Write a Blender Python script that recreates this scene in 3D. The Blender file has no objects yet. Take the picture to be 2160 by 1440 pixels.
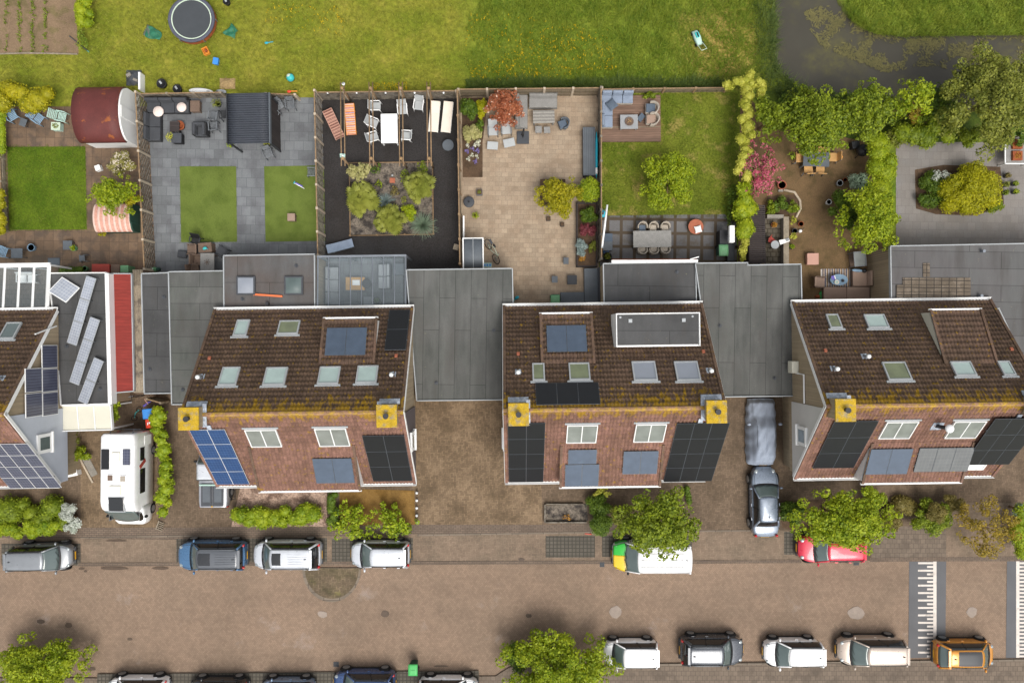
import bpy, math, random
import numpy as np
from mathutils import Vector, Matrix
random.seed(7); RNG = np.random.default_rng(11)
H = 45.5; S = 33.0                      # camera height in m, photo pixels per metre on the ground
R = math.radians; PI = math.pi
def P(px, py, h=0.0):
    k = (1 - h / H) / S
    return ((px - 1080) * k, (720 - py) * k)
scene = bpy.context.scene
COL = scene.collection
ROT = R(0.8)                            # the street runs slightly off the picture's horizontal

# ---------------------------------------------------------------- mesh builder
class MB:
    def __init__(s): s.v = []; s.f = []
    def add(s, vs, fs):
        o = len(s.v); s.v += [tuple(v) for v in vs]; s.f += [tuple(i + o for i in f) for f in fs]; return s
    def xbox(s, m, sx, sy, sz):
        a, b, c = sx / 2, sy / 2, sz / 2
        vs = [m @ Vector(p) for p in [(-a,-b,-c),(a,-b,-c),(a,b,-c),(-a,b,-c),(-a,-b,c),(a,-b,c),(a,b,c),(-a,b,c)]]
        return s.add(vs, [(0,3,2,1),(4,5,6,7),(0,1,5,4),(1,2,6,5),(2,3,7,6),(3,0,4,7)])
    def box(s, cx, cy, cz, sx, sy, sz, rz=0, rx=0, ry=0):
        m = Matrix.Translation((cx, cy, cz)) @ Matrix.Rotation(R(rz),4,'Z') @ Matrix.Rotation(R(ry),4,'Y') @ Matrix.Rotation(R(rx),4,'X')
        return s.xbox(m, sx, sy, sz)
    def b2(s, x0, y0, z0, x1, y1, z1): return s.box((x0+x1)/2,(y0+y1)/2,(z0+z1)/2,abs(x1-x0),abs(y1-y0),abs(z1-z0))
    def cyl(s, cx, cy, z0, z1, r, r2=None, n=16, cap=True):
        r2 = r if r2 is None else r2
        vs = [(cx+r*math.cos(2*PI*i/n), cy+r*math.sin(2*PI*i/n), z0) for i in range(n)] + [(cx+r2*math.cos(2*PI*i/n), cy+r2*math.sin(2*PI*i/n), z1) for i in range(n)]
        fs = [(i,(i+1)%n,n+(i+1)%n,n+i) for i in range(n)]
        if cap: fs += [tuple(range(n-1,-1,-1)), tuple(range(n,2*n))]
        return s.add(vs, fs)
    def lathe(s, cx, cy, prof, n=20):
        vs = []; fs = []
        for (r, z) in prof: vs += [(cx+r*math.cos(2*PI*i/n), cy+r*math.sin(2*PI*i/n), z) for i in range(n)]
        for k in range(len(prof)-1):
            for i in range(n):
                j = (i+1) % n; fs.append((k*n+i, k*n+j, (k+1)*n+j, (k+1)*n+i))
        fs += [tuple(range(n-1,-1,-1)), tuple(range((len(prof)-1)*n, len(prof)*n))]
        return s.add(vs, fs)
    def tube(s, pts, r, n=6, r2=None):
        pts = [Vector(p) for p in pts]; vs = []; fs = []; L = len(pts)
        for k, p in enumerate(pts):
            d = (pts[min(k+1,L-1)] - pts[max(k-1,0)]).normalized()
            u = d.cross(Vector((0,0,1)))
            if u.length < 1e-3: u = d.cross(Vector((1,0,0)))
            u.normalize(); w = d.cross(u)
            rr = r if r2 is None else r + (r2 - r) * k / max(1, L-1)
            vs += [p + (u*math.cos(2*PI*i/n) + w*math.sin(2*PI*i/n)) * rr for i in range(n)]
        for k in range(L-1):
            for i in range(n):
                j = (i+1) % n; fs.append((k*n+i, k*n+j, (k+1)*n+j, (k+1)*n+i))
        fs += [tuple(range(n-1,-1,-1)), tuple(range((L-1)*n, L*n))]
        return s.add(vs, fs)
    def prism(s, pts, z0, z1):
        n = len(pts)
        a = sum(pts[i][0]*pts[(i+1)%n][1]-pts[(i+1)%n][0]*pts[i][1] for i in range(n))
        if a < 0: pts = pts[::-1]
        vs = [(x,y,z0) for x,y in pts] + [(x,y,z1) for x,y in pts]
        return s.add(vs, [tuple(range(n-1,-1,-1)), tuple(range(n,2*n))] + [(i,(i+1)%n,n+(i+1)%n,n+i) for i in range(n)])
    def extr(s, prof, x0, x1):          # profile in (y, z) swept along x
        n = len(prof)
        vs = [(x0,y,z) for y,z in prof] + [(x1,y,z) for y,z in prof]
        return s.add(vs, [tuple(range(n)), tuple(range(2*n-1,n-1,-1))] + [(i,n+i,n+(i+1)%n,(i+1)%n) for i in range(n)])
    def ell(s, cx, cy, cz, rx, ry, rz, n=12, m=7):
        vs = []; fs = []
        for k in range(m+1):
            t = PI*k/m
            for i in range(n):
                a = 2*PI*i/n; vs.append((cx+rx*math.sin(t)*math.cos(a), cy+ry*math.sin(t)*math.sin(a), cz+rz*math.cos(t)))
        for k in range(m):
            for i in range(n):
                j = (i+1) % n; fs.append((k*n+i, (k+1)*n+i, (k+1)*n+j, k*n+j))
        return s.add(vs, fs)
    def grid(s, fn, nu, nv):            # fn(u, v) -> point, u and v in 0..1
        vs = [fn(i/nu, j/nv) for j in range(nv+1) for i in range(nu+1)]
        w = nu+1
        return s.add(vs, [(j*w+i, j*w+i+1, (j+1)*w+i+1, (j+1)*w+i) for j in range(nv) for i in range(nu)])
    def build(s, name, mat, parent=None, smooth=False, bevel=0, sub=0, solid=0):
        me = bpy.data.meshes.new(name); me.from_pydata(s.v, [], s.f); me.update()
        return link(name, me, mat, parent, smooth, bevel, sub, solid)
def link(name, me, mat, parent=None, smooth=False, bevel=0, sub=0, solid=0):
    o = bpy.data.objects.new(name, me); COL.objects.link(o)
    me.materials.append(M[mat] if isinstance(mat, str) else mat)
    if smooth: me.polygons.foreach_set('use_smooth', [True]*len(me.polygons))
    if parent: o.parent = parent
    if solid:
        d = o.modifiers.new('s','SOLIDIFY'); d.thickness = solid; d.offset = -1
    if bevel:
        d = o.modifiers.new('b','BEVEL'); d.width = bevel; d.segments = 2; d.limit_method = 'ANGLE'
    if sub:
        d = o.modifiers.new('u','SUBSURF'); d.levels = sub; d.render_levels = sub
    return o
def npmesh(name, V, F, mat, parent=None, smooth=False):
    V = np.asarray(V, np.float32); F = np.asarray(F, np.int32); k = F.shape[1]
    me = bpy.data.meshes.new(name); me.vertices.add(len(V)); me.vertices.foreach_set('co', V.ravel())
    me.loops.add(F.size); me.loops.foreach_set('vertex_index', F.ravel()); me.polygons.add(len(F))
    me.polygons.foreach_set('loop_start', np.arange(0, F.size, k, dtype=np.int32))
    me.polygons.foreach_set('loop_total', np.full(len(F), k, np.int32))
    me.update(calc_edges=True); me.validate()
    return link(name, me, mat, parent, smooth)
def tag(o, label, cat, group=None, kind=None):
    if label: o['label'] = label
    if cat: o['category'] = cat
    if group: o['group'] = group
    if kind: o['kind'] = kind
    return o
def T(name, label, cat, px, py, h=0.0, rz=0, group=None, z=None):
    o = bpy.data.objects.new(name, None); COL.objects.link(o); o.empty_display_size = .3
    x, y = P(px, py, h); o.location = (x, y, h if z is None else z); o.rotation_euler = (0, 0, R(rz))
    return tag(o, label, cat, group)
KIDS = {}
def dup(root, px, py, rz, label, h=None, group=None):
    z = root.location.z if h is None else h
    c = root.copy(); COL.objects.link(c); x, y = P(px, py, z); c.location = (x, y, z); c.rotation_euler = (0,0,R(rz))
    c['label'] = label
    if group: c['group'] = group
    def rec(a, b):
        for ch in list(a.children):
            d = ch.copy(); COL.objects.link(d); d.parent = b; rec(ch, d)
    rec(root, c); return c
def struct(name, pts, z, mat, label=None):      # flat sheet from photo pixels on the ground
    b = MB(); q = [P(*p, z) for p in pts]; n = len(q)
    a = sum(q[i][0]*q[(i+1)%n][1]-q[(i+1)%n][0]*q[i][1] for i in range(n))
    if a < 0: q = q[::-1]
    b.add([(x,y,z) for x,y in q], [tuple(range(n))])
    o = b.build(name, mat); tag(o, label, None, None, 'structure'); return o
def rect(x0,y0,x1,y1): return [(x0,y0),(x1,y0),(x1,y1),(x0,y1)]

# ---------------------------------------------------------------- materials
M = {}
def lin(c): c = c/255.0; return c/12.92 if c <= .04045 else ((c+.055)/1.055)**2.4
KA = 0.80
def C(c, k=None):
    k = KA if k is None else k
    return (lin(c[0])*k, lin(c[1])*k, lin(c[2])*k, 1.0)
class NT:
    def __init__(s, key):
        m = bpy.data.materials.new(key); m.use_nodes = True; s.m = m; s.t = m.node_tree; s.b = s.t.nodes['Principled BSDF']; M[key] = m
        s.tc = s.t.nodes.new('ShaderNodeTexCoord').outputs['Object']; s.pos = s.t.nodes.new('ShaderNodeNewGeometry').outputs['Position']
    def n(s, t, props=None, **ins):
        d = s.t.nodes.new('ShaderNode'+t)
        for k, v in (props or {}).items(): setattr(d, k, v)
        for k, v in ins.items():
            i = d.inputs[int(k[1:])] if k[0] == '_' else d.inputs[k]
            s.set(i, v)
        return d
    def set(s, i, v):
        if isinstance(v, bpy.types.NodeSocket): s.t.links.new(v, i)
        else: i.default_value = v
    def m_(s, op, a, b=0.0, c=0.0, clamp=False):
        return s.n('Math', {'operation': op, 'use_clamp': clamp}, _0=a, _1=b, _2=c).outputs[0]
    def noise(s, sc, det=4, vec=None, rough=.55):
        return s.n('TexNoise', None, Vector=vec or s.pos, Scale=sc, Detail=det, Roughness=rough).outputs['Fac']
    def mr(s, v, a, b, c=0.0, d=1.0, smooth=False):
        r = s.n('MapRange', {'interpolation_type': 'SMOOTHSTEP' if smooth else 'LINEAR'}, _0=v, _1=a, _2=b, _3=c, _4=d)
        return r.outputs[0]
    def mix(s, f, a, b, mode='MIX'):
        return s.n('MixRGB', {'blend_type': mode}, Fac=f, Color1=a, Color2=b).outputs[0]
    def mul(s, col, f):                  # colour times a scalar
        g = s.n('CombineColor', None, _0=f, _1=f, _2=f).outputs[0]
        return s.mix(1.0, col, g, 'MULTIPLY')
    def scl(s, vx, vy, vz, rz=0):
        return s.n('Mapping', None, Vector=s.tc, Scale=(vx,vy,vz), Rotation=(0,0,rz)).outputs[0]
    def bump(s, h, st=.4, dist=.02):
        s.set(s.b.inputs['Normal'], s.n('Bump', None, Height=h, Strength=st, Distance=dist).outputs[0])
    def out(s, col, rough=.7, metal=0, spec=.4, coat=0):
        s.set(s.b.inputs['Base Color'], col); s.set(s.b.inputs['Roughness'], rough); s.set(s.b.inputs['Metallic'], metal)
        s.b.inputs['Specular IOR Level'].default_value = spec
        if coat: s.b.inputs['Coat Weight'].default_value = coat; s.b.inputs['Coat Roughness'].default_value = .04
        return s.m
def pm(key, c, rough=.7, var=.15, sc=1.5, fine=.1, fsc=22, c2=None, thr=(.48,.62), metal=0, spec=.35, bump=0, bsc=40, coat=0, k=None):
    s = NT(key); col = C(c, k)
    if c2: col = s.mix(s.mr(s.noise(sc*1.3, 6), thr[0], thr[1]), col, C(c2, k))
    f = s.m_('MULTIPLY', s.mr(s.noise(sc, 5), .3, .7, 1-var, 1+var), s.mr(s.noise(fsc, 3), .3, .7, 1-fine, 1+fine))
    if bump: s.bump(s.noise(bsc, 3), bump, .01)
    return s.out(s.mul(col, f) if not isinstance(col, tuple) else s.mul(s.n('RGB').outputs[0] if False else s.mix(0.0, col, col), f), rough, metal, spec, coat)
def herring(key, c, bw=.105, var=.22, rz=0, c2=None, dirt=.25, dsc=.25, joint=.55, stain=None, wear=0):
    s = NT(key)
    v = s.n('Mapping', None, Vector=s.tc, Scale=(1/bw,1/bw,1), Rotation=(0,0,rz)).outputs[0]
    q = s.n('SeparateXYZ', None, _0=v); x, y = q.outputs[0], q.outputs[1]
    i, j = s.m_('FLOOR', x), s.m_('FLOOR', y); fx, fy = s.m_('FRACT', x), s.m_('FRACT', y)
    k = s.m_('FLOORED_MODULO', s.m_('SUBTRACT', i, j), 4.0)
    k1 = s.m_('COMPARE', k, 1.0, .1); k3 = s.m_('COMPARE', k, 3.0, .1); k0 = s.m_('COMPARE', k, 0.0, .1); k2 = s.m_('COMPARE', k, 2.0, .1)
    idx = s.n('CombineXYZ', None, _0=s.m_('SUBTRACT', i, k1), _1=s.m_('ADD', j, k3), _2=s.m_('ADD', k2, k3)).outputs[0]
    w = s.n('TexWhiteNoise', {'noise_dimensions':'3D'}, Vector=idx).outputs['Value']
    # joints: distance to the open sides of each half brick
    e = .07
    l = s.m_('MULTIPLY', s.m_('LESS_THAN', fx, e), s.m_('SUBTRACT', 1.0, k1)); r = s.m_('MULTIPLY', s.m_('GREATER_THAN', fx, 1-e), s.m_('SUBTRACT', 1.0, k0))
    d = s.m_('MULTIPLY', s.m_('LESS_THAN', fy, e), s.m_('SUBTRACT', 1.0, k2)); u = s.m_('MULTIPLY', s.m_('GREATER_THAN', fy, 1-e), s.m_('SUBTRACT', 1.0, k3))
    jm = s.m_('MAXIMUM', s.m_('MAXIMUM', l, r), s.m_('MAXIMUM', d, u))
    col = C(c)
    if c2: col = s.mix(s.mr(s.noise(dsc*1.7, 5), .42, .62), col, C(c2))
    f = s.mr(w, 0, 1, 1-var, 1+var)
    f = s.m_('MULTIPLY', f, s.mr(s.noise(dsc, 6), .3, .7, 1-dirt, 1+dirt))
    f = s.m_('MULTIPLY', f, s.mr(s.noise(30, 2), .3, .7, .9, 1.1))
    f = s.m_('MULTIPLY', f, s.mr(jm, 0, 1, 1, joint))
    col = s.mul(s.mix(0.0, col, col), f)
    if wear:
        wv = s.n('Mapping', None, Vector=s.pos, Scale=(.05,.55,1)).outputs[0]
        col = s.mul(col, s.mr(s.noise(1.0, 5, wv, .6), .32, .68, 1-wear, 1+wear))
    if stain: col = s.mix(s.mr(s.noise(stain[1], 7, None, .65), stain[2], stain[2]+.1, 0, stain[3]), col, C(stain[0]))
    s.bump(s.m_('SUBTRACT', 1.0, jm), .35, .01)
    return s.out(col, .85, 0, .25)
def slabs(key, c, w=.6, h=.6, off=.0, var=.14, mort=.012, jc=(60,58,54), dirt=.2, dsc=.5, c2=None, thr=(.5,.62), rz=0, fine=.1):
    s = NT(key); v = s.n('Mapping', None, Vector=s.tc, Rotation=(0,0,rz)).outputs[0]
    b = s.n('TexBrick', {'offset': off, 'offset_frequency': 2}, Vector=v, Color1=(1-var,)*3+(1,), Color2=(1+var,)*3+(1,), Mortar=(1,1,1,1), Scale=1.0, _5=mort, _6=.1, _7=0.0, _8=w, _9=h)
    col = C(c)
    if c2: col = s.mix(s.mr(s.noise(dsc*2, 6), *thr), col, C(c2))
    col = s.mix(1.0, s.mix(0.0, col, col), b.outputs[0], 'MULTIPLY')
    col = s.mul(col, s.m_('MULTIPLY', s.mr(s.noise(dsc, 6), .3, .7, 1-dirt, 1+dirt), s.mr(s.noise(25, 3), .3, .7, 1-fine, 1+fine)))
    col = s.mix(b.outputs[1], col, C(jc))
    s.bump(s.m_('SUBTRACT', 1.0, b.outputs[1]), .3, .008)
    return s.out(col, .8, 0, .3)
def leaf(key, a, b, k=.75, tr=.2, c=None):
    s = NT(key); r = s.n('NewGeometry').outputs['Random Per Island']
    big = s.noise(.9, 3)
    f = s.m_('ADD', s.m_('MULTIPLY', r, .65), s.m_('MULTIPLY', s.mr(big, .3, .7), .35))
    col = s.mix(f, C(a, k), C(b, k))
    if c: col = s.mix(s.m_('GREATER_THAN', s.n('TexWhiteNoise', {'noise_dimensions':'1D'}, W=r).outputs['Value'], c[1]), col, C(c[0], k))
    s.out(col, .55, 0, .3)
    t = s.n('BsdfTranslucent', None, Color=col).outputs[0]
    mx = s.n('MixShader', None, Fac=tr); s.t.links.new(s.b.outputs[0], mx.inputs[1]); s.t.links.new(t, mx.inputs[2])
    s.t.links.new(mx.outputs[0], s.t.nodes['Material Output'].inputs['Surface']); return s.m
def tiles(key, c, c2, lich=1.0, base=.66, lk=(196,150,22)):
    s = NT(key); q = s.n('SeparateXYZ', None, _0=s.tc); d = s.m_('ABSOLUTE', q.outputs[1])
    cell = s.n('CombineXYZ', None, _0=s.m_('FLOOR', s.m_('MULTIPLY', q.outputs[0], 5.0)), _1=s.m_('FLOOR', s.m_('MULTIPLY', q.outputs[1], 3.8)), _2=0.0).outputs[0]
    w = s.n('TexWhiteNoise', {'noise_dimensions':'3D'}, Vector=cell).outputs['Value']
    col = s.mix(s.mr(s.noise(.55, 6, None, .65), .35, .65), C(c), C(c2))
    col = s.mul(col, s.m_('MULTIPLY', s.mr(w, 0, 1, .82, 1.2), s.mr(s.noise(16, 4), .3, .7, .75, 1.25)))
    st = s.n('Mapping', None, Vector=s.pos, Scale=(2.3,1.2,1.2)).outputs[0]
    n1 = s.noise(1.5, 6, st, .72); thr = s.mr(d, 0.0, 1.3, .37, base)
    mk = s.mr(s.m_('SUBTRACT', n1, thr), 0.0, .06, 0, lich)
    n2 = s.noise(4.5, 5, None, .6); mk2 = s.mr(n2, .615, .66, 0, lich*.85)     # round specks everywhere
    mk3 = s.mr(s.noise(9, 4, None, .6), .66, .69, 0, lich*.8); big = s.mr(s.noise(.6, 4), .42, .62, .25, 1)
    mk = s.m_('MAXIMUM', s.m_('MULTIPLY', mk, s.mr(big, .25, 1, .7, 1)), s.m_('MAXIMUM', mk2, s.m_('MULTIPLY', mk3, big)))
    n3 = s.noise(11, 3); wk = s.mr(n3, .72, .75, 0, .55)
    lc = s.mix(s.noise(6, 4), C((148,112,14)), C(lk))
    col = s.mix(mk, col, lc); col = s.mix(wk, col, C((176,158,138)))
    s.bump(s.noise(30, 3), .25, .01)
    return s.out(col, .85, 0, .25)
def membrane(key, c, w=1.0, rz=0, var=.1, patch=.16, c2=None):
    s = NT(key); v = s.n('Mapping', None, Vector=s.tc, Rotation=(0,0,rz)).outputs[0]
    b = s.n('TexBrick', {'offset': .37, 'offset_frequency': 2}, Vector=v, Color1=(1-var,)*3+(1,), Color2=(1+var,)*3+(1,), Mortar=(.42,.42,.42,1), Scale=1.0, _5=.018, _6=.3, _7=0.0, _8=5.2, _9=w)
    col = C(c)
    col = s.mix(s.mr(s.noise(.35, 6, None, .6), .4, .65), col, C(c2 or tuple(int(x*.82) for x in c)))
    st = s.n('Mapping', None, Vector=s.pos, Scale=(2.6,.5,1)).outputs[0]
    col = s.mul(col, s.m_('MULTIPLY', s.mr(s.noise(1.2, 5, st), .3, .7, 1-patch, 1+patch), s.mr(s.noise(45, 2), .3, .7, .86, 1.14)))
    pd = s.noise(.6, 6, st, .6)
    col = s.mix(s.mr(pd, .52, .68, 0, .55), col, C((72,68,64))); col = s.mix(s.mr(s.noise(7, 4), .68, .74, 0, .5), col, C((140,136,110)))
    col = s.mix(1.0, col, b.outputs[0], 'MULTIPLY')
    return s.out(col, .75, 0, .35)
def planks(key, c, w=.14, ax=0, var=.2, gap=.5, rough=.7, streak=.25):
    s = NT(key); q = s.n('SeparateXYZ', None, _0=s.tc); x = s.m_('DIVIDE', q.outputs[ax], w)
    r = s.n('TexWhiteNoise', {'noise_dimensions':'1D'}, W=s.m_('FLOOR', x)).outputs['Value']
    fr = s.m_('FRACT', x); g = s.m_('LESS_THAN', s.m_('MINIMUM', fr, s.m_('SUBTRACT', 1.0, fr)), .07)
    sc = [1,1,1]; sc[ax] = 14
    st = s.n('Mapping', None, Vector=s.tc, Scale=tuple(sc)).outputs[0]
    f = s.m_('MULTIPLY', s.mr(r, 0, 1, 1-var, 1+var), s.mr(s.noise(1.6, 6, st), .3, .7, 1-streak, 1+streak))
    f = s.m_('MULTIPLY', f, s.mr(g, 0, 1, 1, gap))
    return s.out(s.mul(s.mix(0.0, C(c), C(c)), f), rough, 0, .3)
def stripes(key, cols, w, ax=0, rough=.8):
    s = NT(key); q = s.n('SeparateXYZ', None, _0=s.tc); x = s.m_('FLOORED_MODULO', s.m_('DIVIDE', q.outputs[ax], w), float(len(cols)))
    col = s.mix(0.0, C(cols[0]), C(cols[0]))
    for i, c in enumerate(cols[1:], 1): col = s.mix(s.m_('GREATER_THAN', x, float(i)), col, C(c))
    return s.out(s.mul(col, s.mr(s.noise(9, 4), .3, .7, .85, 1.15)), rough, 0, .2)
def solar(key, c, line, pw=.17, lw=.03, rough=.25, coat=.6, var=.1, soft=None):
    s = NT(key); q = s.n('SeparateXYZ', None, _0=s.tc)
    def ln(i): fr = s.m_('FRACT', s.m_('DIVIDE', q.outputs[i], pw)); return s.m_('LESS_THAN', fr, lw/pw)
    col = s.mix(s.noise(1.1, 4), C(c), C(tuple(min(255,int(x*1.18)) for x in c)))
    col = s.mix(s.m_('MAXIMUM', ln(0), ln(1)), col, C(line))
    col = s.mul(col, s.mr(s.noise(3, 4), .3, .7, 1-var, 1+var))
    return s.out(col, rough, 0, .4, coat)
def paint(key, c, metal=0.0, rough=.3, k=None):
    s = NT(key); col = s.mul(s.mix(0.0, C(c,k), C(c,k)), s.mr(s.noise(2.2, 4), .3, .7, .95, 1.05))
    col = s.mix(s.mr(s.noise(3.5, 7, None, .7), .55, .8, 0, .12), col, C((120,112,98)))
    return s.out(col, s.mr(s.noise(5, 5), .3, .7, rough*.85, rough*1.25), metal, .5, .7)
# ---------------------------------------------------------------- palette
herring('road_brick', (147,125,106), .105, .11, R(45.8), (139,119,101), .05, .18, .72, ((174,162,154), .35, .62, .4), .09)
herring('worn_brick', (162,146,132), .105, .22, R(45.8), (148,130,114), .08, .4, .6)
herring('parking_brick', (140,121,103), .105, .13, ROT, (128,112,95), .07, .5, .68, None, .06)
herring('drive_brick', (137,116,92), .105, .2, ROT, (118,99,77), .11, .35, .62, ((88,74,56), .6, .56, .4))
herring('dark_drive', (120,102,84), .105, .17, ROT, (106,90,73), .1, .4, .66, ((80,68,54), .5, .58, .4))
herring('island_brick', (120,104,84), .105, .2, ROT, (98,88,66), .2, .6, .6, ((128,124,60), 1.2, .6, .5))
slabs('bay_brick', (98,92,82), .24, .24, 0, .1, .03, (70,66,58), .12, 1)
slabs('pavement_slab', (122,108,94), .3, .3, .5, .1, .012, (92,80,68), .12, .6, (104,92,80))
slabs('kerb_stone', (128,116,102), 1.0, .5, 0, .1, .015, (74,64,54), .15, 1)
slabs('gutter_stone', (118,102,88), .3, .12, .5, .1, .012, (84,74,64), .2, .8)
slabs('brown_slab', (124,102,82), .6, .6, 0, .16, .012, (92,76,62), .24, .6, (94,80,68), (.46,.6), ROT)
slabs('grey_slab', (122,125,127), .6, .6, .5, .13, .012, (96,98,100), .14, .5, (104,105,108), (.45,.65), ROT)
slabs('sand_slab', (176,157,134), .4, .3, .4, .13, .012, (150,132,112), .12, .55, (158,138,116), (.4,.62), ROT, .16)
slabs('beige_slab_b', (174,148,122), .37, .55, .3, .14, .012, (150,126,104), .12, .7, (188,162,134), (.5,.62), ROT)
slabs('weed_slab', (112,110,110), .86, .88, 0, .1, .1, (86,74,60), .15, .6, (100,92,82), (.52,.66), ROT, .15)
slabs('wide_grey_slab', (140,134,128), .5, .5, .5, .07, .01, (124,118,112), .1, .4, (138,134,130), (.45,.65), ROT)
slabs('cobble', (104,96,82), .34, .3, .4, .16, .03, (70,62,48), .2, 1)
slabs('roof_paver', (112,100,86), .45, .45, 0, .1, .025, (58,52,46), .15, 1, (124,112,98), (.5,.6), ROT, .2)
slabs('brick_wall', (176,158,130), .21, .065, .5, .14, .01, (150,136,116), .1, .6)
pm('plaster', (205,192,168), .8, .06, .8, .06)
pm('soil', (96,76,58), .95, .2, 1.2, .25, 18, (78,62,46), bump=.5)
pm('brown_ground', (118,95,66), .95, .16, .9, .2, 20, (98,82,52), (.5,.66), bump=.4)
pm('veg_soil', (134,112,88), .95, .14, .9, .22, 14, (118,104,72), (.5,.62), bump=.6)
pm('black_gravel', (54,51,50), .9, .12, .6, .45, 16, (50,46,44), bump=.8, bsc=22)
pm('stone_gravel', (120,110,98), .9, .2, 1.5, .5, 11, (66,60,56), (.45,.6), bump=.9, bsc=14)
pm('pink_gravel', (176,150,132), .9, .12, 1.2, .5, 12, (128,104,90), (.46,.6), bump=.9, bsc=16)
pm('ochre_ground', (138,106,56), .95, .2, 1, .22, 18, (120,90,42), bump=.5)
pm('artificial_turf', (104,119,50), .95, .09, .8, .18, 30, (94,110,42))
pm('asphalt', (104,104,106), .85, .08, .8, .14, 35)
pm('road_paint', (226,216,206), .7, .08, 2, .08, 20, (186,176,166), (.56,.7))
def grass_mat(key, a, b, dry, dthr, thrb=(.4,.62), fine=.3, flower=None):
    s = NT(key); col = s.mix(s.mr(s.noise(.45, 7, None, .62), *thrb), C(a), C(b))
    col = s.mix(s.mr(s.noise(.7, 7, None, .68), dthr, dthr+.12, 0, .75), col, C(dry))
    col = s.mul(col, s.m_('MULTIPLY', s.mr(s.noise(9, 4), .3, .7, 1-fine, 1+fine), s.mr(s.noise(40, 2), .3, .7, .8, 1.2)))
    if flower: col = s.mix(s.m_('MULTIPLY', s.mr(s.noise(14, 3), .62, .68), s.mr(s.noise(.5, 4), .46, .58)), col, C(flower))
    s.bump(s.noise(24, 4), .6, .03); return s.out(col, .9, 0, .2)
grass_mat('lawn_a', (74,98,14), (98,118,26), (120,124,46), .66)
grass_mat('lawn_e', (92,106,26), (114,122,38), (160,142,80), .52)
grass_mat('undergrowth', (58,76,26), (92,108,36), (96,84,52), .6)
s = NT('field_grass'); q = s.n('SeparateXYZ', None, _0=s.tc)
fx = s.mr(s.m_('ADD', q.outputs[0], s.mr(s.noise(.5, 4), 0, 1, -1.2, 1.2)), -4.2, -1.2)
left = s.mix(s.mr(s.noise(.4, 7, None, .62), .38, .62), C((112,122,32)), C((142,140,50)))
left = s.mix(s.mr(s.noise(.8, 7, None, .7), .58, .74, 0, .7), left, C((158,146,68)))
right = s.mix(s.mr(s.noise(.5, 7, None, .62), .38, .62), C((94,118,30)), C((132,142,48)))
col = s.mix(fx, left, right)
dv = s.n('VectorMath', {'operation':'DISTANCE'}, _0=s.tc, _1=(13.4,18.9,0)).outputs[1]
dp = s.m_('ADD', dv, s.mr(s.noise(.9, 6, None, .7), 0, 1, -3.4, 3.4))
col = s.mix(s.mr(dp, 3.6, .9, 0, .85), col, C((182,152,88)))
col = s.mul(col, s.m_('MULTIPLY', s.mr(s.noise(3.5, 6, None, .65), .3, .7, .6, 1.4), s.mr(s.noise(34, 2), .3, .7, .8, 1.2)))
zz = s.mr(q.outputs[2], -.35, -.05); col = s.mix(zz, C((70,66,46)), col)      # bare mud where the bank dips under water
s.bump(s.noise(20, 4), .7, .04); s.out(col, .9, 0, .2)
s = NT('ditch_water')
wd = s.mr(s.noise(.35, 6, None, .62), .50, .66)
col = s.mix(s.m_('MULTIPLY', wd, s.mr(s.noise(2.2, 6, None, .7), .38, .62, .1, .9)), C((76,73,64)), C((100,96,60)))
s.bump(s.noise(3, 4), .06, .02); s.out(s.mul(col, s.mr(s.noise(.6, 4), .3, .7, .92, 1.08)), .25, 0, .25)
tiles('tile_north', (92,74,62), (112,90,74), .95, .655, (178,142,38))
tiles('tile_south', (142,106,93), (120,90,76), .85, .84, (178,142,38))
tiles('tile_dormer', (116,92,78), (98,80,66), .85, .80)
pm('lichen_cap', (192,158,40), .9, .2, 2.5, .25, 20, (160,144,108), (.5,.66))
pm('ridge_tile', (180,146,58), .9, .22, 2.6, .3, 12, (160,124,98), (.42,.54))
membrane('roof_felt', (97,97,94), 1.0, 0, .09, .18, (86,90,84))
membrane('roof_felt_b', (98,98,95), .95, R(90.8), .09, .2, (88,90,86))
membrane('roof_felt_dark', (84,84,84), 1.4, R(.8), .05, .1)
membrane('roof_felt_brown', (94,86,82), 2.4, 0, .03, .1, (98,98,98))
membrane('roof_felt_old', (100,100,99), 1.0, R(.8), .08, .1, (100,96,96))
pm('white_paint', (236,236,234), .4, .04, 1, .03, k=.9)
pm('white_plastic', (242,242,240), .35, .04, 1.5, .03, k=.92, c2=(214,210,200), thr=(.6,.75))
pm('cream_plastic', (226,222,204), .5, .05, 1, .05)
pm('grey_trim', (176,180,182), .5, .08, 1, .06)
pm('lead', (158,166,178), .45, .2, 3, .15, 12, (196,204,214))
pm('zinc', (150,156,164), .35, .12, 2, .1, metal=.5)
pm('grey_clad', (190,196,206), .6, .05, 1, .05)
pm('light_clad', (214,212,208), .6, .05, 1, .05)
pm('dark_clad', (98,92,96), .6, .08, 1, .06)
pm('red_sheet', (168,66,54), .6, .1, 1.2, .1, 14)
planks('red_tile_sheet', (142,54,46), .2, 1, .06, .75)
pm('weathered_board', (150,138,120), .85, .16, 1.5, .2, 10)
planks('deck', (128,102,86), .145, 1, .18, .5)
planks('black_boards', (66,58,56), .12, 1, .2, .35)
planks('fence_wood', (136,122,102), .16, 2, .25, .5)
pm('fence_dark', (134,126,114), .9, .25, 3, .25, 14, (98,90,80))
pm('concrete', (196,180,158), .9, .12, 3, .12, 16)
pm('grey_concrete', (150,144,134), .9, .15, 2, .15, 14)
pm('wood', (164,134,96), .75, .16, 3, .15, 14)
pm('pole_wood', (148,122,92), .8, .2, 4, .2, 14)
pm('teak', (206,160,100), .6, .1, 3, .1)
pm('brown_wicker', (118,98,84), .8, .12, 4, .25, 30)
pm('grey_wicker', (146,144,140), .8, .1, 4, .25, 30)
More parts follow.
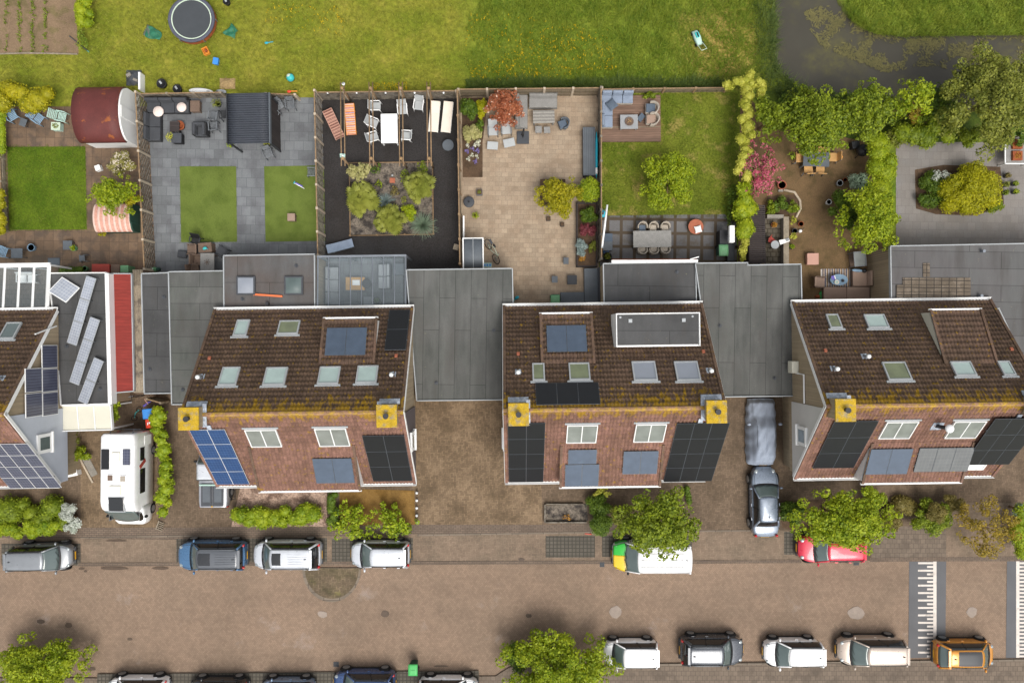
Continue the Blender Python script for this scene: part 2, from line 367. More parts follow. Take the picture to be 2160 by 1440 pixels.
pm('beige_wicker', (176,166,152), .8, .1, 4, .22, 30)
pm('black_wicker', (54,54,56), .8, .15, 4, .25, 30)
pm('black_cushion', (74,76,80), .9, .12, 2, .1)
pm('grey_cushion', (158,160,162), .9, .08, 2, .08)
pm('blue_cushion', (142,154,172), .9, .1, 2.5, .1)
pm('dark_cushion', (92,104,118), .9, .12, 2.5, .12)
pm('tan_cushion', (164,140,124), .9, .08, 2, .08)
pm('pink_white', (240,222,212), .85, .04, 2, .05, k=.85)
pm('cream_pad', (242,230,214), .85, .04, 2, .05, k=.88)
pm('grey_sling', (184,187,187), .7, .05, 2, .06)
pm('metal_grey', (132,136,140), .45, .1, 3, .08, metal=.4)
pm('metal_dark', (52,53,56), .5, .12, 3, .1)
pm('black', (34,34,36), .55, .15, 3, .1)
pm('charcoal', (74,77,82), .6, .12, 2, .1)
pm('slate', (96,102,108), .6, .1, 2, .1)
pm('rubber', (30,30,31), .8, .15, 4, .15)
pm('rim', (176,178,180), .35, .08, 4, .06, metal=.7)
pm('rust', (156,84,48), .8, .25, 4, .2)
pm('terracotta', (176,104,78), .8, .12, 3, .1)
pm('peach', (206,160,142), .7, .06, 2, .05)
pm('green_bin', (112,166,120), .5, .08, 2, .06)
pm('bright_green', (84,190,104), .45, .06, 2, .05)
pm('dark_green', (44,78,66), .6, .1, 2, .08)
pm('teal', (70,196,196), .5, .06, 2, .05)
pm('aqua', (46,178,200), .4, .06, 2, .05)
pm('tarp', (44,112,84), .6, .2, 3, .15, 12)
pm('tarp_grey', (92,106,96), .6, .15, 3, .15)
pm('sky_blue', (68,146,226), .5, .06, 2, .05)
pm('pale_blue', (138,168,192), .6, .08, 2, .08)
pm('pale_green', (186,216,204), .6, .06, 2, .06)
pm('red_plastic', (226,72,48), .45, .06, 2, .05)
pm('orange_plastic', (238,152,60), .5, .06, 2, .05)
pm('orange_wood', (226,122,74), .6, .08, 3, .06)
pm('yellow_plate', (234,176,28), .5, .05, 4, .04)
pm('purple', (126,112,206), .5, .06, 2, .05)
pm('trampoline_mat', (72,76,80), .8, .07, 1.5, .12, 40)
pm('trampoline_pad', (88,90,104), .7, .12, 2, .12)
pm('mint', (206,222,200), .6, .08, 3, .06)
pm('cover_cloth', (160,170,186), .8, .07, 1.2, .05)
pm('dry_grass', (168,142,100), .95, .2, 3, .25)
pm('shed_roof', (102,50,46), .6, .14, 1.4, .12, 16, (150,84,40), (.60,.66))
stripes('pink_sheet', [(236,206,192),(214,162,144)], .162, 0, .6)
pm('corrugated_grey', (158,144,124), .85, .16, 1.4, .2, 10, (116,104,92), (.52,.62))
pm('black_sheet', (64,68,76), .5, .1, 1.5, .06)
stripes('orange_stripe', [(226,140,84),(236,206,180),(170,150,190),(226,140,84),(240,214,190)], .055, 0)
stripes('brown_stripe', [(150,106,92),(206,160,140),(120,84,74)], .06, 0)
stripes('rug_stripe', [(120,104,96),(186,168,150),(92,96,120),(206,190,168),(140,110,84),(176,176,180)], .075, 0)
stripes('wave_top', [(160,156,148),(134,130,124)], .1, 1)
solar('solar_blue', (36,64,108), (70,98,142), .165, .02, .3, .2)
solar('solar_grey', (66,68,86), (116,120,138), .165, .02, .35, .2)
solar('solar_light', (150,156,168), (196,200,206), .165, .03, .4, .4)
solar('solar_black', (24,25,29), (32,33,37), .165, .012, .45, .0)
solar('solar_slate', (72,84,100), (80,92,108), .165, .014, .35, .2)
solar('solar_ash', (92,94,94), (112,114,112), .2, .02, .4, .3)
pm('flat_white', (228,230,230), .5, .04, 1, .03, k=.9)
def glass(key, c, rough=.06, var=.15, spec=.6):
    s = NT(key); col = s.mix(s.noise(1.3, 4), C(tuple(int(x*(1-var)) for x in c)), C(tuple(min(255,int(x*(1+var))) for x in c)))
    return s.out(col, rough, 0, spec, .5)
glass('car_glass', (92,106,104)); glass('car_glass_dark', (30,32,34)); glass('house_glass', (176,196,190), .08, .12); glass('room_glass', (110,118,84), .08, .3)
glass('blind', (150,156,166), .5, .05, .3); glass('collector', (132,136,134), .12, .22)
s = NT('clear_glass'); s.out(C((214,228,234)), .02, 0, .5); s.b.inputs['Transmission Weight'].default_value = .0
tr = s.n('BsdfTransparent', None, Color=(.92,.96,.98,1)).outputs[0]; mx = s.n('MixShader', None, Fac=.13)
s.t.links.new(tr, mx.inputs[1]); s.t.links.new(s.b.outputs[0], mx.inputs[2]); s.t.links.new(mx.outputs[0], s.t.nodes['Material Output'].inputs['Surface'])
s = NT('headlamp'); s.out(C((160,168,170)), .12, .2, .6, 1)
s = NT('taillamp'); s.out(C((204,26,30)), .15, 0, .6, 1)
# foliage
leaf('leaf_tree', (70,98,10), (168,182,40)); leaf('leaf_bright', (98,130,10), (188,198,34)); leaf('leaf_dark', (54,84,18), (122,146,40))
leaf('leaf_hedge', (96,130,10), (190,202,40)); leaf('leaf_yellow', (120,126,8), (206,192,30)); leaf('leaf_gold', (128,134,8), (214,206,26))
leaf('leaf_lime', (150,158,36), (226,220,96)); leaf('leaf_olive', (80,96,22), (170,172,70)); leaf('leaf_red', (146,68,40), (210,134,92), c=((246,214,190), .94))
leaf('leaf_maroon', (104,40,52), (162,84,88)); leaf('leaf_pink', (190,74,100), (232,136,150), c=((120,128,60), .72)); leaf('leaf_grey', (112,140,112), (172,188,160))
leaf('leaf_blue', (128,150,148), (176,192,186)); leaf('leaf_orange', (178,122,40), (214,160,64)); leaf('leaf_brown', (104,96,42), (158,142,74))
leaf('leaf_autumn', (120,112,32), (196,164,52)); leaf('leaf_wflower', (120,120,48), (186,176,100), c=((250,236,214), .72)); leaf('leaf_white', (170,180,160), (236,238,230), k=.85)
leaf('leaf_palm', (90,112,28), (192,192,88)); leaf('leaf_varieg', (160,160,90), (224,214,150)); leaf('petal_purple', (120,100,190), (190,176,230)); leaf('petal_white', (230,232,200), (250,250,240), k=.85)
leaf('blade_green', (90,124,26), (162,172,58)); leaf('blade_lawn', (74,100,16), (140,150,48)); leaf('blade_turf', (92,112,40), (122,136,58)); leaf('blade_field', (116,130,32), (176,172,66)); leaf('blade_reed', (66,92,40), (122,138,68)); leaf('buttercup', (214,176,10), (240,206,20)); leaf('pond_weed', (92,90,54), (138,130,80))

# ---------------------------------------------------------------- light and camera
w = bpy.data.worlds.new('World'); scene.world = w; w.use_nodes = True; wt = w.node_tree
SUN_EL, SUN_DIR = 60, (0.42, -0.91)      # towards the sun, in plan
sky = wt.nodes.new('ShaderNodeTexSky'); sky.sky_type = 'NISHITA'; sky.sun_disc = False; sky.sun_elevation = R(SUN_EL)
sky.sun_rotation = math.atan2(SUN_DIR[0], SUN_DIR[1]); sky.dust_density = 4; sky.air_density = 1
hs = wt.nodes.new('ShaderNodeHueSaturation'); hs.inputs['Saturation'].default_value = .22       # thin white cloud over the blue
wt.links.new(sky.outputs[0], hs.inputs['Color'])
bg = wt.nodes['Background']; bg.inputs[1].default_value = .15; wt.links.new(hs.outputs[0], bg.inputs[0])
sd = bpy.data.lights.new('sun', 'SUN'); sd.energy = 1.35; sd.angle = R(30); sd.color = (1, .95, .87)
so = bpy.data.objects.new('sun', sd); COL.objects.link(so)
l = math.hypot(*SUN_DIR); ce = math.cos(R(SUN_EL))
so.rotation_euler = Vector((SUN_DIR[0]/l*ce, SUN_DIR[1]/l*ce, math.sin(R(SUN_EL)))).to_track_quat('Z', 'Y').to_euler()
cd = bpy.data.cameras.new('camera'); cd.sensor_width = 36; cd.lens = 36 * S * H / 2160; cd.clip_start = 1; cd.clip_end = 2000
co = bpy.data.objects.new('camera', cd); COL.objects.link(co); co.location = (0, 0, H); scene.camera = co
scene.view_settings.view_transform = 'Standard'; scene.view_settings.look = 'None'; scene.view_settings.exposure = 0.46; scene.view_settings.gamma = 1
scene.cycles.max_bounces = 6; scene.cycles.transparent_max_bounces = 12

# ---------------------------------------------------------------- ground with the ditch cut into it
def inpoly(x, y, poly):
    c = np.zeros(x.shape, bool); n = len(poly); j = n-1
    for i in range(n):
        xi, yi = poly[i]; xj, yj = poly[j]
        c ^= ((yi > y) != (yj > y)) & (x < (xj-xi)*(y-yi)/(yj-yi+1e-9)+xi); j = i
    return c
def dist_poly(x, y, poly):
    d = np.full(x.shape, 1e9); n = len(poly)
    for i in range(n):
        ax, ay = poly[i]; bx, by = poly[(i+1)%n]; vx, vy = bx-ax, by-ay
        t = np.clip(((x-ax)*vx+(y-ay)*vy)/(vx*vx+vy*vy+1e-9), 0, 1); d = np.minimum(d, np.hypot(x-ax-t*vx, y-ay-t*vy))
    return d
DITCH = [P(*p) for p in [(1622,-900),(1634,0),(1638,60),(1632,110),(1640,150),(1690,185),(1790,215),(1920,225),(2060,235),(2600,240),(2600,58),(2160,66),(2060,66),(1960,68),(1900,70),(1850,62),(1815,50),(1790,25),(1775,0),(1755,-900)]]
gx = np.concatenate([[-700,-250,-100,-60], np.arange(-44,12,1.0), np.arange(12,40,.3), np.arange(40,52,2), [60,100,250,700]])
gy = np.concatenate([[-700,-250,-100,-50], np.arange(-34,12,1.0), np.arange(12,26,.3), np.arange(26,60,2), [100,250,700]])
X, Y = np.meshgrid(gx, gy); ins = inpoly(X, Y, DITCH); dd = dist_poly(X, Y, DITCH)
Z = np.where(ins, -np.clip(dd/.5, 0, 1)*.75-.05, -.16*np.clip(1-dd/.5, 0, 1)); Z[~ins & (dd > .5)] = 0
nx, ny = len(gx), len(gy)
idx = np.arange(nx*ny).reshape(ny, nx)
F = np.stack([idx[:-1,:-1], idx[:-1,1:], idx[1:,1:], idx[1:,:-1]], -1).reshape(-1, 4)
g = npmesh('ground', np.stack([X, Y, Z], -1).reshape(-1, 3), F, 'field_grass', None, True); tag(g, None, None, None, 'structure')
b = MB(); b.add([(15,11,-.3),(60,11,-.3),(60,60,-.3),(15,60,-.3)], [(0,1,2,3)]); tag(b.build('water', 'ditch_water'), None, None, None, 'structure')

SHN = [0]
def sheet(name, pts, lvl, mat):
    SHN[0] += 1; return struct(name, pts, .004*lvl + .0001*SHN[0], mat)
sheet('road', [(-900,1192),(2500,1180),(2500,1500),(-900,1500)], 3, 'road_brick')
sheet('parking_strip', [(-900,1130),(-10,1130),(880,1116),(1590,1114),(2500,1108),(2500,1180),(-900,1192)], 3, 'parking_brick')
sheet('paved_yard', [(-900,575),(2500,575),(2500,1112),(-900,1132)], 1, 'dark_drive')
sheet('driveway', [(-900,1010),(-10,1010),(360,840),(378,1000),(880,1000),(880,1105),(500,1125),(-10,1128),(-900,1130)], 3, 'dark_drive')
sheet('driveway', [(225,800),(370,800),(370,860),(225,910)], 4, 'dark_drive')
sheet('driveway', rect(362,842,520,1128), 5, 'dark_drive')
sheet('driveway', [(170,905),(330,905),(335,1128),(170,1128)], 5, 'drive_brick')
sheet('driveway', [(850,835),(1090,835),(1142,1025),(1148,1108),(880,1110)], 4, 'drive_brick')
sheet('driveway', [(1142,1000),(1500,1000),(1540,830),(1690,830),(1700,990),(1660,1118),(1144,1114)], 4, 'dark_drive')
sheet('driveway', [(1660,980),(2500,980),(2500,1180),(1835,1182),(1660,1118)], 5, 'dark_drive')
sheet('driveway', [(2060,640),(2500,640),(2500,990),(2060,990)], 4, 'dark_drive')
sheet('paved_corner', [(1838,1110),(1996,1108),(1996,1176),(1838,1176)], 6, 'pavement_slab')
sheet('paved_corner', [(1996,1060),(2140,1060),(2140,1172),(1996,1174)], 6, 'parking_brick')
sheet('pavement', [(-40,1112),(380,1112),(884,1106),(884,1126),(380,1138),(-40,1132)], 6, 'gutter_stone')
sheet('pavement', [(880,1106),(1145,1106),(1300,1102),(1300,1120),(880,1127)], 6, 'gutter_stone')
for q in [rect(3,1146,170,1192), [(372,1136),(690,1134),(690,1186),(372,1190)], [(700,1136),(871,1134),(871,1180),(700,1184)], rect(1151,1130,1255,1175), rect(1270,1129,1460,1174), rect(1654,1121,1835,1169)]:
    sheet('parking_bay', q, 6, 'bay_brick')
# lower pavement: a real kerb step
b = MB(); b.prism([P(*p) for p in [(-900,1428),(205,1428),(1045,1424),(1075,1405),(1285,1401),(2500,1387),(2500,1500),(-900,1520)]], 0, .10); tag(b.build('pavement', 'pavement_slab'), None, None, None, 'structure')
b = MB(); b.prism([P(*p) for p in [(1285,1399),(2500,1384),(2500,1388),(1285,1403)]], 0, .12); tag(b.build('kerb', 'kerb_stone'), None, None, None, 'structure')
sheet('parking_bay', [(205,1421),(1010,1414),(1010,1470),(205,1470)], 27, 'bay_brick')
# speed table bands with painted teeth
for x0, x1, bar, d in [(1918,1996,1972,-1), (2124,2260,2147,1)]:
    sheet('speed_table', [(x0,1183),(x1,1182),(x1-2,1385),(x0-2,1387)], 6, 'asphalt')
    b = MB()
    def q4(xa, ya, xb, yb):
        p = [P(xa,yb,.028), P(xb,yb,.028), P(xb,ya,.028), P(xa,ya,.028)]; b.add([(x,y,.028) for x,y in p], [(0,1,2,3)])
    q4(bar-3.5,1183,bar+3.5,1386)
    for i in range(26):
        y = 1185 + i*7.85; ln = 32 if i % 2 == 0 else 13
        if d < 0: q4(bar-3.5-ln, y, bar-3.6, y+4)
        else: q4(bar+3.6, y, bar+3.5+ln*1.3, y+4)
    tag(b.build('road_marking', 'road_paint'), None, None, None, 'structure')
for q in ([(165,1186),(1690,1180),(1690,1187),(165,1194)], [(1835,1176),(2160,1172),(2160,1183),(1835,1184)]): sheet('gutter', q, 8, 'gutter_stone')
for q in ([(880,1127),(1300,1120),(1590,1117),(1590,1120),(1300,1123),(880,1130)], [(170,1132),(500,1127),(500,1130),(170,1135)]): sheet('gutter', q, 9, 'kerb_stone')
# half round brick island in the road
b = MB(); c = (700,1196); b.prism([P(c[0]+62*math.cos(PI*i/20), c[1]+72*math.sin(PI*i/20)) for i in range(21)], 0, .09)
tag(b.build('traffic_island', 'kerb_stone'), None, None, None, 'structure')
sheet('traffic_island_paving', [(c[0]+57*math.cos(PI*i/20), c[1]+2+64*math.sin(PI*i/20)) for i in range(21)], 25, 'island_brick')
# oil and repair patches lying in the paving
def blob(px, py, rx, ry, n=14): return [(px+rx*math.cos(2*PI*i/n)*(.85+.3*random.random()), py+ry*math.sin(2*PI*i/n)*(.85+.3*random.random())) for i in range(n)]
pm('oil_stain', (92,76,62), .6, .15, 3, .15); pm('repair_patch', (160,146,134), .85, .1, 2, .12)
for x, y, rx, ry, m in [(86,1310,9,5,'oil_stain'),(145,1318,8,6,'oil_stain'),(274,1347,6,3,'oil_stain'),(2050,1290,11,11,'repair_patch'),(1805,1292,19,13,'repair_patch'),(193,1410,9,4,'oil_stain'),(680,1295,10,7,'repair_patch'),(1298,1290,12,13,'repair_patch'),(180,1204,4,2,'oil_stain'),(812,1294,9,7,'oil_stain'),(1115,1298,7,4,'oil_stain')]:
    sheet('paving_patch', blob(x,y,rx,ry), 8, m)
sheet('undergrowth', [(1580,196),(1640,190),(1700,205),(1800,228),(1930,236),(2300,240),(2300,300),(1890,300),(1835,305),(1650,268)], 2, 'undergrowth')
for x, y, w_, h_ in ((240,1198,60,7),(338,1198,36,6),(172,1199,14,5),(246,1140,44,4),(1100,1180,14,8),(1360,1403,40,4),(930,1404,30,4),(1490,1183,26,4)): sheet('scuff_mark', blob(x, y, w_/2, h_/2), 10, 'oil_stain')
# gardens, west to east
sheet('paving', [(-40,225),(314,225),(332,578),(-40,578)], 2, 'brown_slab')
sheet('lawn', [(15,310),(180,309),(183,484),(20,485)], 4, 'lawn_a')
sheet('vegetable_bed', [(-60,-60),(158,-60),(162,50),(166,114),(-60,116)], 2, 'veg_soil')
sheet('paving', [(311,206),(680,206),(688,560),(329,580)], 2, 'grey_slab')
sheet('artificial_turf', [(379,351),(498,351),(500,510),(382,511)], 4, 'artificial_turf')
sheet('artificial_turf', [(557,351),(683,349),(686,508),(560,510)], 4, 'artificial_turf')
sheet('gravel_yard', [(679,206),(969,206),(973,600),(870,660),(687,580)], 2, 'black_gravel')
sheet('planting_bed', [(738,344),(912,343),(914,494),(739,497)], 4, 'stone_gravel')
sheet('terrace', [(969,202),(1264,202),(1264,660),(1080,660),(973,600)], 2, 'sand_slab')
sheet('planting_bed', [(974,206),(1030,206),(1018,300),(1018,374),(976,374)], 4, 'soil')
sheet('lawn', [(1266,194),(1560,194),(1565,470),(1266,470)], 2, 'lawn_e')
sheet('patio', [(1266,455),(1528,452),(1552,470),(1556,575),(1266,575)], 4, 'weed_slab')
sheet('garden_ground', [(1562,194),(1650,265),(1835,300),(1850,420),(1870,530),(1870,680),(1680,680),(1556,575)], 3, 'brown_ground')
sheet('stone_yard', [(1612,458),(1660,458),(1662,560),(1612,560)], 4, 'cobble')
sheet('paving', [(1890,300),(2260,300),(2260,540),(1890,540)], 2, 'wide_grey_slab')
sheet('planting_bed', [(1930,358),(1990,348),(2110,352),(2118,430),(2060,455),(1975,452),(1932,440)], 4, 'soil')
sheet('planting_bed', [(1618,414),(1680,410),(1690,432),(1680,452),(1618,456)], 4, 'soil')
sheet('gravel_bed', [(508,1022),(690,1022),(690,1110),(488,1110)], 6, 'pink_gravel')
sheet('front_bed', [(716,1030),(874,1034),(876,1106),(716,1108)], 6, 'ochre_ground')
sheet('front_bed', [(1150,1066),(1238,1062),(1240,1098),(1152,1100)], 6, 'stone_gravel')
sheet('front_bed', [(-60,1045),(10,1045),(40,1060),(150,1066),(168,1090),(166,1122),(-60,1122)], 6, 'soil')
sheet('front_bed', [(1645,1055),(1700,1055),(1860,1045),(1900,1080),(1890,1120),(1700,1126),(1650,1112)], 7, 'soil')
# ---------------------------------------------------------------- houses
ZE, ZR, YR, YF = 3.0, 7.55, 5.78, -4.69       # eaves, ridge, rear run, front run
KR, KF = (ZR-ZE)/YR, (ZR-ZE)/-YF
W2 = 5.95
class House:
    def __init__(s, cx, ym, label, name='semi_detached_house'):
        s.o = bpy.data.objects.new(name, None); COL.objects.link(s.o)
        # ridge position from the rear eave's middle
        s.x, s.y = cx, ym; s.o.location = (cx, ym, 0); s.o.rotation_euler = (0,0,ROT)
        tag(s.o, label, 'house', 'pairs of houses along the street')
        s.ca, s.sa = math.cos(ROT), math.sin(ROT); s.bays = {}
    def loc(s, px, py, z):
        x, y = P(px, py, z); x -= s.x; y -= s.y
        return (x*s.ca + y*s.sa, -x*s.sa + y*s.ca)
    def plane(s, side, y):
        if side == 'rear': return ZR - KR*y
        if side == 'front': return ZR + KF*y
        (ya, za, yb, zb) = s.bays[side]; return za + (zb-za)*(y-ya)/(yb-ya)
    def on(s, px, py, side):
        z = 5.0
        for _ in range(40):
            x, y = s.loc(px, py, z); z = .5*z + .5*s.plane(side, y)
        return x, y, z
    def rect(s, side, cx, cy, wp, hp):
        a = s.on(cx-wp/2, cy, side); b = s.on(cx+wp/2, cy, side); c = s.on(cx, cy-hp/2, side); d = s.on(cx, cy+hp/2, side)
        return (a[0]+b[0])/2, b[0]-a[0], c, d
    def frame(s, side, x, y0, y1):          # matrix: local x across, local y down the slope (towards y1), z normal
        z0, z1 = s.plane(side, y0), s.plane(side, y1)
        v = Vector((0, y0-y1, z0-z1)); L = v.length; v.normalize(); u = Vector((1,0,0)); n = u.cross(v)
        if n.z < 0: n = -n; 
        m = Matrix((( u.x, v.x, n.x, x), (u.y, v.y, n.y, (y0+y1)/2), (u.z, v.z, n.z, (z0+z1)/2), (0,0,0,1)))
        return m, L
    def slab(s, side, x, w, y0, y1, off, th):
        m, L = s.frame(side, x, y0, y1); b = MB(); b.xbox(m @ Matrix.Translation((0,0,off+th/2)), w, L, th); return b
    def tile(s, name, side, x0, x1, y0, y1, mat, tw=.2, ch=.33, parent=None):
        # pantile sheet as real relief, y0 the upper edge
        z0, z1 = s.plane(side, y0), s.plane(side, y1); L = math.hypot(y1-y0, z1-z0)
        n = max(1, round(L/ch)); nx_ = max(2, int((x1-x0)/tw*6)); us = np.linspace(x0, x1, nx_+1)
        t = []; h = []
        for k in range(n): t += [(k)/n, (k+.55)/n, (k+.97)/n]; h += [0, .012, .024]
        t.append(1.0); h.append(.026); t = np.array(t); h = np.array(h)
        nrm = np.array([0, (z0-z1)*np.sign(y1-y0), abs(y1-y0)]); nrm = nrm/np.linalg.norm(nrm)
        U, Tt = np.meshgrid(us, t); Hh = np.repeat(h[:,None], len(us), 1)
        ph = (U/tw) % 1.0; wv = .036*np.where(ph < .6, np.sin(PI*ph/.6), -.5*np.sin(PI*(ph-.6)/.4))
        off = Hh + wv + .03
        V = np.stack([U, y0+(y1-y0)*Tt+nrm[1]*off, z0+(z1-z0)*Tt+nrm[2]*off], -1).reshape(-1, 3)
        a, b_ = len(t), len(us); ii = np.arange(a*b_).reshape(a, b_)
        F = np.stack([ii[:-1,:-1], ii[:-1,1:], ii[1:,1:], ii[1:,:-1]], -1).reshape(-1, 4)
        if y1 > y0: F = F[:, ::-1]
        return npmesh(name, V, F, mat, parent or s.o, True)
    def shell(s):
        b = MB(); b.extr([(YR-.3,2.1),(YR-.3,ZE+.05),(0,ZR-.14),(YF+.3,ZE+.05),(YF+.3,2.1)], -W2+.1, W2-.1); w = b.build('wall', 'brick_wall', s.o)
        b = MB(); b.b2(-W2+.5, YF+.3, 0, W2-.5, YR-.3, 2.1); b.build('ground_floor_wall', 'brick_wall', s.o)
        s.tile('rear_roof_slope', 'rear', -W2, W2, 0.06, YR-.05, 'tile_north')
        s.tile('front_roof_slope', 'front', -W2, W2, -.06, YF+.05, 'tile_south')
        b = MB()
        n = 40
        for i in range(n):
            x = -W2 + (i+.5)*2*W2/n; b.tube([(x-W2/n*1.02,0,ZR+.0),(x+W2/n*1.02,0,ZR+.015)], .13, 8)
        b.build('ridge', 'ridge_tile', s.o)
        for y, z in ((YR+.08, ZE-.02), (YF-.08, ZE-.02)):
            b = MB(); b.extr([(y-.08,z+.08),(y-.08,z-.06),(y+.08,z-.06),(y+.08,z+.08),(y+.06,z+.08),(y+.06,z-.03),(y-.06,z-.03),(y-.06,z+.08)], -W2-.03, W2+.03)
            b.build('gutter', 'white_paint', s.o)
        for sx in (-1, 1):                   # verge boards
            b = MB()
            for side, y0, y1 in (('rear', 0, YR), ('front', 0, YF)):
                m, L = s.frame(side, sx*(W2+.02), y0, y1); b.xbox(m @ Matrix.Translation((0,0,-.09)), .05, L, .2)
            b.build('verge_board', 'white_paint', s.o)
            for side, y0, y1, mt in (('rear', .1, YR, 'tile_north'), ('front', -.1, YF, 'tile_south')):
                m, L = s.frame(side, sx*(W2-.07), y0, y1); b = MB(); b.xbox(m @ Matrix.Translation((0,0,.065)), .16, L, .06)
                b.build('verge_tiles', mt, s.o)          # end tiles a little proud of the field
    def chimney(s, x):
        b = MB(); b.b2(x-.44,-.62,5.5,x+.44,.42,8.25); c = b.build('chimney', 'brick_wall', s.o)
        b = MB(); b.b2(x-.54,-.74,8.25,x+.54,.46,8.36); b.build('chimney_cap', 'lichen_cap', c, bevel=.02)
        b = MB(); b.cyl(x,-.12,8.36,8.62,.11,.10,14); b.cyl(x,-.12,8.62,8.66,.15,.15,14); b.build('chimney_pot', 'metal_dark', c)
        b = MB(); sx = 1 if x < 0 else -1
        b.box(x+sx*.52, -.05, 7.58, .22, 1.25, .06, ry=0); b.box(x, .55, 7.32, 1.1, .3, .05, rx=-30); b.box(x+sx*.5,-.75,7.0,.24,.3,.05,rx=40); b.build('flashing', 'lead', c)
    def skylight(s, side, cx, cy, wp, hp, pane='house_glass', frame='grey_trim', double=False, pane_name='pane', opened=False):
        x, w_, a, d = s.rect(side, cx, cy, wp, hp); y0, y1 = a[1], d[1]
        m, L = s.frame(side, x, y0, y1); b = MB(); t = .05 if double else .08
        for q in ((-w_/2+t/2,0,t,L),(w_/2-t/2,0,t,L)): b.xbox(m @ Matrix.Translation((q[0],q[1],.11)), q[2], q[3], .12)
        for q in ((0,L/2-t/2),(0,-L/2+t/2)): b.xbox(m @ Matrix.Translation((q[0],q[1],.11)), w_-2*t, t, .13)
        if double: b.xbox(m @ Matrix.Translation((0,0,.13)), .05, L-2*t, .05)
        f = b.build('skylight' if not double else 'roof_window', frame, s.o)
        b = MB(); b.xbox(m @ Matrix.Translation((0,0,.12)), w_-2*t, L-2*t, .02); b.build(pane_name, pane, f)
        if side == 'rear' or True:
            b = MB(); sg = 1 if y0 > y1 else -1
            hi = L/2 if s.plane(side, y0) > s.plane(side, y1) else -L/2
            b.xbox(m @ Matrix.Translation((0, hi+.07*np.sign(hi), .085)), w_+.25, .12, .05); b.build('flashing', 'grey_trim', f)
        return f
    def panel(s, side, cx, cy, wp, hp, nx_, ny_, mat, frame='slate', off=.14, shear=True, gap=.014):
        x, w_, a, d = s.rect(side, cx, cy, wp, hp); m, L = s.frame(side, x, a[1], d[1])
        pw, ph = w_/nx_, L/ny_
        for i in range(nx_):
            for j in range(ny_):
                mm = m @ Matrix.Translation((-w_/2+(i+.5)*pw, -L/2+(j+.5)*ph, off))
                b = MB(); b.xbox(mm, pw-gap, ph-gap, .035); f = b.build('solar_panel', frame, s.o)
                b = MB(); b.xbox(mm @ Matrix.Translation((0,0,.0185)), pw-gap-.02, ph-gap-.02, .004); b.build('cells', mat, f)
        b = MB()
        for k in (-.25, .25): b.xbox(m @ Matrix.Translation((0, L*k, off-.04)), w_+.06, .04, .04)
        b.build('mounting_rail', 'metal_grey', s.o)
    def pipe(s, side, px, py, mat='zinc', h=.5, cap=.13, r=.09, cm='flat_white'):
        x, y, z = s.on(px, py, side); b = MB(); b.cyl(x,y,z-.1,z+h,r); p = b.build('vent_pipe', mat, s.o, True)
        b = MB(); b.lathe(x,y,[(r*.8,z+h),(cap,z+h+.02),(cap*.9,z+h+.12),(cap*.4,z+h+.16)],14); b.build('vent_cap', cm, p, True)
        b = MB(); b.box(x,y+(.0 if side=='front' else -.0),z+.06,.34,.34,.04,rx=(-38 if side=='rear' else 44)); b.build('collar', 'lead', p)
    def vent(s, side, px, py):
        x, y, z = s.on(px, py, side); m, L = s.frame(side, x, y+.1, y-.1); b = MB(); b.xbox(m @ Matrix.Translation((0,0,.1)), .17, .2, .09); b.build('roof_vent', 'terracotta', s.o, bevel=.02)
    def dormer(s, key, cx0, cx1, pyj, pye, lift, cheek='white_paint', rear=True):
        side = 'rear' if rear else 'front'; sg = 1 if rear else -1
        _, yj, zj = s.on((cx0+cx1)/2, pyj, side)
        # eave: find y where the pixel row meets height plane(y)+lift
        z = 5.0
        for _ in range(60):
            xx, ye = s.loc((cx0+cx1)/2, pye, z); z = .5*z + .5*(s.plane(side, ye)+lift)
        ze = z; s.bays[key] = (yj, zj+.02, ye, ze)
        x0 = s.loc(cx0, pye, ze)[0]; x1 = s.loc(cx1, pye, ze)[0]
        b = MB(); zm = lambda y: s.plane(side, y)
        b.extr([(yj, zj-.12),(ye-sg*.12, ze-.12),(ye-sg*.12, min(zm(ye),ze)-.45),(yj, zj-.45)], x0+.06, x1-.06)
        d = b.build('dormer' if rear else 'front_bay', cheek, s.o)
        s.tile('dormer_roof' if rear else 'bay_roof', key, x0, x1, yj, ye-sg*.06, 'tile_dormer' if rear else 'tile_south', parent=d)
        b = MB(); b.b2(x0-.02, ye, ze-.08, x1+.02, ye+sg*.1, ze+.03); b.build('gutter', 'white_paint', d)
        for x in (x0+.06, x1-.06):
            m, L = s.frame(key, x, yj, ye); b = MB(); b.xbox(m @ Matrix.Translation((0,0,.08)), .14, L, .06)
            b.build('verge_tiles', 'tile_dormer', d)
        return d, x0, x1, yj, ye, ze

def gable_clad(h, sx, mat, zb=2.7):
    b = MB(); x = sx*(W2-.1)
    y0 = -.15
    prof = [(y0, zb),(y0, ZR+KF*y0-.22),(YF+.12, ZE-.02),(YF+.12,zb)]
    b.extr(prof, x, x+sx*.07) if sx > 0 else b.extr(prof, x-.07, x)
    c = b.build('gable_cladding', mat, h.o)
    b = MB(); xo = x+sx*.07; yw, zw = -2.0, 4.35
    b.b2(xo, yw-.55, zw-.6, xo+sx*.12, yw+.55, zw+.6); f = b.build('window', 'white_paint', c)
    b = MB(); b.b2(xo+sx*.12, yw-.36, zw-.42, xo+sx*.125, yw+.36, zw+.42); b.build('pane', 'car_glass', f)
    b = MB(); b.b2(xo, yw-.62, zw-.68, xo+sx*.2, yw+.62, zw-.6); b.build('sill', 'white_paint', f)

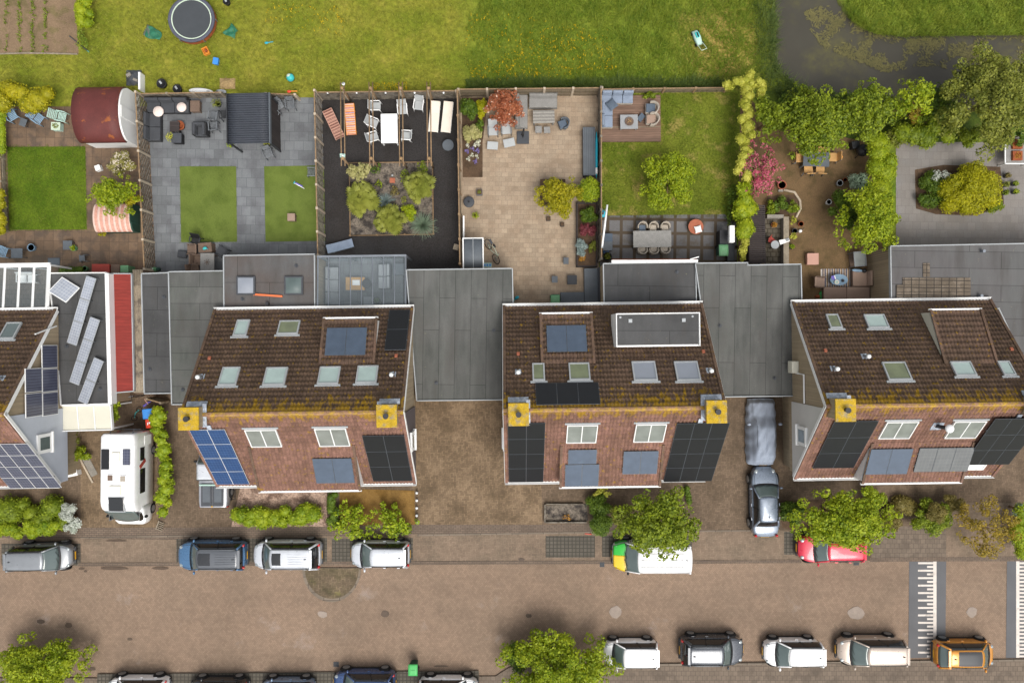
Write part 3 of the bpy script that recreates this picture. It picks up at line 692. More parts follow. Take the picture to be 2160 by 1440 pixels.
def hy(px, py): return P(px, py, ZE)[1] - YR
HX = [-33.05, -11.75, 5.49, 22.72]
h0 = House(HX[0], hy(0,656), 'tiled house at the left edge with solar panels fixed to its gable wall')
h1 = House(HX[1], hy(660,651), 'brown tiled house with eight blue solar panels on its front roof')
h2 = House(HX[2], hy(1270,643), 'brown tiled house with a grey flat roofed dormer and three kinds of black panels')
h3 = House(HX[3], hy(1880,635), 'brown tiled house cut by the right edge with a pale cladded gable')
for h in (h0,h1,h2,h3): h.shell()
for h in (h1,h2): h.chimney(-5.15); h.chimney(5.2)
h0.chimney(-5.15); h3.chimney(-5.3); h3.chimney(5.2)
gable_clad(h0, 1, 'grey_clad', 2.1); gable_clad(h0, -1, 'grey_clad'); gable_clad(h1, 1, 'dark_clad'); gable_clad(h1, -1, 'light_clad'); gable_clad(h2, -1, 'light_clad'); gable_clad(h2, 1, 'light_clad'); gable_clad(h3, -1, 'light_clad'); gable_clad(h3, 1, 'light_clad')
# left house
h0.skylight('rear', 24, 700, 32, 34, 'car_glass'); h0.pipe('rear', 6, 797, 'zinc')
h0.panel('front', 40, 978, 115, 94, 4, 4, 'solar_grey', 'white_paint', gap=.03)
xg = W2-.1+.1
b = MB()
for (y, z) in ((4.0,3.55),(2.62,3.55),(1.24,3.55),(2.7,4.98),(1.3,4.98)):
    b = MB(); b.box(xg+.05, y-1.0, z+.25, .05, 1.34, 1.38); f = b.build('solar_panel', 'white_paint', h0.o)
    b = MB(); b.box(xg+.078, y-1.0, z+.25, .006, 1.28, 1.32); b.build('cells', 'solar_grey', f)
# second house
for cx, cy, w_, hh, pn in ((511,694,28,33,'house_glass'),(610,693,44,28,'room_glass'),(485,796,38,38,'house_glass'),(582,796,46,37,'house_glass'),(695,794,44,36,'house_glass'),(775,792,44,36,'house_glass')): h1.skylight('rear', cx, cy, w_, hh, pn)
d1 = h1.dormer('d', 682, 797, 768, 672, 1.0, 'white_paint'); h1.panel('d', 731, 722, 85, 58, 2, 1, 'solar_slate')
h1.panel('rear', 839, 699, 44, 84, 1, 2, 'solar_black'); h1.pipe('rear', 426, 794); h1.pipe('rear', 829, 789); h1.vent('rear', 443, 757); h1.vent('rear', 836, 752)
h1.skylight('front', 557, 920, 66, 36, 'collector', 'white_paint', True); h1.skylight('front', 702, 918, 66, 37, 'collector', 'white_paint', True)
h1.panel('front', 466, 959, 72, 116, 2, 4, 'solar_blue', 'white_paint'); h1.panel('front', 819, 962, 86, 96, 2, 3, 'solar_black')
h1.dormer('b', 546, 762, 938, 1034, 1.25, 'white_paint', False); h1.panel('b', 705, 989, 82, 52, 2, 1, 'solar_slate')
# third house
for cx, cy, w_, hh, pn in ((1136,787,26,36,'room_glass'),(1222,786,44,36,'room_glass')): h2.skylight('rear', cx, cy, w_, hh, pn)
for cx in (1359, 1449): h2.skylight('rear', cx, 785, 50, 40, 'blind', 'grey_trim', False, 'blind')
h2.dormer('d', 1138, 1249, 768, 662, 1.0); h2.panel('d', 1195, 716, 84, 56, 2, 1, 'solar_slate')
h2.panel('rear', 1197, 833, 134, 46, 3, 1, 'solar_black'); h2.pipe('rear', 1093, 784); h2.pipe('rear', 1495, 781); h2.vent('rear', 1093, 748); h2.vent('rear', 1483, 743)
# flat roofed dormer box
zt = 5.95; xa, ya = h2.loc(1299, 661, zt); xb, yb = h2.loc(1477, 722, zt)
b = MB(); b.b2(xa, yb-.2, 4.0, xb, ya, zt-.08); d = b.build('flat_dormer', 'white_paint', h2.o)
b = MB(); b.b2(xa+.08, yb-.1, zt-.08, xb-.08, ya-.08, zt-.03); b.build('dormer_roof', 'roof_felt_dark', d)
b = MB()
for q in ((xa,yb-.2,xa+.05,ya),(xb-.05,yb-.2,xb,ya),(xa+.05,ya-.05,xb-.05,ya)): b.b2(q[0],q[1],zt-.079,q[2],q[3],zt+.05)
b.build('roof_edge', 'white_paint', d)
b = MB()
for x in (xa+.8, xb-.9): b.box(x, ya-.42, zt+.0, .2, .2, .06); b.cyl(x-.55 if x < 3 else x+.5, ya-.22, zt-.03, zt, .06)
b.build('roof_outlet', 'grey_trim', d)
for (cx, cy, w_, hh, nx_, ny_) in ((1110,950,76,124,2,4),(1466,949,106,122,3,4)): h2.panel('front', cx, cy, w_, hh, nx_, ny_, 'solar_black')
h2.skylight('front', 1227, 911, 64, 37, 'collector', 'white_paint', True); h2.skylight('front', 1370, 909, 64, 37, 'collector', 'white_paint', True)
h2.dormer('b', 1180, 1393, 938, 1025, 1.25, 'white_paint', False)
h2.panel('b', 1228, 960, 60, 30, 1, 1, 'solar_slate', 'metal_grey'); h2.panel('b', 1227, 999, 71, 46, 2, 1, 'solar_slate', 'metal_grey'); h2.panel('b', 1350, 972, 73, 48, 2, 1, 'solar_slate', 'metal_grey')
# fourth house
for cx, cy, w_, hh, pn in ((1758,680,26,29,'room_glass'),(1847,680,44,28,'house_glass'),(1890,785,50,38,'room_glass'),(2030,780,44,30,'house_glass'),(2121,779,26,30,'house_glass')): h3.skylight('rear', cx, cy, w_, hh, pn)
h3.dormer('d', 1960, 2070, 768, 654, 1.1, 'cream_plastic'); h3.pipe('rear', 1757, 777); h3.pipe('rear', 1822, 751); h3.vent('rear', 1740, 741); h3.vent('rear', 2132, 738)
h3.panel('front', 1780, 933, 90, 98, 2, 3, 'solar_black')
h3.skylight('front', 1893, 903, 66, 35, 'collector', 'white_paint', True); h3.skylight('front', 2034, 902, 66, 35, 'collector', 'white_paint', True)
h3.dormer('b', 1816, 2028, 932, 1017, 1.25, 'white_paint', False)
h3.panel('b', 1873, 970, 88, 53, 2, 1, 'solar_slate'); h3.panel('b', 1988, 966, 114, 50, 3, 1, 'solar_ash')
h3.panel('front', 2110, 922, 100, 96, 3, 3, 'solar_black', off=.3)
h3.skylight('front', 2057, 978, 40, 16, 'flat_white', 'white_paint')
x, y, z = h3.on(1975, 898, 'front'); b = MB(); b.cyl(x,y,z-.1,z+1.1,.11); p = b.build('flue', 'metal_dark', h3.o, True)
b = MB(); b.ell(x,y,z+1.2,.24,.24,.16); b.build('flue_cap', 'flat_white', p, True)
b = MB(); b.box(x,y,z+.08,.6,.6,.04,rx=44); b.build('collar', 'lead', p)
# heater box and drain pipe on the gable of the fourth house
b = MB(); b.b2(-W2-.32, 1.6, 3.1, -W2+.09, 2.3, 3.75); b.build('boiler_box', 'cream_plastic', h3.o, bevel=.03)
b = MB(); b.tube([(-W2-.0,1.6,3.5),(-W2+.02,1.55,4.6),(-W2+.02,-.1,4.6)], .05); b.build('drain_pipe', 'white_paint', h3.o)
b = MB(); b.tube([(W2+.1,4.8,3.2),(W2+.1,4.6,4.0),(W2+.1,4.3,5.1)], .04); b.build('drain_pipe', 'white_paint', h0.o)
# front doors and windows under the bays and along the street side
for h in (h0,h1,h2,h3):
    for i, x in enumerate((-4.6,-1.5,1.5,4.6)):
        b = MB(); y = YF+.3
        if i in (0,3): b.b2(x-.5,y-.06,0.05,x+.5,y,2.15); f = b.build('door', 'dark_green', h.o); b = MB(); b.b2(x-.42,y-.1,1.0,x-.38,y-.06,1.2); b.build('handle', 'metal_grey', f)
        else:
            b.b2(x-1.0,y-.06,.8,x+1.0,y,2.3); f = b.build('window', 'white_paint', h.o); b = MB(); b.b2(x-.92,y-.065,.88,x+.92,y-.06,2.22); b.build('pane', 'car_glass', f)

# ---------------------------------------------------------------- flat roofed buildings
def flat(name, label, cat, pts, h, roof, edge='grey_trim', wall='brick_wall', ew=.06, eh=.05, sides=None, open_=False):
    c = (sum(p[0] for p in pts)/len(pts), sum(p[1] for p in pts)/len(pts))
    o = T(name, label, cat, c[0], c[1], h, z=0); ox, oy = o.location[:2]
    q = [(P(*p, h)[0]-ox, P(*p, h)[1]-oy) for p in pts]; n = len(q)
    a = sum(q[i][0]*q[(i+1)%n][1]-q[(i+1)%n][0]*q[i][1] for i in range(n))
    if a < 0: q = q[::-1]
    b = MB()
    if open_:
        for x, y in q: b = MB(); b.box(x*.95, y*.95, (h-.1)/2, .09, .09, h-.1); b.build('post', edge, o)
        b = MB(); b.prism(q, h-.12, h-.06); b.build('roof_frame', wall, o)
    else: b.prism(q, 0, h-.06); b.build('wall', wall, o)
    b = MB(); b.prism([(x*.998, y*.998) for x, y in q], h-.059, h); b.build('roof', roof, o)
    b = MB()
    for i in range(n):
        if sides and i not in sides: continue
        p0, p1 = Vector(q[i]), Vector(q[(i+1)%n]); d = p1-p0; L = d.length; ang = math.degrees(math.atan2(d.y, d.x)); m = (p0+p1)/2
        nn = Vector((d.y,-d.x)).normalized(); m = m + nn*.02
        b.box(m.x, m.y, h-.05+eh/2, L-(ew if i%2 else -ew), ew, .17+eh, rz=ang)
    b.build('roof_edge', edge, o)
    if not open_ and 'white' not in wall and roof != 'red_tile_sheet':
        for t in (.2, .8):
            c0 = Vector(q[0])*(1-t)+Vector(q[2])*t; b = MB(); b.cyl(c0.x, c0.y, h, h+.05, .11, n=14); b.cyl(c0.x, c0.y, h+.05, h+.12, .05, n=10); b.build('roof_outlet', 'charcoal', o)
    return o
flat('garage', 'narrow flat dark roof of the shed with white metal edges beside the planked gap', 'outbuilding', [(300,578),(356,576),(362,828),(306,829)], 2.5, 'roof_felt_dark', 'grey_trim')
flat('garage', 'flat felted garage roof touching the left gable of the blue panelled house', 'garage', [(357,574),(472,572),(474,700),(440,851),(364,852)], 2.55, 'roof_felt', 'grey_trim')
e1 = flat('rear_extension', 'brown felted flat extension with two square roof lights and an orange plank', 'extension', [(473,540),(663,537),(664,652),(474,654)], 2.7, 'roof_felt_brown', 'grey_trim')
ox, oy = e1.location[:2]
for px, py, pn in ((518,602,'house_glass'),(619,602,'car_glass')):
    x, y = P(px, py, 2.85); x -= ox; y -= oy; b = MB(); b.box(x,y,2.78,1.12,1.12,.16); f = b.build('roof_light', 'charcoal', e1, bevel=.03); b = MB(); b.grid(lambda u,v: (x-.46+.92*u, y-.46+.92*v, 2.862+.1*math.sin(PI*u)*math.sin(PI*v)), 8, 8); b.build('pane', 'blind' if pn=='house_glass' else pn, f, True)
b = MB(); x, y = P(565,640,2.75); b.cyl(x-ox,y-oy,2.7,2.95,.09); b.build('vent_pipe', 'metal_dark', e1)
o = T('plank', 'bright orange plank lying on the brown flat extension roof', 'plank', 566, 623, 2.7, -4); b = MB(); b.box(0,0,.06,1.75,.12,.1); b.build('board', 'orange_wood', o)
g12 = flat('garage', 'wide grey felted double garage roof between the two middle houses', 'garage', [(858,570),(1080,567),(1082,660),(1064,842),(880,844)], 2.7, 'roof_felt_b', 'grey_trim')
flat('rear_extension', 'grey flat extension roof behind the white awning with a beige side wall', 'extension', [(1273,557),(1466,554),(1468,650),(1275,652)], 2.6, 'roof_felt_dark', 'grey_trim')
flat('garage', 'grey felted garage roof with stained strips between the third and fourth house', 'garage', [(1467,556),(1576,555),(1576,560),(1688,558),(1690,650),(1672,834),(1520,836),(1480,650)], 2.7, 'roof_felt_b', 'grey_trim')
gr = flat('garage', 'broad grey roof at the right edge with loose paving tiles laid on it', 'garage', [(1878,520),(2300,512),(2300,852),(2200,850),(2106,650),(1880,650)], 2.8, 'roof_felt_old', 'grey_trim')
ox, oy = gr.location[:2]
b = MB(); rng = random.Random(3)
for r, (y, x0, x1) in enumerate([(562,1947,1960),(577,1947,1960),(593,1904,2046),(608,1890,2046),(623,1890,2046)]):
    x = x0+7
    while x < x1+2:
        X_, Y_ = P(x, y, 2.83); b.box(X_-ox, Y_-oy, 2.825+rng.random()*.006, .405, .405, .05, rz=.8); x += 14.3
b.build('roof_pavers', 'roof_paver', gr)
for px, py in ((2072,530),(2067,624)): b = MB(); X_, Y_ = P(px,py,2.9); b.cyl(X_-ox,Y_-oy,2.8,3.1,.09); b.build('vent_pipe', 'zinc', gr)
ga = flat('garage', 'dark flat roof of the left house carrying rows of tilted solar panels', 'garage', [(104,577),(226,576),(235,850),(130,853),(118,700)], 2.7, 'roof_felt_dark', 'white_paint')
ox, oy = ga.location[:2]
b = MB(); p = [P(222,577,2.8),(P(230,577,2.8)),(P(237,852,2.8)),(P(229,852,2.8))]; b.prism([(x-ox,y-oy) for x,y in p], 2.3, 2.86); b.build('parapet', 'white_paint', ga)
def tilted(px0,py0,px1,py1,n,wid,rz_t,label):
    h = 3.0; o = T('solar_panel_row', label, 'solar panels', (px0+px1)/2, (py0+py1)/2, h, z=2.7, group='solar rows on the flat left garage roof')
    a = Vector(P(px0,py0,h)); c = Vector(P(px1,py1,h)); d = c-a; L = d.length; o.rotation_euler = (0,0,math.atan2(d.y,d.x))
    for i in range(n):
        x = -L/2+(i+.5)*L/n; b = MB(); b.box(x,0,.3,L/n-.02,wid,.04,rx=rz_t); f = b.build('solar_panel', 'grey_trim', o); b = MB()
        b.xbox(Matrix.Translation((x,0,.3)) @ Matrix.Rotation(R(rz_t),4,'X') @ Matrix.Translation((0,0,.022)), L/n-.08, wid-.06, .004); b.build('cells', 'solar_light', f)
    b = MB()
    for i in range(n+1):
        x = -L/2+.05+i*(L-.1)/n; b.tube([(x,-wid*.45,0),(x,-wid*.45,.3)], .02); b.tube([(x,wid*.45,0),(x,wid*.45,.3)], .02)
    b.build('mount', 'metal_grey', o)
tilted(193,584,151,726,3,.72,14,'longest row of pale solar panels slanting across the garage roof')
tilted(201,671,156,809,3,.72,14,'middle row of pale solar panels nearest the white parapet')
tilted(209,757,174,849,2,.72,14,'short row of pale solar panels at the front of the garage roof')
o = T('panel_stand', 'single white framed solar panel propped up at the conservatory corner', 'solar panel', 134, 611, 3.2, -32, z=2.7)
m = Matrix.Translation((0,0,.45)) @ Matrix.Rotation(R(-22),4,'X')
b = MB(); b.xbox(m, 1.25, 1.15, .05); b.build('frame', 'white_paint', o); b = MB(); b.xbox(m @ Matrix.Translation((0,0,.027)), 1.15, 1.05, .004); b.build('cells', 'solar_light', o)
b = MB(); b.tube([(-.5,-.3,0),(-.5,-.3,.55)], .025); b.tube([(.5,.4,0),(.5,.4,.3)], .025); b.build('mount', 'metal_grey', o)
# white lean-to canopy, red roofed store, plank strip
o = flat('canopy', 'cream sheeted white canopy below the left flat roof', 'canopy', [(128,856),(233,854),(237,905),(133,908)], 2.5, 'cream_plastic', 'white_paint', 'cream_plastic', open_=True); b = MB()
for i in (1,2):
    x0,y0 = P(128+i*35,857,2.5); x1,y1 = P(132+i*35,905,2.5); b.tube([(x0-o.location[0],y0-o.location[1],2.53),(x1-o.location[0],y1-o.location[1],2.53)], .04)
b.build('glazing_bar', 'white_paint', o)
o = flat('lean_to', 'long narrow store with a red tile sheet roof', 'store', [(228,578),(277,578),(282,824),(234,828)], 2.3, 'red_tile_sheet', 'grey_trim', 'red_sheet', .06, .02)
o = T('plank_stack', 'weathered grey corrugated strip roof beside the red store', 'roof strip', 291, 700, 2.1, .5, z=0)
b = MB(); b.grid(lambda u,v: (-.3+.6*u, -3.7+7.5*v, 2.1+.03*math.sin(u*PI*8)), 32, 6); b.build('corrugated_sheet', 'corrugated_grey', o, True, solid=.02)
b = MB(); b.b2(-.28,-3.6,0,.28,3.7,2.05); b.build('wall', 'fence_dark', o)
# conservatories
def conserv(label, x0, y0, x1, y1, h, nb, frame, bw, mat='clear_glass', rise=.25, rows=0):
    o = T('conservatory', label, 'conservatory', (x0+x1)/2, (y0+y1)/2, h, .8, z=0); ox, oy = o.location[:2]
    a = P(x0,y0,h); c = P(x1,y1,h); w_, d = c[0]-a[0], a[1]-c[1]
    b = MB(); z = lambda y: h + rise*(.5 - y/d)
    for x in (-w_/2, w_/2): b.tube([(x,d/2,z(d/2)),(x,-d/2,z(-d/2))], bw*.8, 4)
    for y in (-d/2, d/2): b.box(0,y,z(y),w_+bw,bw*1.6,.12)
    for x in (-w_/2, w_/2): b.box(x, d/2, h/2, .1, .1, h-.15)
    for i in (1,2): b.box(-w_/2+w_*i/3, d/2, h/2, .08, .08, h-.15)
    b.build('frame', frame, o)
    b = MB()
    for i in range(1, nb): x = -w_/2+w_*i/nb; b.tube([(x,d/2,z(d/2)+.02),(x,-d/2,z(-d/2)+.02)], bw/2, 4)
    b.build('rafters', frame, o)
    b = MB(); b.add([(-w_/2,-d/2,z(-d/2)),(w_/2,-d/2,z(-d/2)),(w_/2,d/2,z(d/2)),(-w_/2,d/2,z(d/2))], [(0,1,2,3)]); b.build('roof_glass', mat, o)
    b = MB(); b.add([(-w_/2,d/2,.1),(w_/2,d/2,.1),(w_/2,d/2,h-.1),(-w_/2,d/2,h-.1)], [(0,1,2,3)]); b.build('wall_glass', mat, o)
    return o
conserv('glass roofed garden room with grey sofas visible inside', 671, 540, 856, 652, 2.6, 8, 'zinc', .07)
conserv('white framed conservatory at the left edge with a stepped glass roof', -80, 560, 104, 655, 2.7, 6, 'white_paint', .16)
struct('garden_room_floor', [(655,545),(850,545),(850,660),(655,660)], .03, 'grey_slab')
struct('conservatory_floor', [(-60,570),(140,570),(140,660),(-60,660)], .03, 'pavement_slab')
# ---------------------------------------------------------------- vegetation
def leaf_arrays(lobes, n, ls, up=.55, shell=.7, zmin=-.35, asp=.62):
    L = np.array(lobes, float); wgt = L[:,3]*L[:,4] + L[:,3]*L[:,5]; wgt = wgt/wgt.sum()
    k = RNG.choice(len(L), n, p=wgt); d = RNG.normal(size=(n*2,3)); d /= np.linalg.norm(d, axis=1)[:,None]
    d = d[d[:,2] > zmin][:n]
    while len(d) < n: d = np.concatenate([d, d])[:n]
    r = shell + (1-shell)*RNG.random(n)**.6 + RNG.normal(size=n)*.05
    p = L[k,:3] + d*L[k,3:6]*r[:,None]
    nrm = d*(1-up) + np.array([0,0,up]) + RNG.normal(size=(n,3))*.45; nrm /= np.linalg.norm(nrm, axis=1)[:,None]
    a = np.cross(nrm, RNG.normal(size=(n,3))); a /= np.linalg.norm(a, axis=1)[:,None]; b = np.cross(nrm, a)
    s = ls*(.5+1.1*RNG.random(n)**1.5)[:,None]
    V = np.stack([p - a*s*.5, p + b*s*asp*.5 - nrm*s*.1, p + a*s*.5, p - b*s*asp*.5 - nrm*s*.1], 1).reshape(-1, 3)
    F = np.arange(n*4).reshape(-1, 4); return V, F
def ell_arrays(lobes, sc=.8, n=10, m=6):
    b = MB()
    for (x,y,z,rx,ry,rz) in lobes: b.ell(x,y,z,rx*sc,ry*sc,rz*sc,n,m)
    return np.array(b.v), b.f
def plant(name, label, cat, px, py, rx, ry=None, h=2.0, mat='leaf_tree', ls=.15, K=12, base=.3, dens=1.0, trunk=.07, group=None, core=.72, up=.5, lobes=None, crown='crown', spread=.72, lob=(.19,.42), zp=None, flat_=.45, rz=0, zbase=0.0):
    rx *= 1.06; ry = (ry or rx/1.06)*1.06; zc = zp if zp is not None else base + (h-base)*.6
    X0, Y0 = P(px, py, zc); k = (1-zc/H)/S; RX, RY = rx*k, ry*k
    o = bpy.data.objects.new(name, None); COL.objects.link(o); o.location = (X0, Y0, zbase); tag(o, label, cat, group)
    r = random.Random(int(px*7+py*13))
    if K <= 9 and lob == (.19,.42): lob = (.34,.52)
    if lobes is None:
        lobes = []
        for i in range(K):
            a = 2*PI*(i*.381966+r.random()*.16); q = math.sqrt((i+.5)/K)*spread; s_ = r.uniform(*lob)
            Rm = min(RX, RY); hz = (h-base); zz = h - s_*Rm*.75 - q*q*hz*flat_ - r.random()*.12*hz
            if i == 0: zz = h - s_*Rm*.75
            zr_ = min(s_*Rm, hz*.5); zz = max(base+zr_*.6, zz)
            lobes.append((RX*q*math.cos(a), RY*q*math.sin(a), zz, max(s_*Rm, s_*RX*.8), max(s_*Rm, s_*RY*.8), zr_))
        ca, sa = math.cos(R(rz)), math.sin(R(rz)); lobes = [(x*ca-y*sa, x*sa+y*ca, z, a, b, c) for (x,y,z,a,b,c) in lobes]
    main = list(lobes); tree = trunk and h > 2.1 and K > 9
    if K > 5 and (tree or core < .6):                            # stray shoots that break the outline
        for i in range(K if not tree else K+6):
            a = r.random()*2*PI; q = r.uniform(.82,1.12); s_ = r.uniform(.09,.17) if tree else r.uniform(.1,.16); Rm = min(RX,RY)
            lobes.append((RX*q*math.cos(a), RY*q*math.sin(a), base+(h-base)*r.uniform(.25,.7), s_*Rm*1.2, s_*Rm*1.2, s_*Rm))
        for i in range(K//2):
            a = r.random()*2*PI; q = r.uniform(0,.7); s_ = r.uniform(.1,.18); Rm = min(RX,RY); lobes.append((RX*q*math.cos(a), RY*q*math.sin(a), h*(1.02-.3*q*q), s_*Rm, s_*Rm, s_*Rm))
    area = sum(2*PI*l[3]*l[4] for l in lobes)
    n = int(max(60, dens*area/(ls*ls*.62)*1.5)); n = min(n, 26000)
    V, F = leaf_arrays(lobes, n, ls, up)
    lobes = main; core = core*.86 if tree else core
    c = npmesh(crown, V, F, mat, o)
    if core:
        cl = [(l[0], l[1], l[2]-l[5]*.15, l[3], l[4], l[5]) for l in lobes]; b = MB()
        for l in cl: b.ell(l[0],l[1],l[2],l[3]*core,l[4]*core,l[5]*core,9,6)
        b.build('inner_foliage', mat, o, True)
    if trunk:
        b = MB(); zt = base + (h-base)*.45
        b.tube([(0,0,0),(.02,.01,zt*.5),(0,.03,zt)], trunk*1.3, 7, trunk*.8)
        for l in lobes[::max(1,len(lobes)//6)]: b.tube([(0,.02,zt*.8),(l[0]*.5,l[1]*.5,zt*.5+l[2]*.5),(l[0]*.9,l[1]*.9,l[2])], trunk*.5, 5, trunk*.2)
        b.build('trunk' if h > 2.2 else 'stem', 'pole_wood', o, True)
    return o
def hedge(name, label, px_path, wpx, h, mat, ls=.1, dens=1.0, group=None, step=.45, cat='hedge', base=.0, jit=.12, core=.85, zp=None, flower=None):
    zp = h*.75 if zp is None else zp; pts = [P(*p, zp) for p in px_path]; k = (1-zp/H)/S; w = wpx*k*1.18
    cx = sum(p[0] for p in pts)/len(pts); cy = sum(p[1] for p in pts)/len(pts); lobes = []; r = random.Random(int(cx*31+cy*17))
    for i in range(len(pts)-1):
        a = Vector(pts[i]); b = Vector(pts[i+1]); L = (b-a).length; n = max(1, int(L/(step*w))); nn = Vector((-(b-a).y,(b-a).x)).normalized()
        for j in range(int(n*(2.6 if w > .8 else 1.6))+1):
            c = a + (b-a)*min(1, max(0, (j+r.uniform(-.5,.5))/(n*(2.6 if w > .8 else 1.6)))); rr = w*(r.uniform(.22,.36) if w > .8 else r.uniform(.38,.52)); q = c + nn*r.uniform(-1,1)*max(0, w*.5-rr)*(1+jit)
            hz = h*(1-jit*r.random()); lobes.append((q.x-cx, q.y-cy, max(hz*.5, hz-rr*.9), rr*1.15, rr*1.15, max(rr, hz*.5) if hz < 2*rr else rr*.9))
    o = bpy.data.objects.new(name, None); COL.objects.link(o); o.location = (cx, cy, 0); tag(o, label, cat, group)
    area = sum(2*PI*l[3]*l[4] for l in lobes); n = min(26000, int(dens*area/(ls*ls*.62)*1.1))
    V, F = leaf_arrays(lobes, n, ls, .45, .78); npmesh('foliage', V, F, mat, o)
    b = MB()
    for l in lobes: b.ell(l[0],l[1],l[2],l[3]*core,l[4]*core,l[5]*core,9,6)
    b.build('inner_foliage', mat, o, True)
    return o
def tuft_arrays(n, ln, wd, cx=0, cy=0, cz=0, arch=.6, rad=.06, up=1.0):
    V = []; F = []
    for i in range(n):
        a = random.random()*2*PI; l = ln*random.uniform(.6,1.1); e = random.uniform(.15, 1.25)*up; dx, dy = math.cos(a), math.sin(a); sx, sy = -dy*wd/2, dx*wd/2
        prev = None
        for k in range(4):
            t = k/3; hr = l*math.sin(min(1.5,e))*t*(1+.3*t)*.75; z = l*math.cos(e)*t - arch*l*t*t*.45*math.sin(min(1.5,e)); ww = 1-.8*t
            x, y = cx+dx*(hr+rad*random.random()), cy+dy*(hr+rad*random.random()); z = max(.02, z+.05)+cz
            V += [(x-sx*ww,y-sy*ww,z),(x+sx*ww,y+sy*ww,z)]
            m = len(V)
            if prev is not None: F.append((m-4,m-3,m-1,m-2))
            prev = 1
    return V, F
def tuft(name, label, px, py, rpx, mat, n=160, wd=.03, h=.5, cat='plant', group=None, z=0, arch=.6):
    o = T(name, label, cat, px, py, h*.5, 0, group, z); ln = rpx/S*1.35; V, F = tuft_arrays(n, ln, wd, arch=arch); npmesh('blades', V, F, mat, o)
    b = MB(); b.ell(0,0,.04,.12,.12,.08); b.build('root_clump', mat, o); return o
def fanpalm(label, px, py, rpx, h, n=34):
    o = T('fan_palm', label, 'palm', px, py, h*.8, 0, 'fan palms in the gravel bed', 0); r = random.Random(int(px)); Rm = rpx/S*1.16
    for i in range(n):
        b = MB(); a = i*2.399963+r.uniform(-.3,.3); q = math.sqrt((i+.4)/n)*r.uniform(.85,1.05); tilt = q*1.1+r.uniform(-.35,.35); d = Rm*(.78*q); z = h*(1-.5*q*q)+r.uniform(-.16,.16)
        fr = Rm*.31*r.uniform(.8,1.25); m = Matrix.Translation((d*math.cos(a), d*math.sin(a), z)) @ Matrix.Rotation(a,4,'Z') @ Matrix.Rotation(tilt,4,'Y') @ Matrix.Rotation(r.uniform(-.5,.5),4,'X')
        nn = 22; vs = [m @ Vector((-.25*fr,0,0))]; fs = []
        for k in range(nn+1):
            t = -2.2+4.4*k/nn; rr = fr*(1.0 if k % 2 else .68)*(1-.06*abs(t)); vs.append(m @ Vector((rr*math.cos(t)-.25*fr, rr*math.sin(t), -.14*fr*abs(t)+(.11*fr if k%2 else -.09*fr))))
        for k in range(nn): fs.append((0,k+1,k+2))
        b.add(vs, fs); b.build('frond', 'leaf_palm', o)
    b = MB(); b.tube([(0,0,0),(0,0,h*.8)], .13, 10, .1); b.build('trunk', 'pole_wood', o, True)
    b = MB()
    for i in range(0, n, 2):
        a = i*2.399963; q = math.sqrt((i+.4)/n); b.tube([(0,0,h*.75),(Rm*.5*q*math.cos(a),Rm*.5*q*math.sin(a),h*(1-.45*q*q))], .02, 4)
    b.build('stalks', 'leaf_palm', o); return o
def blades(name, poly, dens, ln, wd, mat, z=0, lean=.5, zf=None):
    q = [P(*p) for p in poly]; xs = [p[0] for p in q]; ys = [p[1] for p in q]
    n = int(dens*(max(xs)-min(xs))*(max(ys)-min(ys))); x = RNG.uniform(min(xs),max(xs),n); y = RNG.uniform(min(ys),max(ys),n)
    k = inpoly(x, y, q); x, y = x[k], y[k]
    # clumping
    g = np.sin(x*1.9+np.sin(y*1.3)*2)*np.sin(y*2.3+np.cos(x*.9)*2)+.5*np.sin(x*5.1+y*3.7); k = RNG.random(len(x)) < .68+.16*g; x, y, g = x[k], y[k], g[k]
    n = len(x); a = RNG.random(n)*2*PI; l = ln*(.5+RNG.random(n))*(1+.25*g); lx, ly = np.cos(a)*l*lean*(.4+RNG.random(n)), np.sin(a)*l*lean*(.4+RNG.random(n))
    w_ = wd*(.6+.8*RNG.random(n)); sx, sy = -np.sin(a)*w_/2, np.cos(a)*w_/2; zz = np.full(n, z)
    V = np.stack([np.stack([x-sx,y-sy,zz],-1), np.stack([x+sx,y+sy,zz],-1), np.stack([x+lx,y+ly,zz+l*.85],-1)],1).reshape(-1,3)
    o = npmesh(name, V, np.arange(n*3).reshape(-1,3), mat); tag(o, None, None, None, 'stuff'); return o
# meadow, banks and weed: uncountable growth
def stuff(o, label): o['label'] = label; o['category'] = 'grass'; return o
stuff(blades('meadow_grass', [(1000,-40),(1610,-40),(1622,100),(1610,190),(1500,186),(1268,184),(978,188),(992,160),(972,130),(1004,95),(980,60),(1008,20)], 520, .24, .035, 'blade_green', 0, .8), 'tall rough green grass of the meadow behind the gardens')
stuff(blades('mown_grass', [(195,-40),(1000,-40),(985,188),(640,195),(300,190),(165,180),(0,165),(0,120),(190,112)], 330, .09, .03, 'blade_field', 0, .9), 'short yellowish grass of the play field')
stuff(blades('far_meadow_grass', [(1785,-60),(2250,-60),(2250,62),(2060,64),(1900,66),(1850,58),(1815,46),(1788,20)], 520, .24, .035, 'blade_green', 0, .8), 'tall green grass on the far side of the ditch')
stuff(blades('bank_reeds', [(1592,-40),(1632,-40),(1640,60),(1636,110),(1648,150),(1690,190),(1660,205),(1600,190)], 420, .5, .04, 'blade_reed', -.1, .8), 'dark reeds hanging over the ditch bank')
stuff(blades('bank_reeds', [(1775,0),(1800,28),(1850,60),(1900,68),(2250,62),(2250,72),(1895,76),(1845,70),(1800,45)], 600, .35, .03, 'blade_green', -.12, 1.0), 'grass fringe along the far bank of the ditch')
stuff(blades('fence_grass', [(985,168),(1520,168),(1520,190),(1268,188),(985,190)], 900, .42, .04, 'blade_reed', 0, .7), 'long dark grass against the outer side of the back fences')
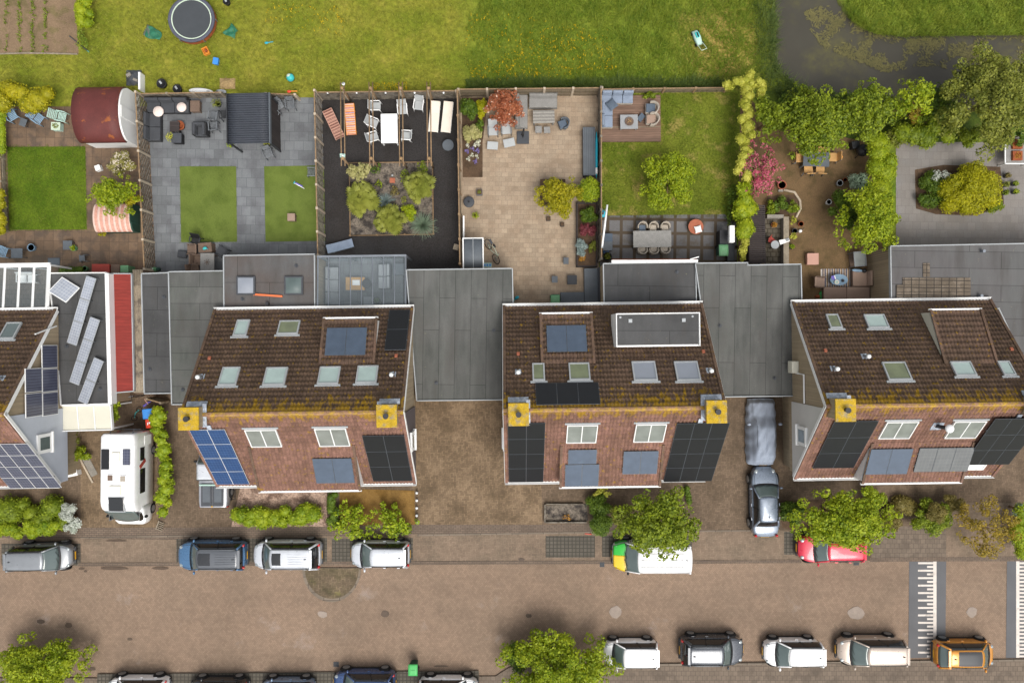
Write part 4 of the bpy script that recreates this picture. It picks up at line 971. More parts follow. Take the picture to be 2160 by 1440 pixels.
for q, d in (([(980,140),(1280,60),(1300,150),(1010,180)], 40), ([(990,20),(1240,60),(1200,120),(980,100)], 18), ([(560,10),(740,20),(720,80),(560,50)], 26), ([(790,176),(860,176),(860,192),(790,192)], 140)):
    o = blades('buttercups', q, d, .12, .05, 'buttercup', .2, .8); stuff(o, 'yellow buttercups scattered in the grass'); o['category'] = 'flowers'
stuff(blades('lawn_blades', [(12,307),(182,306),(186,487),(17,488)], 420, .07, .025, 'blade_lawn', .012, .9), 'short grass of the far left lawn')
stuff(blades('lawn_blades', [(1268,197),(1556,197),(1560,440),(1540,458),(1268,461)], 360, .09, .025, 'blade_lawn', .008, .9), 'short grass of the lawn with the deck')
stuff(blades('turf_pile', [(377,349),(500,349),(502,513),(380,513)], 260, .05, .02, 'blade_turf', .014, .9), 'pile of the left artificial turf')
stuff(blades('bank_reeds', [(1690,186),(1790,212),(1930,224),(2010,232),(2010,250),(1900,244),(1780,232),(1680,205)], 700, .5, .04, 'blade_reed', -.1, .9), 'reeds along the near bank of the ditch')
# pond weed floating just on the water
def weed():
    V = []; F = []; r = RNG
    poly = [(1700,20),(1760,0),(1790,30),(1850,66),(1900,78),(2200,74),(2200,140),(2060,150),(1960,135),(1870,150),(1800,120),(1740,95),(1712,60)]
    q = [P(*p) for p in poly]; xs = [p[0] for p in q]; ys = [p[1] for p in q]; n = 15000
    x = r.uniform(min(xs),max(xs),n); y = r.uniform(min(ys),max(ys),n); g = np.sin(x*1.7+np.sin(y*2.1)*1.5)+np.sin(y*2.9+x*.8)+.7*np.sin(x*4.3-y*3.1)
    k = inpoly(x,y,q) & (RNG.random(n) < np.clip((g+.9)*.42, 0, .9)); x, y = x[k], y[k]; n = len(x); a = r.random(n)*2*PI; s_ = .05+.11*r.random(n); z = -.285+.02*r.random(n)
    ca, sa = np.cos(a)*s_, np.sin(a)*s_
    V = np.stack([np.stack([x-ca,y-sa,z],-1),np.stack([x+sa*.35,y-ca*.35,z],-1),np.stack([x+ca,y+sa,z],-1),np.stack([x-sa*.35,y+ca*.35,z],-1)],1).reshape(-1,3)
    o = npmesh('pond_weed', V, np.arange(n*4).reshape(-1,4), 'pond_weed'); tag(o, 'olive weed floating on the ditch water', 'weed', None, 'stuff')
weed()
b = MB(); V = []; F = []
for (x, y0, y1, d) in ((15,-10,112,.5),(43,-10,112,1),(70,-10,112,.9),(97,-10,112,1.0)):
    y = y0
    while y < y1:
        if random.random() < d*.8:
            wx, wy = P(x+random.uniform(-4,4), y, 0); v, f = tuft_arrays(7, .17, .05, wx, wy, 0); F += [tuple(i+len(V) for i in q) for q in f]; V += v
        y += 3
o = npmesh('crop_rows', V, F, 'blade_green'); tag(o, 'rows of young green crops in the vegetable bed', 'crops', None, 'stuff')
b = MB(); b.tube([(*P(-40,116),.06),(*P(60,113),.08),(*P(165,115),.05)], .05, 5); o = b.build('edging_board', 'weathered_board'); tag(o, 'weathered edging pole along the vegetable bed', 'edging')
# --- top row hedges and shrubs
hedge('hedge', 'bright green hedge strip beside the vegetable bed', [(176,-20),(176,52)], 32, 1.0, 'leaf_bright', .1)
plant('shrub', 'straggly pale green weeds at the end of the bright hedge strip', 'shrub', 173, 82, 12, 26, .6, 'blade_green', .12, 6, .05, .7, .02, core=0)
hedge('hedge', 'yellow green hedge behind the far left garden chairs', [(-30,205),(60,200),(112,205)], 56, 1.7, 'leaf_yellow', .12, jit=.2)
plant('shrub', 'small green bush behind the red barrel roofed shed', 'shrub', 168, 200, 14, 16, 1.2, 'leaf_tree', .1, 6)
hedge('hedge', 'clipped green hedge at the left picture edge beside the chairs', [(2,240),(3,318)], 14, 1.0, 'leaf_hedge', .09)
hedge('hedge', 'yellowish shrub row at the left picture edge beside the lawn', [(-2,410),(2,490)], 26, 1.3, 'leaf_yellow', .1)
plant('rose_bush', 'cream flowering climbing rose on the plank fence', 'rose bush', 256, 345, 36, 28, 1.5, 'leaf_wflower', .11, 12, .3, .9)
plant('garden_tree', 'rounded bright green tree beside the pink store', 'tree', 238, 408, 44, 38, 3.0, 'leaf_bright', .12, 16, .9, 1, zp=2.2)
plant('shrub', 'yellow green bush between the round tree and the plank fence', 'shrub', 280, 420, 18, 16, 2.0, 'leaf_yellow', .1, 6)
plant('shrub', 'small yellow bush at the corner of the pink store', 'shrub', 216, 488, 10, 13, .6, 'leaf_yellow', .09, 5)
hedge('hedge', 'low green edging plants in front of the left conservatory', [(130,571),(172,570)], 13, .6, 'leaf_dark', .09)
plant('climbing_plant', 'light green climber over the end of the red store', 'climber', 244, 852, 13, 34, 2.2, 'leaf_bright', .14, 9, 1.0, .8, .04)
# --- gravel bed garden
plant('variegated_shrub', 'round cream variegated shrub in the gravel bed corner', 'shrub', 757, 361, 29, 25, 1.4, 'leaf_varieg', .11, 10)
fanpalm('left fan palm below the variegated shrub', 762, 417, 39, 1.5, 40); fanpalm('fan palm at the lower middle of the gravel bed', 820, 461, 36, 1.4, 36); fanpalm('fan palm at the right end of the gravel bed', 884, 390, 36, 1.5, 38)
plant('shrub', 'bright green round bush in the gravel bed', 'shrub', 863, 447, 17, 17, .8, 'leaf_bright', .12, 8)
tuft('grass_tuft', 'spiky grey green grass tuft at the gravel bed corner', 891, 474, 27, 'leaf_grey', 420, .03, .7)
tuft('grass_tuft', 'bluish grass tuft above the middle fan palm', 812, 424, 19, 'leaf_blue', 220, .03, .5)
for x, y, r_, m, lb in ((795,355,13,'leaf_dark','dark green fern beside the variegated shrub'),(855,372,14,'leaf_tree','green shrub tucked against the right fan palm'),(801,388,9,'leaf_bright','small bright fern in the middle of the gravel bed'),(833,404,10,'leaf_brown','brownish low plant near the terracotta slab'),(890,352,14,'leaf_tree','feathery green plant at the top of the gravel bed'),(852,422,7,'leaf_olive','tiny olive plant beside the bright round bush')):
    plant('fern', lb, 'plant', x, y, r_, r_, .5, m, .1, 5, .02, .7, 0, core=0)
# --- sand coloured terrace garden
plant('shrub', 'dark green shrub in the corner bed by the red maple', 'shrub', 992, 228, 21, 24, 1.2, 'leaf_dark', .09, 8)
plant('shrub', 'bright yellow shrub beside the red maple', 'shrub', 1017, 229, 12, 25, 1.3, 'leaf_gold', .09, 7)
plant('red_maple', 'red leaved maple with pink tips behind the loungers', 'tree', 1063, 225, 35, 35, 2.3, 'leaf_red', .1, 16, .6)
plant('shrub', 'small dark bush below the yellow shrub', 'shrub', 1013, 265, 12, 14, .8, 'leaf_dark', .09, 5)
plant('shrub', 'pale green glossy shrub above the white flowers', 'shrub', 994, 280, 20, 20, .9, 'leaf_varieg', .13, 8); M
plant('flower_clump', 'white flowering clump in the terrace bed', 'flowers', 1008, 302, 9, 8, .4, 'petal_white', .07, 5, .02, .8, 0, core=.5)
for x, y, m, lb in ((987,308,'petal_white','uppermost small white flower cluster in the narrow bed'),(985,319,'petal_purple','purple flower cluster at the left side of the narrow bed'),(1007,318,'petal_purple','purple flower cluster at the right side of the narrow bed'),(995,328,'petal_white','white flower cluster in the middle of the narrow bed'),(988,336,'petal_white','lower left white flower cluster in the narrow bed'),(1005,331,'petal_white','lower right white flower cluster in the narrow bed'),(1002,341,'petal_purple','lowest purple flower cluster in the narrow bed'),(996,314,'petal_purple','purple flower cluster between the upper white ones')):
    plant('flower_cluster', lb, 'flowers', x, y, 5.5, 5.5, .22, m, .06, 4, .02, .8, 0, 'bedding flowers in the narrow terrace bed', core=0, crown='petals')
plant('planter_tree', 'yellow green bushy tree in the planter on the terrace', 'tree', 1179, 411, 41, 39, 2.3, 'leaf_yellow', .1, 16, .7)
plant('round_bush', 'dense round green bush beside the planter tree', 'bush', 1241, 401, 29, 31, 1.6, 'leaf_hedge', .08, 14, .1, lob=(.35,.5), spread=.55)
plant('shrub', 'mid green bush at the top of the terrace planter', 'shrub', 1243, 453, 18, 20, 1.0, 'leaf_dark', .09, 7)
plant('shrub', 'dark red shrub in the terrace planter', 'shrub', 1240, 487, 19, 16, .9, 'leaf_maroon', .09, 7)
plant('shrub', 'silvery variegated bush hanging over the terrace planter edge', 'shrub', 1225, 521, 15, 20, .9, 'leaf_blue', .08, 8)
plant('shrub', 'olive shrub beside the silvery bush in the planter', 'shrub', 1250, 520, 10, 16, .7, 'leaf_olive', .08, 5)
plant('shrub', 'small orange leaved plant at the planter foot', 'plant', 1231, 544, 10, 8, .4, 'leaf_orange', .08, 5)
# --- lawn garden
plant('garden_tree', 'spreading bright green tree on the lawn', 'tree', 1412, 378, 52, 52, 2.8, 'leaf_bright', .11, 20, 1.0, zp=2.2, lob=(.2,.36), spread=.84)
plant('shrub', 'low green weeds behind the deck fence', 'shrub', 1372, 202, 16, 8, .5, 'leaf_tree', .09, 5, .02)
plant('shrub', 'tall weeds at the lawn edge under the hedge', 'shrub', 1545, 430, 16, 46, .8, 'leaf_dark', .1, 8, .02, .5, .02, core=.4)
hedge('climbing_hedge', 'tall pale yellow hedge between lawn and brown garden', [(1576,182),(1573,240),(1570,310),(1566,375)], 30, 2.2, 'leaf_lime', .1, jit=.22)
hedge('climbing_hedge', 'yellow arm of the hedge reaching over the back fence', [(1530,180),(1575,172),(1582,152)], 16, 2.3, 'leaf_lime', .1, jit=.25)
hedge('climbing_hedge', 'yellow arm of the hedge bending down toward the trees', [(1580,176),(1606,176),(1607,205)], 16, 2.3, 'leaf_lime', .1, jit=.25)
hedge('climbing_hedge', 'green leafy lower end of the tall hedge', [(1566,385),(1572,440),(1577,490)], 44, 2.0, 'leaf_bright', .13, jit=.2)
plant('climber', 'yellow climber at the foot of the tall hedge', 'climber', 1567, 515, 12, 32, 1.8, 'leaf_lime', .11, 8, .6)
# --- brown garden
plant('flowering_tree', 'pink flowering tree beside the tall hedge', 'tree', 1605, 358, 38, 56, 2.6, 'leaf_pink', .11, 18, .8)
plant('garden_tree', 'green tree at the corner behind the pink tree', 'tree', 1628, 248, 40, 42, 3.2, 'leaf_tree', .14, 14, 1.2, zp=2.4)
plant('garden_tree', 'tall green tree above the dining table', 'tree', 1725, 262, 62, 62, 4.6, 'leaf_tree', .15, 22, 2.0, zp=3.6)
plant('garden_tree', 'yellow green tree over the ditch bank', 'tree', 1826, 232, 56, 56, 4.6, 'leaf_tree', .15, 18, 2.2, zp=3.6)
plant('garden_tree', 'light branching tree leaning toward the water', 'tree', 1925, 205, 44, 40, 4.8, 'leaf_bright', .15, 14, 2.4, .8, zp=3.8, core=.5)
plant('shrub', 'feathery green shrub over the ditch near the reeds', 'shrub', 1695, 205, 26, 30, 2.6, 'leaf_tree', .12, 10, .8, .8, core=.5)
hedge('hedge', 'tall clipped bright green hedge between brown and paved garden', [(1864,296),(1867,345),(1867,402)], 56, 2.2, 'leaf_bright', .09, 1.2, jit=.06, zp=2.0)
plant('garden_tree', 'large yellow green tree above the glass cabinet', 'tree', 1840, 458, 56, 68, 3.8, 'leaf_bright', .13, 22, 1.4, zp=3.0)
plant('flowering_shrub', 'dark green shrub with white specks left of the large tree', 'shrub', 1782, 445, 36, 46, 1.8, 'leaf_dark', .12, 12)
plant('shrub', 'grey green shrub above the large yellow green tree', 'shrub', 1815, 385, 26, 20, 1.4, 'leaf_grey', .1, 7)
for x, y, rx, ry, m, lb in ((1643,430,22,18,'leaf_dark','leafy green plants in the curved bed'),(1672,436,14,17,'leaf_tree','round green shrub at the tip of the curved bed'),(1626,437,12,18,'leaf_tree','broad leaved plant beside the pink tree'),(1672,465,7,11,'leaf_lime','upper yellow plant along the low stone wall'),(1673,499,7,9,'leaf_lime','lower yellow plant along the low stone wall')):
    plant('shrub', lb, 'plant', x, y, rx, ry, .7, m, .1, 6, .02, .8, .02)
for x,y,rx,ry,h,m,lb in ((1660,218,30,22,1.4,'leaf_dark','dark bank shrub between reeds and corner tree'),(1690,262,30,26,1.8,'leaf_tree','green bush below the feathery shrub'),(1778,216,34,24,2.2,'leaf_dark','dark bank shrub between the two tall trees'),(1880,232,34,30,2.4,'leaf_tree','green bush right of the yellow green bank tree'),(1890,290,24,26,1.4,'leaf_olive','olive bush above the clipped hedge end'),(2010,250,34,30,2.0,'leaf_olive','olive bush left of the big olive tree'),(1950,255,30,28,2.0,'leaf_tree','leafy bush below the dark rounded shrub'),(2140,290,34,26,1.6,'leaf_dark','dark bush under the right edge of the olive tree'),(2150,165,34,50,3.2,'leaf_olive','olive tree at the right picture edge over the ditch')):
    plant('shrub', lb, 'shrub', x, y, rx, ry, h, m, .13, 10, .2, .9)
# --- paved garden at the right
plant('willow', 'large olive tree on the ditch bank at the right', 'tree', 2085, 215, 88, 90, 5.2, 'leaf_olive', .14, 30, 2.0, 1.0, .12, zp=3.8, lob=(.18,.32), spread=.84)
plant('shrub', 'rounded dark green shrub left of the olive tree', 'shrub', 1975, 220, 40, 36, 2.6, 'leaf_dark', .13, 12)
hedge('hedge', 'broad loose green hedge above the paved garden', [(1905,275),(1960,280),(2010,285)], 56, 1.8, 'leaf_tree', .12, jit=.2)
plant('shrub', 'orange tinted shrub below the leaning tree', 'shrub', 1925, 238, 24, 20, 2.0, 'leaf_autumn', .11, 8)
plant('shrub', 'green shrub under the right side of the olive tree', 'shrub', 2050, 285, 34, 22, 1.6, 'leaf_tree', .11, 8)
plant('yellow_bush', 'big domed yellow bush in the paved garden bed', 'bush', 2056, 397, 63, 55, 2.0, 'leaf_gold', .1, 26, .3, 1, lob=(.26,.38), spread=.78, flat_=.7)
plant('shrub', 'dark green ground shrubs left of the domed yellow bush', 'shrub', 1968, 405, 36, 46, .9, 'leaf_dark', .1, 12, .05)
plant('flower_clump', 'grey white flowering clump above the dark ground shrubs', 'flowers', 1985, 372, 22, 14, 1.0, 'leaf_white', .08, 7, .1, .5, .02, core=.4)
plant('shrub', 'green shrub edging the right side of the domed yellow bush', 'shrub', 2098, 430, 20, 20, .8, 'leaf_tree', .1, 6, .05)
# --- street side
hedge('hedge', 'mixed dark green hedge at the lower left front garden', [(-20,1088),(60,1085),(125,1085)], 60, 1.1, 'leaf_tree', .12, jit=.25)
hedge('hedge', 'yellow green front row of the lower left hedge', [(-20,1122),(60,1118),(125,1112)], 34, 1.2, 'leaf_hedge', .1, jit=.2)
plant('white_shrub', 'white flowering shrub at the end of the lower left hedge', 'shrub', 148, 1094, 26, 40, 1.1, 'leaf_white', .1, 12, .05)
hedge('climbing_hedge', 'ivy row between the motorhome and the pickup', [(326,868),(340,930),(342,1000),(346,1050),(340,1082)], 34, 1.5, 'leaf_hedge', .16, jit=.3, dens=.8)
plant('shrub', 'green spiky plant by the path of the left house', 'shrub', 166, 957, 26, 18, .8, 'leaf_bright', .12, 7, .05)
plant('shrub', 'brownish shrub against the left house cladding', 'shrub', 152, 925, 14, 20, .7, 'leaf_olive', .11, 6, .05)
hedge('hedge', 'clipped yellow green hedge along the pink gravel bed', [(498,1094),(580,1088),(672,1084)], 46, 1.0, 'leaf_hedge', .11, jit=.14)
hedge('hedge', 'narrow green hedge between the pink gravel and the ochre bed', [(702,1042),(702,1108)], 24, .9, 'leaf_dark', .1)
plant('shrub', 'loose light green bush at the left of the ochre bed', 'shrub', 742, 1100, 42, 38, 1.3, 'leaf_hedge', .16, 11, .1, .9, core=.5)
plant('shrub', 'loose light green bush at the right of the ochre bed', 'shrub', 826, 1102, 46, 34, 1.3, 'leaf_hedge', .16, 11, .1, .9, core=.5)
for x, y, lb in ((752,1074,'small sprig growing at the left of the ochre bed'),(832,1068,'small sprig growing at the right of the ochre bed')): plant('sprig', lb, 'plant', x, y, 9, 9, .3, 'leaf_hedge', .1, 4, .02, .7, 0, core=0)
plant('yellow_bush', 'bright yellow dome bush under the front bay', 'bush', 1271, 1037, 25, 13, 1.0, 'leaf_lime', .09, 10, .1)
plant('shrub', 'dark olive conifer below the bright yellow dome', 'shrub', 1262, 1068, 30, 24, 1.1, 'leaf_dark', .1, 9, .05)
plant('shrub', 'yellow olive conifer left of the street tree', 'shrub', 1310, 1085, 26, 28, 1.3, 'leaf_olive', .1, 9, .05)
plant('round_bush', 'dense dark green ball bush by the parking bay', 'bush', 1266, 1105, 27, 27, 1.3, 'leaf_dark', .08, 14, .05, lob=(.35,.5), spread=.55)
plant('street_tree', 'green street tree overhanging the white and green van', 'tree', 1390, 1103, 80, 66, 4.6, 'leaf_tree', .15, 24, 2.0, zp=3.6)
hedge('hedge', 'thin weedy strip right of the street tree', [(1450,1030),(1455,1062)], 10, .4, 'leaf_dark', .09)
plant('street_tree', 'bright green street tree overhanging the red car', 'tree', 1786, 1100, 100, 60, 4.2, 'leaf_bright', .15, 26, 1.8, zp=3.3)
plant('shrub', 'dark green bush behind the left end of the red car', 'shrub', 1672, 1082, 30, 28, 1.2, 'leaf_dark', .11, 9)
plant('shrub', 'yellow green shrub behind the bright street tree', 'shrub', 1845, 1052, 28, 24, 1.4, 'leaf_hedge', .11, 8)
plant('shrub', 'straw coloured bush right of the bright street tree', 'shrub', 1884, 1098, 18, 24, 1.2, 'leaf_brown', .09, 8)
hedge('hedge', 'low brown hedge between the two street bushes', [(1880,1070),(1930,1078)], 44, .8, 'leaf_brown', .1, jit=.2)
plant('round_bush', 'green bush with a brown thorny top', 'bush', 1966, 1090, 46, 42, 1.5, 'leaf_tree', .11, 14, .1)
plant('shrub', 'brown twiggy crown in the middle of the green bush', 'shrub', 1972, 1082, 24, 24, 1.8, 'leaf_brown', .08, 8, .4)
plant('shrub', 'dark brown hedge bush at the back of the green bush', 'shrub', 2012, 1062, 24, 22, 1.2, 'leaf_brown', .09, 7)
plant('sparse_tree', 'sparse orange leaved small tree over the paved corner', 'tree', 2085, 1115, 56, 52, 2.6, 'leaf_autumn', .1, 22, .9, .75, .05, core=0, lob=(.14,.26), spread=.9)
hedge('hedge', 'clipped green hedge cut by the lower right edge', [(2152,1078),(2152,1165)], 40, 1.5, 'leaf_hedge', .1, jit=.08)
plant('shrub', 'silver leaved shrub above the right edge hedge', 'shrub', 2150, 1075, 16, 18, 1.3, 'leaf_blue', .09, 6)
plant('street_tree', 'rounded yellow green street tree at the lower left corner', 'tree', 78, 1412, 90, 56, 2.6, 'leaf_bright', .14, 28, .15, zp=1.9)
plant('street_tree', 'spreading yellow green street tree beside the parked white car', 'tree', 1178, 1418, 106, 70, 3.0, 'leaf_bright', .14, 30, .15, zp=2.2, spread=.82, lob=(.2,.34))
plant('shrub', 'dark green shrub under the spreading street tree', 'shrub', 1094, 1385, 30, 34, 1.4, 'leaf_dark', .11, 9)
# ---------------------------------------------------------------- fences
def fence(label, p0, p1, h, nposts, style='slats', mat='fence_wood', pmat='concrete', pr=.07, board_h=.11, gap=.035):
    a = Vector(P(*p0)); c = Vector(P(*p1)); d = c-a; L = d.length; ang = math.degrees(math.atan2(d.y, d.x))
    o = bpy.data.objects.new('garden_fence', None); COL.objects.link(o); o.location = ((a.x+c.x)/2, (a.y+c.y)/2, 0); o.rotation_euler = (0,0,R(ang)); tag(o, label, 'fence', 'fences between the back gardens')
    n = nposts-1; rr = random.Random(int(L*100))
    for i in range(n):
        x0 = -L/2+L*i/n+pr; x1 = -L/2+L*(i+1)/n-pr; b = MB()
        if style == 'slats':
            z = .12
            while z < h-.06:
                b.box((x0+x1)/2, rr.uniform(-.004,.004), z, x1-x0, .025, board_h); z += board_h+gap
            for q in (.2,.5,.8): b.box(x0+(x1-x0)*q, .026, h*.5, .06, .025, h-.1)
        elif style == 'lattice':
            m = max(4, int((x1-x0)/.2)); z = .1
            k = 0
            while z < h-.05:
                for j in range(m):
                    if (j+k) % 2 == 0: b.box(x0+(j+.5)*(x1-x0)/m, 0, z, (x1-x0)/m*.96, .03, .12)
                z += .14; k += 1
            for q in (.02,.5,.98): b.box(x0+(x1-x0)*q, .03, h*.5, .05, .03, h-.05)
        else:
            m = int((x1-x0)/.125)
            for j in range(m): b.box(x0+(j+.5)*(x1-x0)/m, rr.uniform(-.012,.012), h*.5+rr.uniform(-.02,.02), (x1-x0)/m*.92, .022, h-.05)
            for z in (.3, h-.3): b.box((x0+x1)/2, .035, z, x1-x0, .04, .08)
        b.build('panel', mat, o)
        b = MB(); b.box((x0+x1)/2, 0, h+.0, x1-x0, .07, .03); b.build('top_rail', 'pole_wood', o)
    for i in range(nposts):
        x = -L/2+L*i/n; b = MB(); b.box(x,0,(h+.05)/2,2*pr,2*pr,h+.05); b.build('post', pmat, o, bevel=.01)
    return o
fence('long open slatted fence with pale concrete posts beside the grey slab garden', (310,210), (328,572), 1.4, 7, 'lattice', 'fence_dark')
fence('low dark plank fence behind the black corner sofa', (311,209), (478,206), .95, 4, 'boards', 'fence_dark', 'weathered_board')
fence('short plank fence with an orange toy on it behind the wire chairs', (572,209), (632,211), 1.0, 2, 'boards', 'fence_dark', 'concrete')
fence('slatted fence along the left side of the black gravel garden', (679,211), (686,545), 1.75, 8, 'lattice', 'fence_dark')
fence('plank fence with little white lamps behind the pergola', (679,211), (966,208), 1.4, 6, 'boards', 'fence_dark', 'concrete')
fence('brown board fence dividing black gravel from the sandy terrace', (969,211), (974,562), 1.7, 8, 'boards', 'fence_wood', 'pole_wood')
fence('plank fence with white concrete posts behind the red maple', (970,205), (1264,202), 1.4, 6, 'boards', 'fence_wood', 'concrete')
fence('dark plank fence between the sandy terrace and the lawn garden', (1261,204), (1262,552), 1.7, 8, 'boards', 'fence_dark', 'fence_dark')
fence('low board fence at the far end of the lawn garden', (1267,197), (1526,194), .75, 5, 'boards', 'fence_wood', 'pole_wood')
fence('low rusty board fence behind the red barrel shed', (184,208), (292,206), 1.0, 3, 'boards', 'fence_wood', 'rust')
fence('grey timber edging fence left of the far left lawn', (9,285), (17,488), .5, 5, 'boards', 'weathered_board', 'weathered_board')
fence('grey plank side fence beside the broad right garage', (1866,532), (1872,648), 1.3, 4, 'boards', 'weathered_board', 'weathered_board')
fence('slatted wooden gate beside the dark shed and pickup drive', (330,838), (358,846), 1.2, 2, 'slats', 'fence_dark', 'fence_wood')

# ---------------------------------------------------------------- small builders
def gchair(label, px, py, rz, seat='grey_sling', frame='white_plastic', w=.56, d=.56, sh=.43, bh=.95, arms=True, group=None, name='garden_chair', z=0, recl=14, cat='chair', slats=0, solid=False):
    # faces local +x
    o = T(name, label, cat, px, py, z+.5, rz, group, z); t = .028
    b = MB()
    if slats:
        for i in range(slats): b.box(-d/2+(i+.5)*d/slats, 0, sh, d/slats*.72, w*.92, .025)
    else: b.box(0,0,sh,d,w*.9,.045 if not solid else .12)
    b.build('seat', seat, o, bevel=.012)
    b = MB(); hb = bh-sh; m = Matrix.Translation((-d/2-.02,0,sh+.02)) @ Matrix.Rotation(R(-recl-90),4,'Y')
    if slats:
        for i in range(slats): b.xbox(m @ Matrix.Translation((hb*(i+.6)/slats,0,0)), hb/slats*.7, w*.9, .025)
    else: b.xbox(m @ Matrix.Translation((hb/2,0,0)), hb, w*.92, .05 if not solid else .1)
    b.build('backrest', seat, o, bevel=.012)
    for sx in (-1,1):
        for sy in (-1,1):
            b = MB(); b.tube([(sx*(d/2+(.08 if sx<0 else .02)),sy*w*.5,0),(sx*d*.42,sy*w*.5,sh+(.2 if arms else 0))], t, 6); b.build('leg', frame, o, True)
    b = MB(); tx = -d/2-.02-math.sin(R(recl))*hb; tz = sh+math.cos(R(recl))*hb
    b.tube([(-d/2,-w*.48,sh),(tx,-w*.48,tz),(tx,w*.48,tz),(-d/2,w*.48,sh)], t*.8, 6); b.build('back_frame', frame, o, True)
    if arms:
        for sy in (-1,1): b = MB(); b.box(-.04,sy*w*.52,sh+.21,d*1.05,.065,.03); b.build('armrest', frame, o, bevel=.01)
    return o
def tub_chair(label, px, py, rz, mat, cush, group=None, w=.66, name='tub_chair', bh=.78):
    o = T(name, label, 'chair', px, py, .5, rz, group, 0); b = MB(); n = 18; V = []; F = []
    for k in range(n+1):
        a = R(70)+R(220)*k/n; hh = bh-.18*abs(k/n-.5)*2
        for (r_, z) in ((w*.5,.12),(w*.54,hh),(w*.44,hh),(w*.42,.3)): V.append((r_*math.cos(a)-.02, r_*math.sin(a), z))
    for k in range(n):
        for j in range(3): F.append((k*4+j,k*4+j+1,(k+1)*4+j+1,(k+1)*4+j))
    b.add(V, F); b.build('backrest', mat, o, True)
    b = MB(); b.box(.04,0,.28,w*.85,w*.82,.2); b.build('seat', mat, o, bevel=.03)
    b = MB(); b.box(.06,0,.43,w*.74,w*.72,.11); b.build('cushion', cush, o, bevel=.04)
    for sx in (-1,1):
        for sy in (-1,1): b = MB(); b.tube([(sx*w*.36,sy*w*.36,0),(sx*w*.33,sy*w*.33,.2)], .025); b.build('leg', 'metal_dark', o)
    return o
def dining_chair(label, px, py, rz, group, mat='beige_wicker', cush='tan_cushion'):
    return tub_chair(label, px, py, rz, mat, cush, group, .58, 'dining_chair', .84)
def table(label, px, py, lx, ly, h=.74, rz=0, top='white_plastic', leg='white_plastic', name='garden_table', lr=.04, th=.045, group=None, inset=.08, z=0, bev=.015, cat='table'):
    o = T(name, label, cat, px, py, z+h, rz, group, z); b = MB(); b.box(0,0,h-th/2,lx,ly,th); b.build('table_top', top, o, bevel=bev)
    for sx in (-1,1):
        for sy in (-1,1): b = MB(); b.box(sx*(lx/2-inset),sy*(ly/2-inset),(h-th)/2,lr*2,lr*2,h-th); b.build('leg', leg, o)
    return o
def rtable(label, px, py, r, h, top, leg, name='round_table', cat='table'):
    o = T(name, label, cat, px, py, h, 0, None, 0); b = MB(); b.cyl(0,0,h-.04,h,r,n=28); b.build('table_top', top, o, bevel=.01)
    for i in range(3): a = 2*PI*i/3; b = MB(); b.tube([(r*.8*math.cos(a),r*.8*math.sin(a),0),(r*.5*math.cos(a),r*.5*math.sin(a),h-.04)], .025); b.build('leg', leg, o)
    return o
def boxy(name, label, cat, px, py, lx, ly, h, rz, mat, lid=None, lidm=None, group=None, lh=.05, z=0, legs=None):
    o = T(name, label, cat, px, py, z+h, rz, group, z); z0 = .12 if legs else 0; b = MB(); b.box(0,0,(z0+h-lh)/2,lx-.03,ly-.03,h-lh-z0); b.build('body', mat, o, bevel=.015)
    b = MB(); b.box(0,0,h-lh/2,lx,ly,lh); b.build(lid or 'top', lidm or mat, o, bevel=.012)
    if legs:
        for sx in (-1,1):
            for sy in (-1,1): b = MB(); b.box(sx*(lx/2-.06),sy*(ly/2-.06),.06,.05,.05,.12); b.build('leg', legs, o)
    return o
def pot(label, px, py, r, h, mat, leafm=None, lr=None, lh=.35, name='flower_pot', soil='soil', group=None, square=False, z=0, ls=.08):
    o = T(name, label, 'flower pot', px, py, z+h, 0, group, z); b = MB()
    if square: b.box(0,0,h*.5,2*r,2*r,h); b.build('pot', mat, o, bevel=.02); b = MB(); b.box(0,0,h+.006,1.7*r,1.7*r,.012); b.build('soil', soil, o)
    else: b.lathe(0,0,[(r*.72,0),(r,h),(r*.86,h),(r*.84,h-.03)],20); b.build('pot', mat, o); b = MB(); b.cyl(0,0,h-.07,h-.03,r*.82); b.build('soil', soil, o)
    if leafm:
        lr = lr or r*1.1; V, F = leaf_arrays([(0,0,h+lh*.4,lr,lr,lh*.6),(lr*.3,-lr*.2,h+lh*.5,lr*.6,lr*.6,lh*.5)], 130, ls, .5, .4); npmesh('foliage', V, F, leafm, o)
    return o
def lounger(label, px, py, rz, pad, frame, group, L=1.9, w=.62, back=18, pad_th=.05, bars=0, split=.6):
    o = T('sun_lounger', label, 'sun lounger', px, py, .35, rz, group, 0); h = .32; xs = L*(split-.5)   # head at +x
    for sy in (-1,1): b = MB(); b.box(0,sy*w*.47,h-.03,L,.045,.05); b.build('rail', frame, o)
    for x in (-L*.38, L*.3):
        for sy in (-1,1): b = MB(); b.box(x,sy*w*.45,(h-.05)/2,.045,.045,h-.05); b.build('leg', frame, o)
    def part(nm, x0, x1, tilt, piv):
        m = Matrix.Translation((piv,0,h)) @ Matrix.Rotation(R(-tilt),4,'Y'); b = MB()
        b.xbox(m @ Matrix.Translation(((x0+x1)/2-piv,0,pad_th/2)), x1-x0, w*.96, pad_th); b.build(nm, pad, o, bevel=.015)
        if bars:
            b = MB(); nb = max(2, int((x1-x0)/.14))
            for i in range(nb+1): b.xbox(m @ Matrix.Translation((x0-piv+(x1-x0)*i/nb,0,pad_th+.008)), .022, w, .016)
            for sy in (-1,1): b.xbox(m @ Matrix.Translation(((x0+x1)/2-piv,sy*w*.49,pad_th*.6)), x1-x0, .03, .05)
            b.build('cords', bars, o)
    part('seat_pad', -L/2, xs, 0, -L/2); part('back_pad', xs, L/2, back, xs)
    return o
